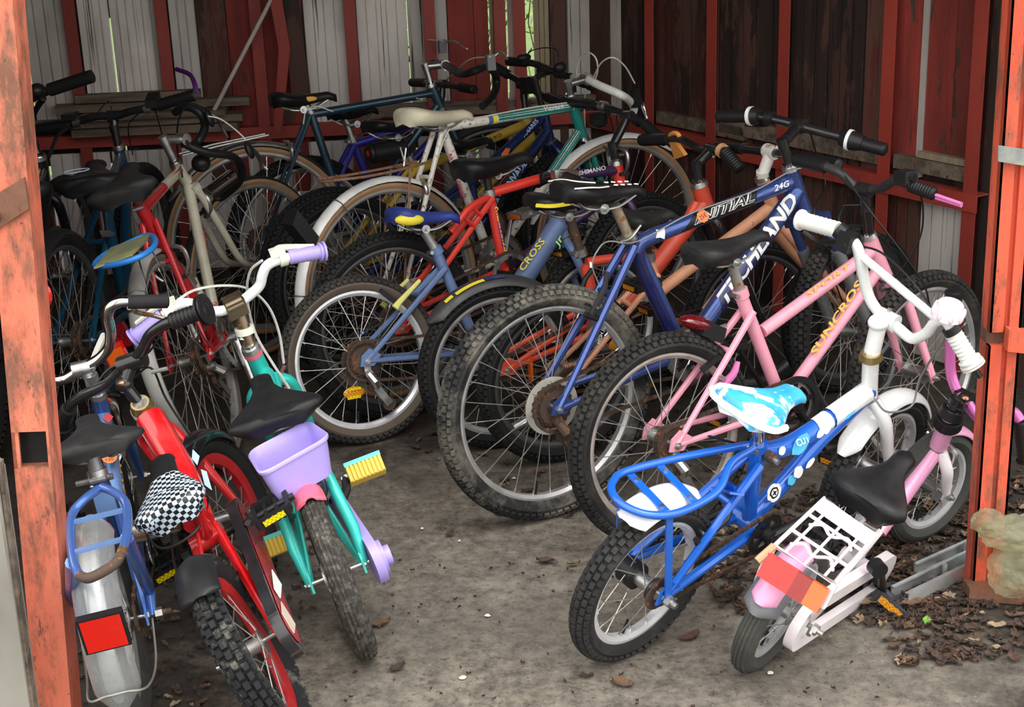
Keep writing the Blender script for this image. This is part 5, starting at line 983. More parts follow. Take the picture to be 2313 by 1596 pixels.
# carrier
k=MB(); Hh=.405
k.tube([(0.2712,0.0143,0.43),(0.1426,0.0586,0.42),(-0.0013,0.0952,0.41),(-0.0543,0.0851,0.41),(-0.0856,0.0569,0.41),(-0.096,0.0126,0.41),(-0.074,-0.0331,0.41),(-0.0188,-0.0588,0.41),(0.0738,-0.0572,0.41),(0.127,-0.0439,0.415),(0.1865,-0.0133,0.43),(0.2575,-0.0095,0.44)],.0085,kb,10,smooth=5)
for p,q in (((-0.0108,0.0798,0.412),(-0.0384,-0.0504,0.412)),((0.0671,0.0709,0.412),(0.0364,-0.0572,0.412))):
    k.bar(p,q,.018,.003,kb); 
    for t in(.15,.85): k.disc(Vector(p).lerp(Vector(q),t)+V(0,0,.003),(0,0,1),.005,.004,alloy,8)
k.bar((-0.0255,-0.0461,0.4),(.0,-.072,.20),.018,.004,kb,up=(0,1,0)); k.bar((-0.0888,0.0273,0.4),(0,.072,.20),.018,.004,kb,up=(0,1,0))
k.bar((0.265,0.05,0.3),(0.1802,-0.05,0.3772),.03,.005,kb)
k.build('luggage_rack',b)
fender(b,(0,0,.192),(0,1,0),.192,62,118,.085,kw,.25,gap=.03,name='mudguard')
vbrake(b,(0,0,.192),(0,1,0),.192,35,blackp); 
crank(b,(0.3266,0,0.2164),15,.105,blackp,blackp,blackp,R=.052,off=.06); chain_sprocket(b,(0.3266,0,0.2164),(0,0,.192),.055,.032,chainm,off=.048)
cable(b,[(0.1752,0.05,0.4618),(0.2944,0.04,0.4057),(0.3639,0.03,0.3826)],MATS['cable'],.003)
# ================================================================ small pink child's bicycle
lp=paint('pearly_pink_paint',(.82,.36,.58),.3,0,.1,.1,.4); lpw=paint('pinkish_white_paint',(.86,.80,.83),.35,.1,.1,0,.2,RUST,60); mg_=paint('magenta_pearl',(.66,.16,.46),.28,0,.08,.2,.4)
b=mk('childs_bicycle','smallest bicycle, pink and white, with wire rear basket and red and orange reflector',.485,2.746,52,20)
fr=frame(b,lpw,(0.4265,0,0.1758),(0.4156,0,0.0642),(0.6535,0,0.3888),(0.6771,0,0.2911),.155,tt=((0.5027,0,0.114),(0.6738,0,0.2731)),dt=((0.4168,0,0.0768),(0.685,0,0.2425)),rt=.0185,rd=.012,rs=.0155,rh=.0215,rst=.0085,rcs=.0085,ss=(0.4176,0,0.1672),mh=lp,mt=lp,w=.055,brace=False)
fork(b,lpw,(0.6771,0,0.2911),(0.6535,0,0.3888),(0.7221,-0.0142,0.1611),(0.306,0.9326,-0.1913),r=.0135,style='uni',w=.048,cw=.036)
wheel(b,(0,0,.155),(0,1,0),.155,.05,'groove',plasrim,mossrub,None,16,1,hubw=.048); wheel(b,(0.7221,-0.0142,0.1611),(0.306,0.9326,-0.1913),.148,.048,'groove',plasrim,mossrub,None,16,1)
fender(b,(0.7221,-0.0142,0.1611),(0.306,0.9326,-0.1913),.148,20,100,.055,lp,.35,gap=.014)
gp=paint('grey_mudguard',(.13,.135,.15),.35,0,.15); fender(b,(0,0,.155),(0,1,0),.155,98,158,.08,gp,.4,gap=.016); fender(b,(0,0,.155),(0,1,0),.155,95,150,.06,lp,.4,gap=.024)
stem(b,(0.6535,0,0.3888),(0.7306,0.0054,0.4029),blackpaint,top=(0.6536,0,0.4197),n=(0.306,0.9326,-0.1913),r=.016,rc=.019); MB().tube([(0.6662,0,0.3551),(0.6552,0,0.3819)],[.033,.033],blackp,18).tube([(0.6554,0,0.3844),(0.6526,0,0.4053)],[.030,.026],blackp,18).tube([(0.6526,0,0.4053),(0.6646,0,0.4243)],[.022,.020],blackp,16).build('headset_cover',b); MB().ell(Vector((0.6647,0,0.4267))+V(0,-.01,.01),V(.010,0,0),V(0,.010,0),V(0,0,.006),paint('copper_bolt',(.5,.25,.15),.3,.3,.1,.9),10,6).build('bolt',b)
hb_=bars(b,[(0.721,0.0974,0.5485),(0.7302,0.0811,0.4917),(0.7367,0.0584,0.4387),(0.7358,0.028,0.4073),(0.7306,0.0054,0.4029),(0.7236,-0.0378,0.3819),(0.7123,-0.0744,0.3865),(0.6971,-0.0982,0.4222),(0.685,-0.1141,0.4539),(0.68,-0.1397,0.4449)],.0125,mg_)
grip(hb_,(0.6797,-0.1389,0.4469),(0.6863,-0.1873,0.3638),.017,blackp,1,1.3); grip(hb_,(0.722,0.0946,0.5413),(0.7075,0.1213,0.632),.017,blackp,1,1.3)
cable(hb_,[(0.7751,0.0135,0.4483),(0.7767,-0.0332,0.4321),(0.7272,-0.0958,0.4328)],MATS['cable'],.003)
saddle(b,(0.4415,0,0.3887),(0.2373,0,0.33),.185,vinyl,th=.06,nosew=.05,under=rustsp); post(b,(0.4301,0,0.1716),(0.3947,0,0.2534),rustychrome,.0125,rustsp)
# chain guard on the right side
k=MB(); y_=-.058
def cg(P,th,m): k.prism(P,V(0,-th,0),m)
P_=[]; c1=Vector((0,y_,.155)); c2=Vector((0.4156,0,0.0642)); c2.y=y_; dd=(c2-c1).normalized(); pp_=Vector((-dd.z,0,dd.x)); r1,r2=.062,.062
for i in range(13): a=math.pi/2+math.pi*i/12; P_.append(c1+dd*math.cos(a)*r1+pp_*math.sin(a)*r1)
for i in range(13): a=-math.pi/2+math.pi*i/12; P_.append(c2+dd*math.cos(a)*r2*1.1+pp_*math.sin(a)*r2)
ins=[]
for p in P_:
    c=c1 if (p-c1).length<(p-c2).length else c2; ins.append(c+(p-c)*.45)
n_=len(P_); vs=[p+V(0,.011,0) for p in P_]+[p-V(0,.011,0) for p in P_]+[p-V(0,.011,0) for p in ins]+[p+V(0,.006,0) for p in ins]
k.add(vs,[(i+n_*a_,(i+1)%n_+n_*a_,(i+1)%n_+n_*c_,i+n_*c_) for a_,c_ in((0,1),(1,2),(2,3)) for i in range(n_)],lpw); 
cgo=k.build('chain_guard',b,angle=30)
k=MB(); k.tube([(0,-.05,.155),(0,-.10,.155)],.006,alloy,8); k.disc((0,-.082,.155),(0,1,0),.012,.012,alloy,6); k.tube([(0,-.075,.155),(-.02,-.079,.15)],.006,alloy,6); k.build('axle_nut',b)
# rear basket carrier
k=MB(); C1,C2,C3,C4=map(Vector,((-0.1328,0.0227,0.365),(0.1036,0.0367,0.365),(0.0885,-0.0909,0.365),(-0.1293,-0.1106,0.365)))
wr_=paint('coated_wire',(.86,.76,.80),.4,.22,.1,0,0,(.30,.12,.05),30)
k.tube([C1,C2,C3,C4],.0048,wr_,8,closed=True)
for t in(.18,.5,.82): k.tube([C1.lerp(C4,t),C2.lerp(C3,t)],.0032,wr_,6)
for t in(.33,.66): k.tube([C1.lerp(C2,t),C4.lerp(C3,t)],.0040,wr_,6)
for s_,e_ in ((.15,.4),(.55,.85)):
    A_=C1.lerp(C2,s_).lerp(C4.lerp(C3,s_),.5); k.tube([A_+(C4-C1)*-.35,A_+(C2-C1)*.1+(C4-C1)*-.2,A_+(C2-C1)*.02,A_+(C2-C1)*.12+(C4-C1)*.2,A_+(C4-C1)*.35],.0035,wr_,6,smooth=4)
k.prism([C2,C3,C3.lerp(C4,.22),C2.lerp(C1,.22)],V(0,0,.004),lpw); k.build('wire_basket',b)
k=MB(); 
k.tube([C4,C4+V(-.01,0,-.05),(0,-.066,.17)],.0065,lpw,8); k.tube([C1,C1+V(-.015,0,-.05),(0,.066,.17)],.0065,wr_,8); k.tube([C1,C1+V(-.03,.01,-.03)],.008,paint('peach_rust',(.62,.32,.18),.5,.3,.2),8); k.build('carrier_stay',b)
q1,q4=C1+V(-.012,0,-.010),C4+V(-.012,0,-.010); k=MB(); sx_=(q4-q1)
k.prism([q1,q1+sx_*.50,q1+sx_*.50+V(-.016,0,-.048),q1+V(-.016,0,-.048)],V(.012,0,-.004),redlens); rl=k.build('rear_reflector',b,smooth=False)
MB().prism([q1+sx_*.50+V(-.001,0,0),q1+sx_*.74+V(-.001,0,0),q1+sx_*.74+V(-.017,0,-.048),q1+sx_*.50+V(-.017,0,-.048)],V(.012,0,-.004),paint('deep_red_plastic',(.30,.008,.006),.2,0,.1,0,.5)).build('dark_band',rl,smooth=False)
MB().prism([q1+sx_*.74,q1+sx_*1.0,q1+sx_*1.0+V(-.016,0,-.048),q1+sx_*.74+V(-.016,0,-.048)],V(.012,0,-.004),orangelens).build('orange_lens',rl,smooth=False)
crank(b,(0.4156,0,0.0642),-68,.085,blackp,blackp,blackp,R=.045,off=.062,refl=None,pedals=False)
pc_=Vector((0.3946,-0.1313,0.05)); pedal(b,pc_,(.1,1,.12),(1,-.1,-.25),paint('dark_blue_grey_plastic',(.035,.038,.045),.4,0,.1),amber,sc=1.25); k=MB(); k.tube([(0.2651,-0.075,0.1874),(0.2503,-0.095,0.1908)],.019,blackp,14); k.tube([(0.2739,-0.09,0.1751),Vector(pc_)+V(0,.04,0)],[.011,.009],blackp,8,flat=.7); k.build('crank_arm',b)
pedal(b,Vector((0.7069,0.13,0.0043)),(0,1,0),(1,0,.1),blackp)
caliper(b,(0.6966,-0.0094,0.2763),(0.306,0.9326,-0.1913),alloy)
# ================================================================ front left blue child's bicycle
fb=paint('metallic_blue_paint',(.07,.17,.50),.28,.06,.15,.45,.3,RUST,50); fbl=paint('light_metallic_blue',(.20,.36,.72),.25,0,.1,.5,.3)
b=mk('childs_bicycle','blue childs bicycle with clear rear mudguard and square red reflector, beside the left post',-.772,2.639,102,-7)
fr=frame(b,fb,(0.2,-0.0157,0.4375),(0.33,-0.0177,0.2317),(0.61,-0.0082,0.4657),(0.645,-0.0032,0.3754),.207,tt=((0.335,-0.0169,0.2566),(0.62,-0.0068,0.3955)),dt=((0.33,-0.0202,0.2419),(0.62,-0.005,0.4128)),rt=.004,rd=.0185,rs=.017,rh=.0185,rst=.0125,rcs=.010,ss=(0.22,-0.0158,0.3369),brace=False,w=.062,md=fbl)
SB=(-1,0,.3)
tube_text(fr,'BEAUTY',(0.36,-0.0163,0.2721),(0.53,-0.0129,0.352),.0188,.007,(-.5,-.85,.3),goldprint,0,.02,dv=-.013)
s_,a_,u_=facing(b,(0.48,-0.0101,0.3548),Vector((0.62,-0.0126,0.4109))-Vector((0.335,-0.0169,0.2566))); c_=Vector((0.48,-0.0114,0.3523))+s_*.022
sticker(fr,c_,a_*.021,u_*.017,orangest,20,.03); flat_text(fr,'10€',c_+s_*.001+a_*.005,u_*-.026,a_*.010,blackprint); flat_text(fr,'120',c_+s_*.001-a_*.010,u_*-.017,a_*.007,blackprint)
sticker(fr,Vector((0.6,-0.0158,0.4089))+V(-.014,-.004,.010),V(0,-.012,0),V(.008,0,.01),redprint,4); 
fork(b,fb,(0.645,-0.0032,0.3754),(0.61,-0.0082,0.4657),(0.7464,0.0087,0.1967),(-0.0651,0.9974,0.0298),r=.0125,style='uni',w=.05)
wheel(b,(0,0,.207),(0,1,0),.207,.058,'groove',alurim,rubber('dusty_grey_rubber',(.045,.045,.043),.5),None,20,1,hubw=.052); wheel(b,(0.7464,0.0087,0.1967),(-0.0651,0.9974,0.0298),.195,.05,'groove',alurim,blackrub,None,20,0)
cp=clear_plastic('clear_plastic'); fender(b,(0,0,.207),(0,1,0),.207,78,200,.088,cp,.45,gap=.016,n=30); fender(b,(0,0,.207),(0,1,0),.207,80,195,.036,paint('silver_strip',(.62,.62,.63),.25,0,.2,.8),.2,gap=.010,name='silver_strip'); fender(b,(0.7464,0.0087,0.1967),(-0.0651,0.9974,0.0298),.195,0,150,.07,chrome,.4,gap=.014)
k=MB()
a=math.radians(188); k.tube([(.0,-.07,.2),(-.09,-.066,.15),(-.20,-.054,.165),(-.222,-.02,.178),(-.226,0,.18),(-.222,.02,.178),(-.20,.054,.165),(-.09,.066,.15),(0,.07,.2)],.0024,paint('dull_wire',(.38,.38,.34),.4,0,.3,.7),6,smooth=5); k.build('mudguard_stay',b)
rc_=Vector((-0.235,-0.0115,0.3163)); k=MB(); k.box(rc_,V(0,.041,.0),V(-.006,0,.038),V(.008,0,.001),blackp); ro=k.build('rear_reflector',b,smooth=False); MB().box(rc_+V(-.010,0,-.001),V(0,.036,0),V(-.0055,0,.034),V(.001,0,0),redlens).build('red_lens',ro,smooth=False)
stem(b,(0.61,-0.0082,0.4657),(0.6,0.0115,0.5417),alloy,top=(0.6,-0.0063,0.5135),n=(-0.0651,0.9974,0.0298),r=.013,rc=.019); MB().box((0.6,-0.0027,0.5068),V(.012,0,0),V(0,.012,0),V(0,0,.02),paint('dark_block',(.10,.10,.11),.3,0,.1)).build('stem_block',b)
hb_=bars(b,[(0.5843,0.1249,0.5664),(0.5931,0.1013,0.547),(0.6,0.0841,0.5318),(0.6042,0.0534,0.5252),(0.6,0.0115,0.5417),(0.5964,-0.031,0.5567),(0.5875,-0.0616,0.5837),(0.5721,-0.075,0.625),(0.5585,-0.0781,0.6602),(0.5499,-0.0909,0.6839),(0.5486,-0.1118,0.69),(0.5511,-0.1303,0.6861)],.0125,chrome)
grip(hb_,(0.5513,-0.1282,0.6855),(0.5637,-0.2115,0.6652),.016,blackrub,0,0); grip(hb_,(0.5887,0.1132,0.5567),(0.5723,0.1558,0.5928),.016,blackrub)
MB().tube([(0.5449,-0.1296,0.6746),(0.5769,-0.1427,0.6493),(0.6086,-0.17,0.6271),(0.618,-0.1985,0.607)],[.006,.0055,.0045],rustychrome,8,smooth=4).build('brake_lever',hb_)
MB().tube([(0.6116,-0.0569,0.6038),(0.6237,-0.0332,0.5697),(0.6397,-0.0056,0.525)],.0095,paint('ivory_sleeve',(.74,.74,.66),.5,0,.15),8,smooth=3).build('cable_sleeve',hb_); cable(b,[(0.5606,-0.1343,0.6625),(0.5986,-0.0994,0.643),(0.6118,-0.0578,0.6035)],MATS['cable'],.003); cable(b,[(0.6397,-0.0056,0.525),(0.6518,0.0112,0.4916),(0.6504,-0.0006,0.4693),(Vector((0.58,-0.0274,0.4666))+V(0,-.03,0))],MATS['cable'],.003)
post(b,(0.2,-0.0157,0.4375),(0.21,-0.0124,0.4911),paint('grey_pillar',(.30,.31,.32),.4,0,.3,.6),.0145); MB().tube([(Vector((0.21,-0.0121,0.4971))+V(0,.055,0)),(Vector((0.21,-0.0121,0.4971))+V(0,-.05,0))],.006,alloy,8).tube([(Vector((0.21,-0.0121,0.4971))+V(0,.02,0)),(Vector((0.21,-0.0121,0.4971))+V(0,-.02,0))],.017,alloy,14).tube([(Vector((0.2,-0.0141,0.4308))+V(0,.045,0)),(Vector((0.2,-0.0141,0.4308))+V(0,-.03,0))],.0065,alloy,8).build('saddle_clamp',b)
saddle(b,(0.36,-0.0025,0.5355),(0.14,-0.0356,0.5314),.20,gvinyl,th=.04,nosew=.05)
k=MB(); hz=.475
k.tube([(-0.0221,-0.0388,0.5),(-0.0577,-0.0139,0.5),(-0.0916,0.009,0.49),(-0.1723,0.0097,0.48),(-0.2761,-0.0005,0.475),(-0.32,-0.0141,0.47),(-0.3288,-0.037,0.47),(-0.3126,-0.0678,0.475),(-0.2707,-0.0856,0.48),(-0.193,-0.0932,0.485),(-0.0934,-0.0894,0.49),(-0.0512,-0.067,0.5),(-0.0173,-0.0453,0.5)],.0085,fb,10,smooth=4)
k.bar((-0.1199,0.0067,0.487),(-0.1174,-0.0899,0.487),.012,.006,fbl); k.bar((-0.2364,0.0033,0.48),(-0.2274,-0.0863,0.48),.012,.006,fbl)
k.box((0.12,-0.0258,0.4102),V(.004,0,0),V(0,.02,0),V(0,0,.028),fbl); k.build('luggage_rack',b); MB().tube([(-0.2751,-0.0862,0.482),(-0.3132,-0.0739,0.478),(-0.3297,-0.0493,0.474),(-0.3377,-0.0269,0.473),(-0.3209,-0.0112,0.473)],.0092,rustsp,10,smooth=4).build('rusted_bend',b)
k=MB(); k.tube([(-0.2058,-0.0882,0.47),(.02,-.075,.25),(.0,-.072,.205)],[.0125,.0125,.008],fb,10); k.tube([(-0.2321,0.0093,0.46),(.02,.075,.25),(0,.072,.205)],[.0125,.0125,.008],fb,10); k.tube([(0,-.06,.205),(0,-.11,.205)],.006,rustsp,8); k.disc((0,-.085,.205),(0,1,0),.012,.014,alloy,6); k.build('carrier_stay',b)
crank(b,(0.33,-0.0225,0.2195),-70,.12,alloy,blackp,blackp,R=.06,refl=yellowrefl); chain_sprocket(b,(0.33,-0.0225,0.2195),(0,0,.207),.06,.034,chainm); cable(b,[(Vector((0.25,-0.0559,0.2758))+V(0,-.07,0)),(Vector((0.1,-0.0572,0.2556))+V(0,-.07,0)),(Vector((0.02,-0.0745,0.2515))+V(0,-.07,0))],MATS['cable'],.003)
# ================================================================ red child's bicycle
kr=paint('glossy_red_paint',(.66,.008,.012),.2,.06,.12,0,.6,(.45,.3,.28),70)
b=mk('childs_bicycle','glossy red childs bicycle with black and white checkered saddle and red rims',-.435,2.575,103,-26)
def ex(f):
    f.tube([(0.3,-0.0126,0.3461),(0.26,-0.0381,0.3422),(0.22,-0.0526,0.3365),(0.14,-0.0629,0.3216),(0,-0.0787,0.3073)],[.016,.0135,.0135,.0135,.009],kr,10,smooth=4); f.tube([(0.28,-0.0036,0.3487),(0.24,0.0147,0.3595),(0.18,0.0291,0.3737),(0.12,0.0339,0.386),(0.05,0.025,0.3889)],[.016,.013,.0125,.0125,.009],kr,10,smooth=4); f.prism([(0.36,-0.0108,0.3915),(0.3,-0.0208,0.3441),(0.28,0.0068,0.3438),(0.33,0.0178,0.3903)],V(0,.03,0),kr)
fr=frame(b,kr,(0.25,-0.0275,0.4138),(0.31,0.007,0.3151),(0.6,0.0176,0.541),(0.635,0.0277,0.4885),.203,tt=((0.3,0.0015,0.3593),(0.59,0.0153,0.5129)),dt=((0.32,0.001,0.3238),(0.61,0.0194,0.488)),rt=.033,rd=.004,rs=.016,rh=.021,rst=.004,rcs=.011,ss=(0.28,-0.0084,0.3514),brace=False,w=.06,ttc=[(0.42,-0.0017,0.4158),(0.52,0.0077,0.4656)])
fork(b,kr,(0.635,0.0277,0.4885),(0.6,0.0176,0.541),(0.6044,0.0068,0.2103),(0.3672,0.9274,0.0718),r=.0125,style='uni',w=.05)
wheel(b,(0,0,.203),(0,1,0),.203,.060,'knobby',redrim,patchrub,None,20,1,hubw=.052,mag=1,rimr=.148); wheel(b,(0.6044,0.0068,0.2103),(0.3672,0.9274,0.0718),.2,.055,'knobby',redrim,darkrub,None,20,1,mag=1,rimr=.150)
fender(b,(0.6044,0.0068,0.2103),(0.3672,0.9274,0.0718),.2,25,150,.075,paint('shiny_black',(.010,.010,.012),.15,0,.1,0,.7),.45,gap=.014); fender(b,(0,0,.203),(0,1,0),.203,85,118,.085,blackp,.3,gap=.02)
k=MB(); k.tube([(0.6,0.0176,0.541),(0.61,0.0231,0.5992)],.0135,blackpaint,14); k.ell((0.61,0.0232,0.6042),V(.02,0,0),V(0,.02,0),V(0,0,.02),blackpaint,12,8); k.tube([(0.61,0.0232,0.6042),(0.62,-0.0172,0.6363)],.0145,blackpaint,12); k.tube([Vector((0.62,-0.0172,0.6363))+Vector((0.3672,0.9274,0.0718))*.03,Vector((0.62,-0.0172,0.6363))-Vector((0.3672,0.9274,0.0718))*.03],.021,blackpaint,14); k.build('stem',b); MB().ell(Vector((0.61,0.0232,0.6042))+V(-.016,0,.010),V(.008,0,0),V(0,.009,0),V(0,0,.007),MATS['copper_bolt'],8,6).build('bolt',b)
k=MB(); k.tube([Vector((0.6,0.0176,0.541))-(Vector((0.6,0.0176,0.541))-Vector((0.635,0.0277,0.4885))).normalized()*.002,Vector((0.6,0.0176,0.541))+(Vector((0.6,0.0176,0.541))-Vector((0.635,0.0277,0.4885))).normalized()*.02],[.028,.021],MATS['brass'],18); k.tube([Vector((0.6,0.0176,0.541))-(Vector((0.6,0.0176,0.541))-Vector((0.635,0.0277,0.4885))).normalized()*.016,Vector((0.6,0.0176,0.541))-(Vector((0.6,0.0176,0.541))-Vector((0.635,0.0277,0.4885))).normalized()*.002],.0285,alloy,18); k.build('headset_cup',b)
hb_=bars(b,[(0.7513,0.1958,0.5719),(0.7262,0.1686,0.5945),(0.701,0.1247,0.6045),(0.6751,0.0684,0.6064),(0.6446,0.0213,0.6231),(0.62,-0.0172,0.6363),(0.5922,-0.0547,0.6556),(0.5578,-0.0929,0.6857),(0.5353,-0.1312,0.6955),(0.5254,-0.1543,0.6949)],.0125,blackpaint)
grip(hb_,(0.5275,-0.1499,0.6946),(0.4964,-0.2287,0.6884),.0175,blackp,1,2.0); grip(hb_,(0.7371,0.18,0.5846),(0.7848,0.2328,0.5424),.0175,blackp,1,1.6)
cable(b,[(0.5616,-0.1379,0.6877),(0.7146,-0.0356,0.6086),(0.7182,0.0471,0.6226),(0.7228,0.109,0.5978)],MATS['cable'],.0028); cable(b,[(0.7578,0.1745,0.5873),(0.7564,0.12,0.5909),(0.7625,0.0398,0.5622),(0.7279,-0.0247,0.5728),(0.7485,-0.0104,0.4843),(0.68,-0.0192,0.399)],MATS['cable'],.0028)
MB().tube([(0.7215,-0.0218,0.5647),(0.7107,-0.0577,0.5561)],.005,gcable,8).build('cable_adjuster',b)
def checker():
    m,nt,bb=_nt('checkered_vinyl'); tc=nt.nodes.new('ShaderNodeTexCoord').outputs['Object']; c=nt.nodes.new('ShaderNodeTexChecker'); c.inputs['Scale'].default_value=105; mp=nt.nodes.new('ShaderNodeMapping'); mp.inputs['Location'].default_value=(.003,.003,.005); mp.inputs['Rotation'].default_value=(.08,.2,.05); nt.links.new(tc,mp.inputs['Vector']); nt.links.new(mp.outputs[0],c.inputs['Vector'])
    c.inputs['Color1'].default_value=(.012,.013,.016,1); c.inputs['Color2'].default_value=(.52,.62,.70,1); nt.links.new(c.outputs['Color'],bb.inputs['Base Color']); bb.inputs['Roughness'].default_value=.3; return m
ck=checker(); sd_,f_=saddle(b,(0.34,-0.0015,0.538),(0.12,0.0026,0.4913),.155,ck,th=.06,nosew=.055)
mi=sd_.data; mi.materials.append(MATS['black_plastic'])
tl_=Vector((0.12,0.0026,0.4913)); dl_,_,_,LL=f_
for p in mi.polygons:
    if (Vector(p.center)-tl_).dot(dl_)>LL*.60: p.material_index=1
post(b,(0.25,-0.0261,0.4148),(0.22,-0.0176,0.4708),rustychrome,.0125,kr); cable(b,[(Vector((0.22,-0.0055,0.4675))+V(0,.03,0)),(Vector((0.2,0.0263,0.4419))+V(0,.05,0)),(Vector((0.2,0.0278,0.3907))+V(0,.04,0)),(Vector((0.26,0.0049,0.3655))+V(0,.0,0)),(Vector((0.26,-0.0198,0.4138))+V(0,-.03,0)),(Vector((0.24,-0.0071,0.4445))+V(0,-.02,0))],MATS['cable'],.003); MB().tube([(Vector((0.36,0.0896,0.3927))+V(0,.06,0)),(Vector((0.36,0.0281,0.3631))+V(0,.02,0))],.022,paint('dirty_ivory',(.36,.34,.27),.5,.1,.5),14).tube([(Vector((0.36,0.088,0.3952))+V(0,.055,0)),(Vector((0.36,0.0217,0.3649))+V(0,.02,0))],.024,rustychrome,12,cap=False).build('axle_block',b)
# chain cover, right side
k=MB(); cc=[(Vector((0.3,-0.078,0.3774))+V(0,-.06,0)),(Vector((0.2,-0.0733,0.3393))+V(0,-.062,0)),(Vector((0.1,-0.0754,0.2897))+V(0,-.064,0))]
sb=paint('black_glossy_plastic',(.015,.015,.018),.18,0,.1,0,.5); c1=Vector((0,-.075,.203)); c2=Vector((0.33,-0.0063,0.2825)); c2.y=-.068; dd=(c2-c1).normalized(); pp_=Vector((-dd.z,0,dd.x)); P_=[]
for i in range(13): a=math.pi/2+math.pi*i/12; P_.append(c1+dd*math.cos(a)*.056+pp_*math.sin(a)*.052)
for i in range(13): a=-math.pi/2+math.pi*i/12; P_.append(c2+dd*math.cos(a)*.07+pp_*math.sin(a)*.064)
k.prism(P_,V(0,.022,0),sb); cg_=k.build('chain_cover',b)
redg=paint('dark_red_print',(.35,.01,.02),.25,0,.1); MB().prism([c1.lerp(p,.72)+V(0,-.0125,0) if (p-c1).length<(p-c2).length else c2.lerp(p,.82)+V(0,-.0125,0) for p in P_],V(0,.001,0),redg).build('printed_panel',cg_)
k=MB(); k.prism([c1+V(.07,-.015,.05),c1+V(.15,-.018,.05),c1+V(.13,-.02,.02),c1+V(.06,-.016,.03)],V(0,.002,0),white); k.prism([c1+V(-.01,-.015,.035),c1+V(.05,-.015,.028),c1+V(.03,-.016,-.02),c1+V(-.02,-.014,-.01)],V(0,.002,0),paint('torn_paper',(.62,.55,.44),.8,0,.2)); k.build('torn_sticker',cg_,smooth=False)
k=MB(); k.prism([Vector((0.49,-0.0116,0.4362))+V(0,-.028,0),Vector((0.47,-0.0188,0.4226))+V(0,-.028,0),Vector((0.45,-0.0079,0.4151))+V(0,-.028,0),Vector((0.47,-0.003,0.427))+V(0,-.028,0)],V(0,.001,0),paleblue); k.prism([Vector((0.44,-0.0105,0.406))+V(0,-.0285,0),Vector((0.43,-0.019,0.3992))+V(0,-.0285,0),Vector((0.38,-0.0151,0.3759))+V(0,-.0285,0),Vector((0.4,-0.0055,0.3867))+V(0,-.0285,0)],V(0,.001,0),paleblue); k.build('printed_patch',fr,smooth=False)
crank(b,(0.33,-0.0041,0.2964),160,.10,blackp,blackp,blackp,R=.05,off=.07,refl=yellowrefl)
# ================================================================ turquoise and lilac child's bicycle
tq=paint('turquoise_paint',(.025,.52,.45),.3,.0,.1,.1,.4); li=paint('lilac_plastic',(.42,.34,.80),.35,0,.1,0,.2); cpk=paint('coral_pink',(.80,.14,.22),.35,0,.1,0,.3); liv=paint('ivory_plastic',(.76,.76,.64),.4,0,.15)
b=mk('childs_bicycle','turquoise childs bicycle with white handlebar, lilac grips and a lilac plastic basket',-.339,2.859,106,-14)
fr=frame(b,tq,(0.2,0.0021,0.4452),(0.3,0.0074,0.2267),(0.59,-0.0045,0.5206),(0.62,-0.0117,0.4353),.192,tt=((0.22,0.0011,0.4088),(0.6,-0.0161,0.4468)),dt=((0.31,0.0038,0.2324),(0.6,-0.0262,0.4368)),rt=.0205,rd=.0195,rs=.016,rh=.0215,rst=.004,rcs=.010,ss=(0.15,0.0003,0.3549),brace=False,w=.058)
k=MB(); k.tube([(0.12,-0.0548,0.3702),(.02,-.066,.27),(0,-.062,.195)],[.0125,.0125,.008],tq,10); k.tube([(0.12,0.0643,0.3513),(.02,.066,.27),(0,.062,.195)],[.0125,.0125,.008],tq,10); k.prism([(.0,.062,.18),(.015,.062,.16),(.05,.062,.25),(.03,.062,.26)],V(0,.004,0),tq); k.build('seat_stay',b)
fork(b,tq,(0.62,-0.0117,0.4353),(0.59,-0.0045,0.5206),(0.7463,-0.0334,0.1666),(-0.0329,0.9949,-0.0955),r=.0135,style='uni',w=.052,cw=.042)
MB().tube([(0.59,-0.0045,0.5206),Vector((0.59,-0.0045,0.5206))-(Vector((0.59,-0.0045,0.5206))-Vector((0.62,-0.0117,0.4353))).normalized()*.014],.0235,cpk,18).build('head_ring',b)
spk=rubber('speckled_rubber',(.035,.033,.030),.9,(.20,.185,.15),60); wheel(b,(0,0,.192),(0,1,0),.192,.052,'groove',silverrim,spk,None,20,1,hubw=.05); wheel(b,(0.7463,-0.0334,0.1666),(-0.0329,0.9949,-0.0955),.185,.048,'groove',silverrim,spk,None,20,0)
fender(b,(0.7463,-0.0334,0.1666),(-0.0329,0.9949,-0.0955),.185,20,150,.062,cpk,.4,gap=.014); fender(b,(0,0,.192),(0,1,0),.192,58,99,.066,cpk,.45,gap=.014)
dkc=paint('brown_chrome',(.20,.15,.10),.25,.35,.2,.8); stem(b,(0.59,-0.0045,0.5206),(0.6,-0.0048,0.6344),dkc,top=(0.6,-0.0068,0.5964),n=(-0.0329,0.9949,-0.0955),r=.0155,rc=.022); MB().box((0.6,-0.0048,0.6344),Vector((-0.0329,0.9949,-0.0955))*.024,Vector((0.9431,0.0626,0.3267))*.022,V(0,0,.018),dkc).build('stem_block',b); MB().tube([(0.6,-0.0069,0.5776),(0.6,-0.0057,0.5616)],.024,liv,14).tube([(0.6,-0.0069,0.5776),Vector((0.6,0.0057,0.5508))+V(-.01,.0,0)],.009,liv,8).build('plastic_clip',b)
hb_=bars(b,[(0.5741,0.1557,0.6784),(0.572,0.1215,0.691),(0.5768,0.0898,0.6832),(0.5896,0.0621,0.6516),(0.5978,0.0294,0.6342),(0.6,-0.0048,0.6344),(0.5985,-0.0425,0.646),(0.5951,-0.0738,0.6617),(0.5874,-0.089,0.6869),(0.5822,-0.1054,0.7051),(0.5825,-0.1308,0.7092),(0.5862,-0.1626,0.7044)],.0125,kw)
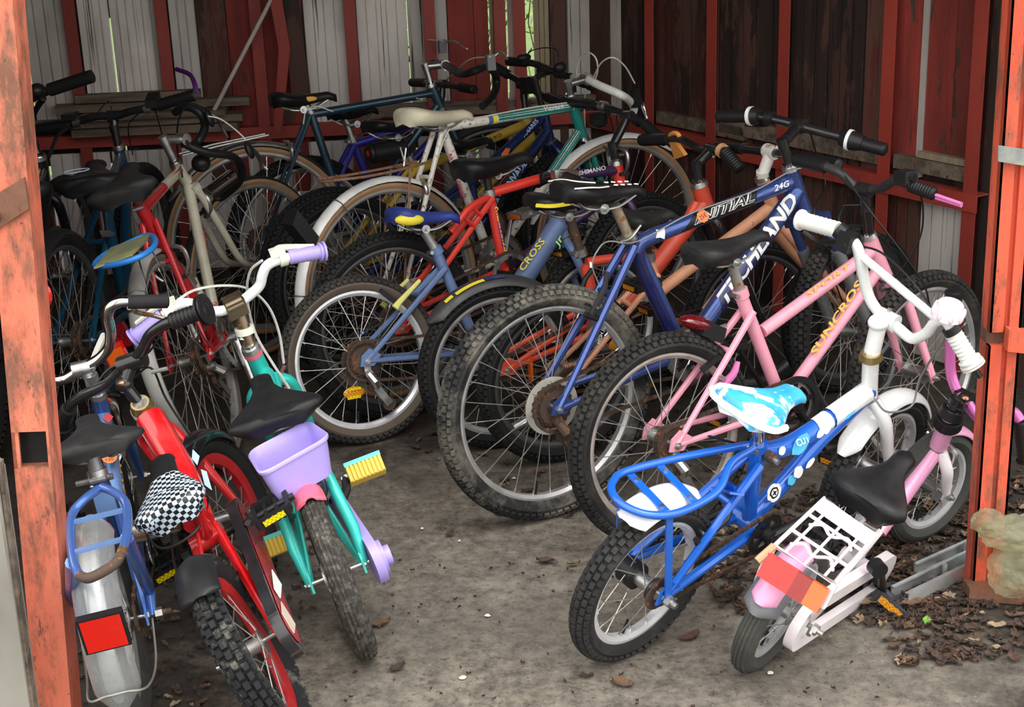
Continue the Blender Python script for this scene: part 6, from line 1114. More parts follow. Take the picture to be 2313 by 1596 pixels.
grip(hb_,(0.5856,-0.1597,0.7056),(0.5977,-0.2449,0.687),.0165,li,1,1.45); grip(hb_,(0.5741,0.158,0.6782),(0.5786,0.2405,0.6491),.0165,li,1,1.45)
for p,q,e in (((0.5824,-0.1367,0.7104),(0.584,-0.1541,0.7093),(0.612,-0.2251,0.7032)),((0.5735,0.1345,0.6842),(0.5731,0.1524,0.682),(0.6031,0.2213,0.6739))):
    k=MB(); k.tube([p,q],.02,liv,14); k.box(Vector(p)+V(0,0,.018),V(.012,0,0),V(0,.016,0),V(0,0,.010),liv); k.tube([Vector(p)+V(0,0,.022),Vector(q)+V(0,0,.024),e],[.009,.008,.006],liv,8,smooth=4); k.build('brake_lever',hb_)
cable(b,[(0.5756,-0.0986,0.723),(0.6138,-0.0683,0.6987),(0.6503,-0.0465,0.6502),(0.6701,-0.0329,0.5905),(0.6854,-0.0292,0.5151),(Vector((0.62,-0.022,0.4555))+V(0,-.02,0)),(Vector((0.62,-0.0179,0.3841))+V(0,-.04,0))],wcable,.0034); cable(b,[(0.5681,0.1152,0.7034),(0.6153,0.0698,0.6984),(0.6479,0.0084,0.6774),(0.6752,-0.0484,0.6399),(0.6878,-0.0799,0.5791),(0.7049,-0.0839,0.4997),(0.7114,-0.0695,0.4169)],wcable,.0034)
MB().tube([(0.7141,-0.0684,0.409),(0.722,-0.0515,0.3829),(0.7342,-0.0608,0.3496),(0.7359,-0.0468,0.3419)],.005,paint('dull_pink_metal',(.45,.25,.27),.4,0,.3,.5),8,smooth=3).build('brake',b)
saddle(b,(0.34,0.0051,0.567),(0.13,0.003,0.5212),.215,vinyl,th=.045,nosew=.05); post(b,(0.2,0.0021,0.4452),(0.2,-0.0024,0.4763),chrome,.0135,tq); MB().tube([(Vector((0.2,-0.0045,0.4645))+V(0,.05,0)),(Vector((0.2,-0.0045,0.4645))+V(0,-.04,0))],.006,alloy,8).tube([(Vector((0.2,-0.0045,0.4645))+V(0,.025,0)),(Vector((0.2,-0.0045,0.4645))+V(0,-.025,0))],.014,alloy,12).build('saddle_clamp',b)
# basket
def basket(C,depth,m,shrink=.82):
    C=[Vector(c) for c in C]; cen=sum(C,Vector())/4; dn=(C[1]-C[0]).cross(C[3]-C[0]).normalized(); 
    if dn.z>0: dn=-dn
    def ring(s,off):
        out=[]
        for i in range(4):
            p=cen+(C[i]-cen)*s; a=cen+(C[i-1]-cen)*s; c=cen+(C[(i+1)%4]-cen)*s
            for t in (.0,.25,.5,.75,1.):
                A=p.lerp(a,.20); D_=p.lerp(c,.20); out.append((A*(1-t)**2+p*2*t*(1-t)+D_*t*t)+dn*off)
        return out
    k=MB(); S=[ring(1.07,.006),ring(1.08,.0),ring(1.04,-.003),ring(.99,.0),ring(.95,.03),ring(shrink,depth-.004),ring(shrink*.8,depth-.002)]
    S2=[ring(1.07,.006),ring(1.01,.008),ring(.97,.03),ring(shrink*1.02,depth),ring(shrink*.8,depth+.003)]
    k.loft(S,m,cap=False); n=len(S[-1]); k.add(S[-1],[tuple(range(n))],m); k.loft(S2,m,cap=False); k.add(S2[-1],[tuple(range(n))],m)
    return k,cen,dn
k,cen,dn=basket(((0.1229,0.0822,0.47),(0.1694,-0.0555,0.47),(0.0535,-0.0822,0.47),(-0.0064,0.0713,0.47)),.085,li); bk=k.build('basket',b,angle=50)
wm_=clear_plastic('murky_water') ; wm_.node_tree.nodes['Principled BSDF'].inputs['Base Color'].default_value=(.62,.58,.62,1); 
crank(b,(0.3,-0.0169,0.2162),-20,.115,blackp,blackp,blackp,R=.05,pedals=False)
def kidpedal(c,ax,fw):
    c=Vector(c);ax=Vector(ax).normalized();fw=Vector(fw);fw=(fw-ax*fw.dot(ax)).normalized();up=ax.cross(fw); k=MB(); yp=paint('yellow_plastic',(.85,.58,.06),.4,0,.12); cy=paint('aqua_plastic',(.12,.68,.62),.4,0,.1)
    k.box(c,ax*.042,fw*.019,up*.019,yp)
    for i in range(9):
        for s in(-1,1): k.box(c+ax*(i-4)*.0095+fw*s*.021,ax*.0028,fw*.004,up*.018,yp)
    k.box(c+up*.023,ax*.043,fw*.022,up*.005,cy); k.tube([c-ax*.042,c-ax*.058],.008,alloy,8); k.build('pedal',b)
kidpedal((0.26,-0.1445,0.2716),(0,-1,.0),(1,0,-.8)); kidpedal((0.2,0.107,0.2055),(0,-1,0),(1,0,-.6))
k=MB(); k.tube([(0.26,-0.0953,0.2737),(0.24,-0.0891,0.2539),(0.22,-0.0704,0.2442)],[.009,.010,.012],blackp,8); k.tube([(0.26,-0.0953,0.2737),(0.26,-0.1094,0.2747)],.009,alloy,8); k.build('crank_arm',b)
c1=Vector((.0,-.085,.19)); c2=Vector((0.3,-0.0169,0.2162)); c2.y=-.06; dd=(c2-c1).normalized(); pp_=Vector((-dd.z,0,dd.x)); P_=[]
for i in range(13): a=math.pi/2+math.pi*i/12; P_.append(c1+dd*math.cos(a)*.052+pp_*math.sin(a)*.052)
for i in range(7): a=-math.pi/2+math.pi*i/6; P_.append(c2+dd*math.cos(a)*.06+pp_*math.sin(a)*.05)
k=MB(); k.prism(P_,V(0,.02,0),li); k.disc(c1-V(0,.014,0),(0,1,0),.038,.014,li,24); k.disc(c1-V(0,.026,0),(0,1,0),.022,.018,li,20); k.build('chain_guard',b)
caliper(b,(0.1,-0.013,0.3604),(0,1,0),alloy,1.)
# ================================================================ cream and red racing bicycle
cm_=paint('cream_paint',(.52,.49,.39),.35,.06,.3,0,.2,RUST,40); cr_=paint('candy_red_paint',(.48,.012,.018),.25,0,.15,.1,.5)
b=mk('road_bicycle','cream and candy red racing bicycle with black drop handlebar and grey rear mudguard',-.798,3.937,86.7,-17)
fr=frame(b,cr_,(0.1162,0,0.7361),(0.2571,0,0.2775),(0.5383,0,0.7701),(0.5673,0,0.7061),.312,tt=((0.1236,0,0.729),(0.5407,0,0.7511)),dt=((0.2887,0,0.2692),(0.5797,0,0.7177)),rt=.0145,rd=.0165,rs=.0185,rh=.0175,rst=.0085,ss=(0.1233,0,0.6947),mh=cm_,md=cm_,w=.06)
wrap(fr,(0.3453,0,0.7417),(0.528,0,0.7496),.0147,cm_,(-1,0,.2),-179,179); wrap(fr,(0.2573,0,0.4793),(0.2642,0,0.2749),.0190,cm_,(-1,0,.2),-179,179)
tube_text(fr,'Raymond Poulidor',(0.3216,0,0.3304),(0.5244,0,0.56),.0168,.020,(-.6,-.8,.2),redprint,.2,.03)
fork(b,cm_,(0.5673,0,0.7061),(0.5383,0,0.7701),(0.9186,0.0062,0.3204),(0.5685,0.8004,0.19),r=.0125,style='curve',w=.048,cw=.03)
wheel(b,(0,0,.312),(0,1,0),.312,.036,'groove',roadrim,darkrub,brownwall,36,1); wheel(b,(0.9186,0.0062,0.3204),(0.5685,0.8004,0.19),.305,.034,'groove',roadrim,darkrub,gumwall,36,1)
gm2=paint('grey_mudguard_paint',(.36,.35,.33),.4,.1,.4); fender(b,(0,0,.312),(0,1,0),.312,70,215,.05,gm2,.35,stay=alloy,stayang=[125])
k=MB(); k.box((-0.335,0.0499,0.4684),V(0,.028,0),V(-.004,0,.03),V(.008,0,0),redlens); rl=k.build('rear_light',b,smooth=False); MB().box((-0.325,0.0227,0.5094),V(0,.024,0),V(-.01,0,.034),V(.009,0,0),darkredlens).build('dark_lens',rl,smooth=False); MB().box((-0.338,0.0489,0.4629),V(0,.024,0),V(-.004,0,.022),V(.007,0,0),orangelens).build('orange_lens',rl,smooth=False)
k=MB(); R9=[(-0.346,0.0006,0.7),(-0.237,0.0165,0.7),(-0.1837,-0.0197,0.7),(-0.1435,-0.0765,0.7),(-0.2457,-0.132,0.7),(-0.3663,-0.1619,0.7),(-0.4314,-0.1403,0.7),(-0.4175,-0.0711,0.7)]; k.tube(R9,.0075,paint('bright_blue_plastic',(.02,.20,.62),.3,0,.15),10,closed=True,smooth=5); k.build('blue_ring',b)
MB().prism([(-0.4089,-0.0194,0.705),(-0.1857,0.0088,0.705),(-0.1716,-0.0997,0.705),(-0.2665,-0.1159,0.705),(-0.3976,-0.1202,0.705)],V(0,0,.004),paint('mossy_plate',(.16,.17,.12),.6,0,.6,0,0,(.45,.42,.05))).build('mossy_plate',b)
k=MB(); k.tube([(-0.252,-0.1124,0.69),(-.0,-.066,.33)],.0022,chrome,6); k.tube([(-0.3069,-0.0974,0.69),(-.0,.066,.33)],.0022,chrome,6); k.build('carrier_stay',b)
stem(b,(0.5383,0,0.7701),(0.5763,-0.0365,0.8325),alloy,top=(0.5187,-0.0005,0.8534),n=(0.5685,0.8004,0.19),r=.0125,rc=.018)
tape=blackp; hb_=bars(b,[(0.7455,0.0072,0.9006),(0.7137,-0.0433,0.9099),(0.6971,-0.0818,0.877),(0.7138,-0.0717,0.8279),(0.6948,-0.0296,0.7946),(0.5763,-0.0365,0.8325),(0.5795,-0.0475,0.8054),(0.608,-0.085,0.7655),(0.6729,-0.1271,0.7274),(0.7523,-0.125,0.6767),(0.7911,-0.088,0.6275),(0.8182,-0.0059,0.5947),(0.789,0.0298,0.603)],.0130,tape)
for p,q,r_,z_ in (((0.6694,-0.1921,0.7386),(0.7087,-0.1997,0.6985),(0.7467,-0.191,0.6606),(0.7489,-0.2,0.6392)),((0.678,-0.1099,0.8683),(0.7033,-0.126,0.8438),(0.7411,-0.1165,0.8076),(0.7548,-0.1178,0.7751))):
    k=MB(); k.ell(Vector(p)+V(0,0,-.012),V(.02,0,0),V(0,.012,0),V(0,0,.03),blackp,10,8); k.tube([p,q,r_,z_],[.010,.008,.006,.005],alloy,8,flat=.6,smooth=4); k.build('brake_lever',hb_)
cable(hb_,[(0.6796,-0.1969,0.7378),(0.6708,-0.1812,0.7854),(0.6395,-0.1538,0.8438),(0.6264,-0.1231,0.8679)],wcable,.0022); cable(hb_,[(0.604,-0.1423,0.8826),(0.5415,-0.1115,0.9253),(0.5824,-0.0475,0.89),(0.6541,0.0127,0.8098),(0.4564,-0.03,0.7391)],MATS['cable'],.0028)
MB().ell((0.6616,-0.0352,0.7369),V(.03,0,0),V(0,.03,0),V(0,0,.028),blackp,14,10).build('lamp_housing',b)
MB().tube([(0.6253,-0.0262,0.6427),(0.7178,-0.0959,0.6599)],.024,chrome,16).build('front_lamp',b)
post(b,(0.1153,0,0.7416),(0.0946,0,0.7912),rustsp,.0135,cr_); saddle(b,(0.1625,0,0.8797),(-0.011,0,0.8192),.21,gvinyl,th=.06,nosew=.055)
crank(b,(0.2571,0,0.2775),-110,.165,alloy,alloy,alloy,R=.095,double=True,refl=None); chain_sprocket(b,(0.2571,0,0.2775),(0,0,.312),.095,.042,chainm,nsp=5,cm=rustsp); derailleur(b,(0,0,.312),alloy,rustsp); caliper(b,(0.1425,0,0.5823),(0,1,0),alloy,1.5); caliper(b,(0.6003,-0.0078,0.6403),(0.5685,0.8004,0.19),alloy,1.1)
# ================================================================ metallic blue city bicycle seen from behind
cbl=paint('petrol_blue_paint',(.006,.07,.14),.3,.06,.3,.3,.3); 
b=mk('city_bicycle','petrol blue bicycle with badged black saddle, between the cream racing one and the black one',-1.23,4.08,85,-4)
fr=frame(b,cbl,(0.25,-0.0804,0.6636),(.42,-.01,.28),(0.85,0.0699,0.7139),(0.88,0.0752,0.6107),.32,tt=((0.26,-0.078,0.6547),(0.85,0.0687,0.6886)),dt=((.43,-.01,.285),(0.87,0.073,0.6052)),rst=.0105,ss=(0.458,0,0.6168),w=.06,rt=.017,rd=.018)
fork(b,blackpaint,(0.88,0.0752,0.6107),(0.85,0.0699,0.7139),(1.007,0.0903,0.317),(0,0.9987,0.0515),style='uni',w=.055); wheel(b,(0,0,.32),(0,1,0),.32,.052,'knobby',darkrim,darkrub,None,32,1); wheel(b,(1.007,0.0903,0.317),(0,0.9987,0.0515),.31,.05,'knobby',darkrim,darkrub,None,28,0)
fender(b,(0,0,.32),(0,1,0),.32,80,175,.075,blackp,.45); MB().tube([(Vector((0.1,-0.1343,0.6625))+V(0,.0,0)),(Vector((0.05,-0.1462,0.6162))+V(0,0,0))],.0018,alloy,5).prism([(0.05,-0.1385,0.6232),(0.05,-0.1543,0.6116),(0.05,-0.1437,0.6035)],V(0,.03,0),alloy).build('brake',b)
stem(b,(0.85,0.0699,0.7139),(0.86,0.0695,0.8197),blackpaint,top=(0.85,0.0721,0.7806),n=(0,0.9987,0.0515),r=.0135,rc=.02); hb_=bars(b,[(0.871,0.3657,0.7968),(0.8655,0.2206,0.8086),(0.8594,0.1242,0.8247),(0.86,0.0695,0.8197),(0.8554,0.0009,0.8319),(0.8519,-0.0768,0.8401),(0.8444,-0.1943,0.8597)],.0135,blackpaint)
grip(hb_,(0.8663,0.2215,0.8056),(0.8719,0.3697,0.7941),.0185,blackp,1); grip(hb_,(0.8511,-0.0849,0.8424),(0.8421,-0.2184,0.8666),.0185,blackp,1); MB().tube([(0.8429,-0.2148,0.8639),(0.8405,-0.2287,0.8717)],.016,alloy,12).build('bar_cap',hb_); MB().tube([(0.8413,-0.2236,0.8691),(0.8535,-0.2209,0.8991),(0.8763,-0.2018,0.9289),(0.914,-0.149,0.9454)],[.008,.008,.0075,.0075],paint('purple_bar_end',(.16,.03,.25),.25,0,.1,.6),8,smooth=4).build('bar_end',hb_)
lever(hb_,(0.8648,0.1973,0.8096),Vector((0.8697,0.3233,0.7993))-Vector((0.8648,0.1973,0.8096)),alloy,Vector((0.9603,-0.0143,0.2784))*.8+V(0,0,-.5)); lever(hb_,(0.8534,-0.0531,0.8361),Vector((0.8452,-0.1863,0.8574))-Vector((0.8534,-0.0531,0.8361)),alloy,Vector((0.9603,-0.0143,0.2784))*.8+V(0,0,-.5)); MB().box((0.8457,-0.0752,0.8616),V(.025,0,.01),V(0,.02,0),V(0,0,.012),blackp).build('shifter',hb_); MB().box((0.8583,0.216,0.8331),V(.03,0,0),V(0,.02,0),V(0,0,.01),blackp).build('shifter',hb_)
cable(b,[(0.8921,0.144,0.8206),(0.9337,0.1135,0.8549),(0.9593,0.1101,0.8383),(0.85,0.0774,0.722)],MATS['cable'],.0022); cable(b,[(0.8869,-0.0637,0.8279),(0.9886,-0.0374,0.7298),(1.0025,-0.0322,0.6819)],MATS['cable'],.0022); cable(b,[(0.8886,-0.0172,0.8244),(0.9804,0.0698,0.7635),(1.0107,0.0838,0.6598)],MATS['cable'],.0022)
post(b,(0.25,-0.0804,0.6636),(0.23,-0.0746,0.7216),blackpaint); sd_,f_=saddle(b,(0.4,-0.0193,0.7831),(0.14,-0.0759,0.7546),.20,vinyl,th=.06,nosew=.06); d_,l_,u_,L_=f_; t_=Vector((0.14,-0.0759,0.7546))
k=MB(); e_=[t_+d_*(L_*.22+.016*math.sin(a*.3491))+l_*(.028+.036*math.cos(a*.3491))+u_*.012 for a in range(18)]; k.tube(e_,.0016,paleblue,4,closed=True); k.build('saddle_badge',sd_)
crank(b,(.42,-.01,.28),60,.165,alloy,blackp,blackp,R=.08); chain_sprocket(b,(.42,-.01,.28),(0,0,.32),.08,.04,chainm,nsp=5)
# ================================================================ leftmost black bicycle
b=mk('city_bicycle','all-black bicycle farthest left, half hidden behind the left orange post',-1.48,3.72,81,-6)
fr=frame(b,blackpaint,(0.25,-0.2403,0.7222),(.42,0,.29),(0.85,0.0025,0.7578),(0.88,0.0253,0.6531),.34,tt=((0.26,-0.2345,0.7082),(0.85,0.006,0.7208)),dt=((.43,0,.295),(0.87,0.011,0.668)),rt=.018,rd=.025,rs=.018,rh=.022,ss=(0.26,-0.2345,0.7082),w=.062,rst=.010)
MB().tube([(0.86,0.0166,0.7211),(0.86,0.0094,0.7204)],.0235,orangest,14).build('orange_band',fr)
fork(b,blackpaint,(0.88,0.0253,0.6531),(0.85,0.0025,0.7578),(1.0111,0.0969,0.3408),(-0.0839,0.9784,0.1889),r=.014,style='uni',w=.055); wheel(b,(0,0,.34),(0,1,0),.34,.05,'knobby',darkrim,darkrub,None,32,1); wheel(b,(1.0111,0.0969,0.3408),(-0.0839,0.9784,0.1889),.33,.05,'knobby',darkrim,darkrub,None,32,0)
fender(b,(0,0,.34),(0,1,0),.34,80,190,.07,blackp,.45); k=MB(); rr9=Vector((-0.37,-0.5496,0.6398)); k.ell(rr9,V(.015,0,0),V(0,.03,0),V(0,0,.035),redlens,12,8); k.build('rear_light',b)
stem(b,(0.85,0.0025,0.7578),(0.86,0.041,0.9136),blackpaint,top=(0.85,0.0099,0.8041),n=(-0.0839,0.9784,0.1889),r=.0145,rc=.02); hb_=bars(b,[(0.8663,0.2292,0.8733),(0.864,0.1343,0.8907),(0.859,0.0817,0.913),(0.86,0.041,0.9136),(0.8553,-0.0016,0.934),(0.8524,-0.0399,0.9477),(0.8507,-0.0763,0.9572),(0.8488,-0.1409,0.9702),(0.8469,-0.2239,0.9848)],.0135,blackpaint); grip(hb_,(0.8503,-0.0828,0.9592),(0.8472,-0.2279,0.9843),.020,blackp,0); grip(hb_,(0.8643,0.1423,0.8888),(0.8666,0.2373,0.8714),.018,blackp)
MB().ell((0.8481,-0.0442,0.9626),V(.03,0,0),V(0,.025,0),V(0,0,.022),blackp,12,8).build('shifter',hb_); MB().tube([(0.8562,-0.0539,0.936),(0.9185,0.0124,0.8946),(0.965,0.0702,0.837)],[.01,.009,.006],blackp,8,smooth=4).build('brake_lever',hb_)
cable(b,[(0.8694,-0.0276,0.9597),(0.9119,0.0545,0.9485),(0.9439,0.096,0.9065),(0.85,0.0188,0.7982)],MATS['cable'],.003); cable(b,[(0.85,-0.0299,0.7585),(0.9,-0.0456,0.8088),(0.95,-0.0593,0.8255)],MATS['cable'],.006)
post(b,(0.25,-0.2403,0.7222),(0.22,-0.2539,0.7882),alloy); saddle(b,(0.4,-0.165,0.8252),(0.14,-0.2597,0.7941),.2,vinyl,th=.06,nosew=.055)
k=MB(); 
for s in(-1,1): k.tube([V(.16,s*.05,.74),V(-.02,s*.06,.76),V(-.22,s*.06,.76),V(-.26,0,.76)],.006,blackpaint,8,smooth=3); k.tube([V(-.16,s*.06,.76),V(0,s*.07,.36)],.005,blackpaint,6)
for x in(-.05,-.15): k.tube([V(x,.06,.765),V(x,-.06,.765)],.005,blackpaint,6)
k.build('luggage_rack',b); crank(b,(.42,0,.29),70,.165,alloy,blackp,blackp,R=.08)
# ---------------------------------------------------------------- loose timber and poles
for k,(u0,u1,z,o,t,lab) in enumerate(((.86,1.50,.60,.10,.028,'brown board at the bottom of the stack lying on the red rail'),(.70,1.52,.632,.085,.026,'long brown board second from the bottom of the rail stack'),(.90,1.46,.66,.12,.022,'short tan board with a notched end in the middle of the rail stack'),(.80,1.55,.69,.06,.03,'dark board near the top of the stack on the back wall rail'),(.88,1.36,.725,.05,.03,'topmost dark board of the stack against the white planks'))):
    b=MB(); A_=AB+dB*u0+nB*(.04+o*.5); C_=AB+dB*u1+nB*(.04+o*.5)
    b.prism([A_+V(0,0,z-t/2),C_+V(0,0,z-t/2+random.uniform(-.004,.004)),C_+V(0,0,z+t/2),A_+V(0,0,z+t/2)],nB*o,(oldwood,oldwood,palewood,oldwood,oldwood)[k] if k!=2 else oldwood)
    tag(b.build('board',smooth=False),lab,'board','boards stacked on the back rail')
tag(MB().tube([(-1.1247,5.86,0.6708),(-0.8594,5.86,1.0964)],.0085,paint('pale_pole',(.55,.50,.46),.5,0,.3),10).tube([(-0.8594,5.86,1.0964),(-0.5143,5.86,1.6503)],.0085,MATS['pale_pole'],10).build('pole'),'thin pale pole leaning diagonally against the back wall','pole')
def lean(name,pts,off,m,lab,cat):
    tag(MB().prism(pts,off,m).build(name,smooth=False),lab,cat)
lean('dark_board',[(-0.8285,5.9,1.108),(-0.7711,5.9,1.106),(-0.7542,5.9,0.7081),(-0.8232,5.9,0.7105)],V(0,.03,0),plankd,'black board leaning against the red panels of the back wall','board')
lean('angle_iron',[(-0.8765,5.86,1.1134),(-0.8295,5.86,1.1118),(-0.8101,5.86,0.8951),(-0.8709,5.86,0.5716),(-0.902,5.86,0.5727),(-0.8542,5.86,0.8966)],V(0,.012,0),redst,'bent red angle iron leaning beside the black board','angle iron')
# ---------------------------------------------------------------- greenery outside the gap
lf=[paint('leaf_a',(.18,.26,.05),.6,0,0),paint('leaf_b',(.32,.40,.10),.6,0,0),paint('twig',(.12,.09,.05),.8,0,0)]
def bush(cx,cy,cz,sx,sy,sz,n,label):
    mb=MB()
    for i in range(n):
        p=V(cx+random.gauss(0,sx),cy+random.gauss(0,sy),abs(cz+random.gauss(0,sz))); d=V(random.uniform(-1,1),random.uniform(-1,1),random.uniform(-1,1)).normalized(); u,w_=perp(d); s=random.uniform(.02,.05)
        mb.add([p-d*s,p+u*s*.4+w_*.004,p+d*s,p-u*s*.4],[(0,1,2,3)],lf[i%2])
    for i in range(n//25):
        a=V(cx+random.gauss(0,sx),cy+random.gauss(0,sy*.5),0); mb.tube([a,a+V(random.uniform(-.3,.3),random.uniform(-.1,.1),cz),a+V(random.uniform(-.7,.7),0,cz*2)],[.006,.002],lf[2] if i%3 else lf[1],4,smooth=4)
    return tag(mb.build('bush',smooth=False),label,'bush')
bush(.05,8.2,.9,.45,.5,.5,1400,'leafy green bush outside, seen through the gap in the back wall')
# ---------------------------------------------------------------- galvanised channel on the floor
galv=paint('galvanised_steel',(.52,.54,.55),.42,0,.35,.7)
def channel(label,p0,p1,w,h,m):
    mb=MB(); p0=Vector(p0);p1=Vector(p1);d=(p1-p0).normalized();s=V(-d.y,d.x,0)
    for a,bq,z0,z1 in((-w/2,w/2,0,.003),(-w/2,-w/2+.003,0,h),(w/2-.003,w/2,0,h),(-w/2,-w/2+.010,h-.003,h),(w/2-.010,w/2,h-.003,h)):
        mb.prism([p0+s*a+V(0,0,z0),p1+s*a+V(0,0,z0),p1+s*a+V(0,0,z1),p0+s*a+V(0,0,z1)] if abs(bq-a)<.004 else [p0+s*a+V(0,0,z0),p1+s*a+V(0,0,z0),p1+s*bq+V(0,0,z0),p0+s*bq+V(0,0,z0)],(s*(bq-a)) if abs(bq-a)<.004 else V(0,0,z1-z0),m)
    mb.tube([p0+d*.16+s*.0+V(0,0,.0),p0+d*.16+V(0,0,h+.008)],.006,m,8)
    return tag(mb.build('steel_channel',smooth=False),label,'steel channel','galvanised channels by the right post')
channel('galvanised steel channel on the leaves, upper one of two beside the right post',(0.9196,3.0887,0),(1.2556,3.331,0),.045,.032,galv)
channel('galvanised steel channel with its end by the black pedal, lower one of two',(0.8397,2.9743,0),(1.2068,3.2494,0),.05,.035,galv)
# ---------------------------------------------------------------- plastic bag tied to the right post
def bag():
    m,nt,bb=_nt('yellowed_plastic'); bb.inputs['Base Color'].default_value=(.80,.78,.52,1); bb.inputs['Transmission Weight'].default_value=.84; bb.inputs['Roughness'].default_value=.12; bb.inputs['IOR'].default_value=1.08
    nn=_noise(nt,16,6,.7); nt.links.new(_mix(nt,nn,(.86,.83,.52),(.97,.96,.80)),bb.inputs['Base Color']); _bump(nt,bb,_noise(nt,24,7,.75),1.,.02)
    root=empty('plastic_bag','crumpled yellowish clear plastic bag tied to the foot of the right post','plastic bag')
    for c,s,nm in ((Vector((1.0631,2.95,0.1736)),(.065,.045,.038),'bag_fold'),(Vector((1.0909,2.95,0.087)),(.070,.05,.060),'bag_fold'),(Vector((1.0238,2.97,0.192)),(.035,.03,.03),'bag_knot')):
        bm=bmesh.new(); bmesh.ops.create_icosphere(bm,subdivisions=4,radius=1)
        for v in bm.verts:
            p=v.co.copy(); a=mn.fractal(p*1.7+c*9,.7,2.,6); k=1+.30*mn.noise(p*1.5+c*9)+.16*abs(mn.noise(p*3.2+c*5))+.10*a-.10*abs(mn.noise(p*7+c))
            v.co=Vector((p.x*s[0]*k,p.y*s[1]*k,p.z*s[2]*k))+c
        me=bpy.data.meshes.new(nm); bm.to_mesh(me); bm.free(); me.materials.append(m); o=bpy.data.objects.new(nm,me); COL.objects.link(o); o.parent=root
bag()
# ---------------------------------------------------------------- leaves and litter
lm=[paint('dry_leaf_a',(.075,.038,.024),.85,0,.5),paint('dry_leaf_b',(.13,.072,.04),.85,0,.5),paint('dry_leaf_c',(.045,.028,.02),.9,0,.3),paint('pale_leaf',(.30,.22,.14),.8,0,.4),paint('fresh_leaf',(.16,.36,.05),.5,0,.1)]
def leaf_geo(mb,c,L,W,a,m,curl=.25):
    c=Vector(c); d=V(math.cos(a),math.sin(a),0); s=V(-d.y,d.x,0); n=7; A=[];Bq=[];M_=[]
    for i in range(n):
        t=i/(n-1); w_=W*math.sin(math.pi*(t*.92+.04))**.8*(1+.25*math.sin(t*19+a)); z=curl*L*(t-.5)**2*random.uniform(.6,1.6); p=c+d*L*(t-.5)
        M_.append(p+V(0,0,.002+z*.4)); A.append(p+s*w_/2+V(0,0,.003+z+random.uniform(0,.006))); Bq.append(p-s*w_/2+V(0,0,.003+z+random.uniform(0,.006)))
    vs=A+M_+Bq; fs=[]
    for i in range(n-1): fs+=[(i,i+1,n+i+1,n+i),(n+i,n+i+1,2*n+i+1,2*n+i)]
    mb.add(vs,fs,m)
ls=MB()
def scatter(n,f,smin,smax):
    for i in range(n):
        p=f(); L=random.uniform(smin,smax); leaf_geo(ls,p,L,L*random.uniform(.3,.7),random.uniform(0,6.28),random.choice([lm[0],lm[0],lm[1],lm[2],lm[2],lm[3]] if random.random()<.35 else [lm[0],lm[2],lm[2]]),random.uniform(.1,.5))
def rq(poly):
    (ax,ay),(bx,by),(cx_,cy_),(dx,dy)=poly
    def f():
        u=random.random();v_=random.random(); return V((1-u)*(1-v_)*ax+u*(1-v_)*bx+u*v_*cx_+(1-u)*v_*dx,(1-u)*(1-v_)*ay+u*(1-v_)*by+u*v_*cy_+(1-u)*v_*dy,0)
    return f
scatter(1500,rq(((.78,2.72),(1.5,2.70),(1.7,3.7),(.75,3.6))),.012,.05)
scatter(600,rq(((.45,2.95),(.9,2.85),(1.0,3.7),(.4,3.4))),.01,.045)
scatter(260,rq(((-.05,3.5),(.8,3.3),(1.2,4.3),(-.5,4.4))),.012,.04)
scatter(500,rq(((-.95,2.4),(-.50,2.4),(-.42,3.6),(-1.2,3.6))),.008,.03)
scatter(150,rq(((-.5,2.4),(.8,2.4),(.5,3.3),(-.3,3.3))),.004,.012)
ls.build('leaf_litter',smooth=False); tag(bpy.data.objects['leaf_litter'],'brown leaf litter scattered under the bicycles and along the shed edges','leaf litter',kind='stuff')
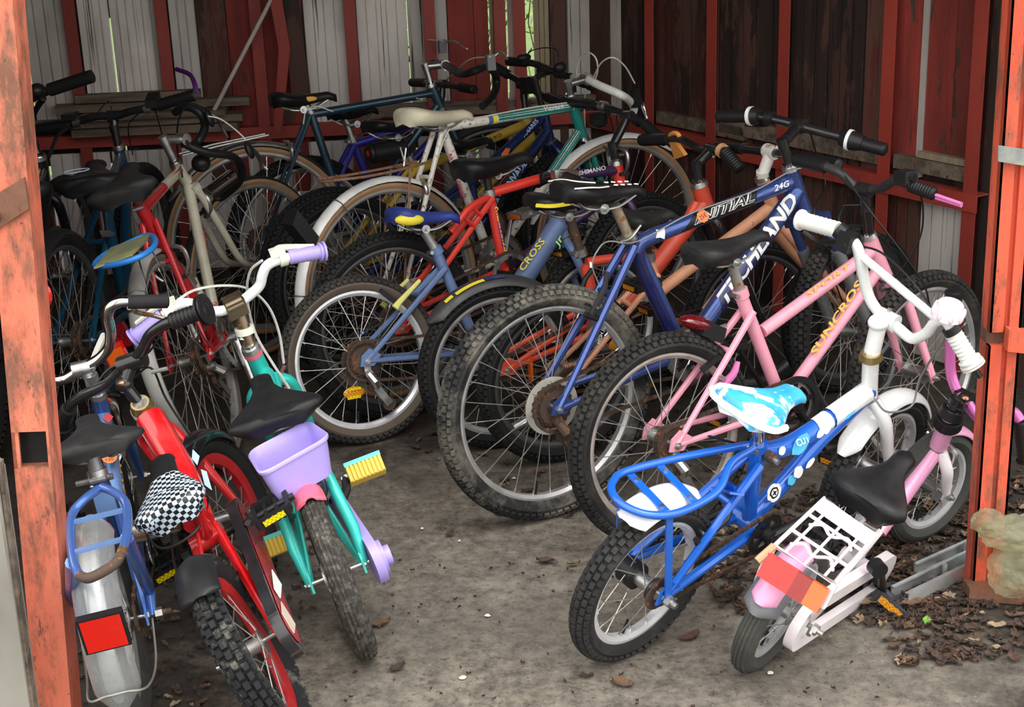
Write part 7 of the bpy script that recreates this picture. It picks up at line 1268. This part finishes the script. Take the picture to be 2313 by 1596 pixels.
LEAVES=[(1016,1208,0.035,1.2,0,'crumpled brown leaf alone on the concrete below the muddy front-most large wheel'),(1232,1268,0.045,-0.2,0,'long thin brown leaf on the open concrete left of the blue bicycle'),(1295,1275,0.03,0.1,1,'small brown leaf beside the long thin one'),(1560,1440,0.05,0.6,0,'dark brown leaf on the ground right of the blue bicycle rear wheel'),(2092,1416,0.033,1.1,4,'fresh green leaf on the ground in front of the right post'),(860,1410,0.05,0.5,1,'curled tan leaf to the right of the turquoise bicycle rear tyre'),(2060,1375,0.05,0.2,1,'reddish brown leaf beside the green leaf'),(1755,1475,0.06,1.3,1,'curled tan leaf behind the tyre of the small pink bicycle'),(1960,1372,0.06,0.3,3,'pale tan leaf under the black pedal of the small pink bicycle'),(1405,1545,0.05,-0.6,1,'thin straw-brown leaf near the bottom edge of the concrete'),(898,1510,0.04,0.7,2,'dark leaf below the turquoise bicycle tyre'),(1325,1530,0.03,0,2,'small dark leaf under the blue bicycle rear tyre')]
px_ground={(1016,1208):(-0.1706,3.4,0),(1232,1268):(0.0624,3.2369,0),(1295,1275):(0.128,3.2157,0),(1560,1440):(0.3621,2.8549,0),(2092,1416):(0.871,2.8651,0),(860,1410):(-0.3113,2.96,0),(2060,1375):(0.8619,2.9463,0),(1755,1475):(0.534,2.7783,0),(1960,1372):(0.7672,2.9592,0),(1405,1545):(0.2004,2.678,0),(898,1510):(-0.2625,2.7693,0),(1325,1530):(0.13,2.7082,0)}
FLECKS=[(*(-0.0751,2.9812,0)[:2],0.008,'white chip in the middle of the bare concrete'),(*(-0.2419,3.4412,0)[:2],0.005,'small white chip left of the crumpled brown leaf'),(*(-0.1455,3.3632,0)[:2],0.004,'tiny white chip right of the crumpled brown leaf'),(*(0.1857,2.6977,0)[:2],0.008,'white chip below the blue bicycle rear tyre'),(*(0.5063,2.6988,0)[:2],0.01,'pale chip to the right of the small pink bicycle tyre'),(*(-0.0064,3.7329,0)[:2],0.007,'white chip seen through the spokes of the muddy wheel'),(*(-0.1243,2.7233,0)[:2],0.01,'grey-white chip near the bottom edge of the concrete')]
for px,py,L,a,mi,lab in LEAVES:
    mb=MB(); leaf_geo(mb,V(0,0,0),L,L*.55,a,lm[mi],.35); o=mb.build('leaf',smooth=False); o.location=Vector(px_ground[(px,py)])+V(0,0,.012 if px>1700 else 0); tag(o,lab,'leaf','fallen leaves lying singly')
# small white paint flecks on the concrete
for x,y,s,lab in FLECKS:
    mb=MB(); mb.add([(math.cos(k*1.05+x)*s*random.uniform(.6,1.1),math.sin(k*1.05+x)*s*.7*random.uniform(.6,1.1),.0015) for k in range(6)]+[(math.cos(k*1.05)*s*.6,math.sin(k*1.05)*s*.5,.004) for k in range(6)],[(6,7,8,9,10,11)]+[(k,(k+1)%6,6+(k+1)%6,6+k) for k in range(6)],white); o=mb.build('pebble',smooth=False); o.location=(x,y,0); tag(o,lab,'pebble','white chips on the concrete')
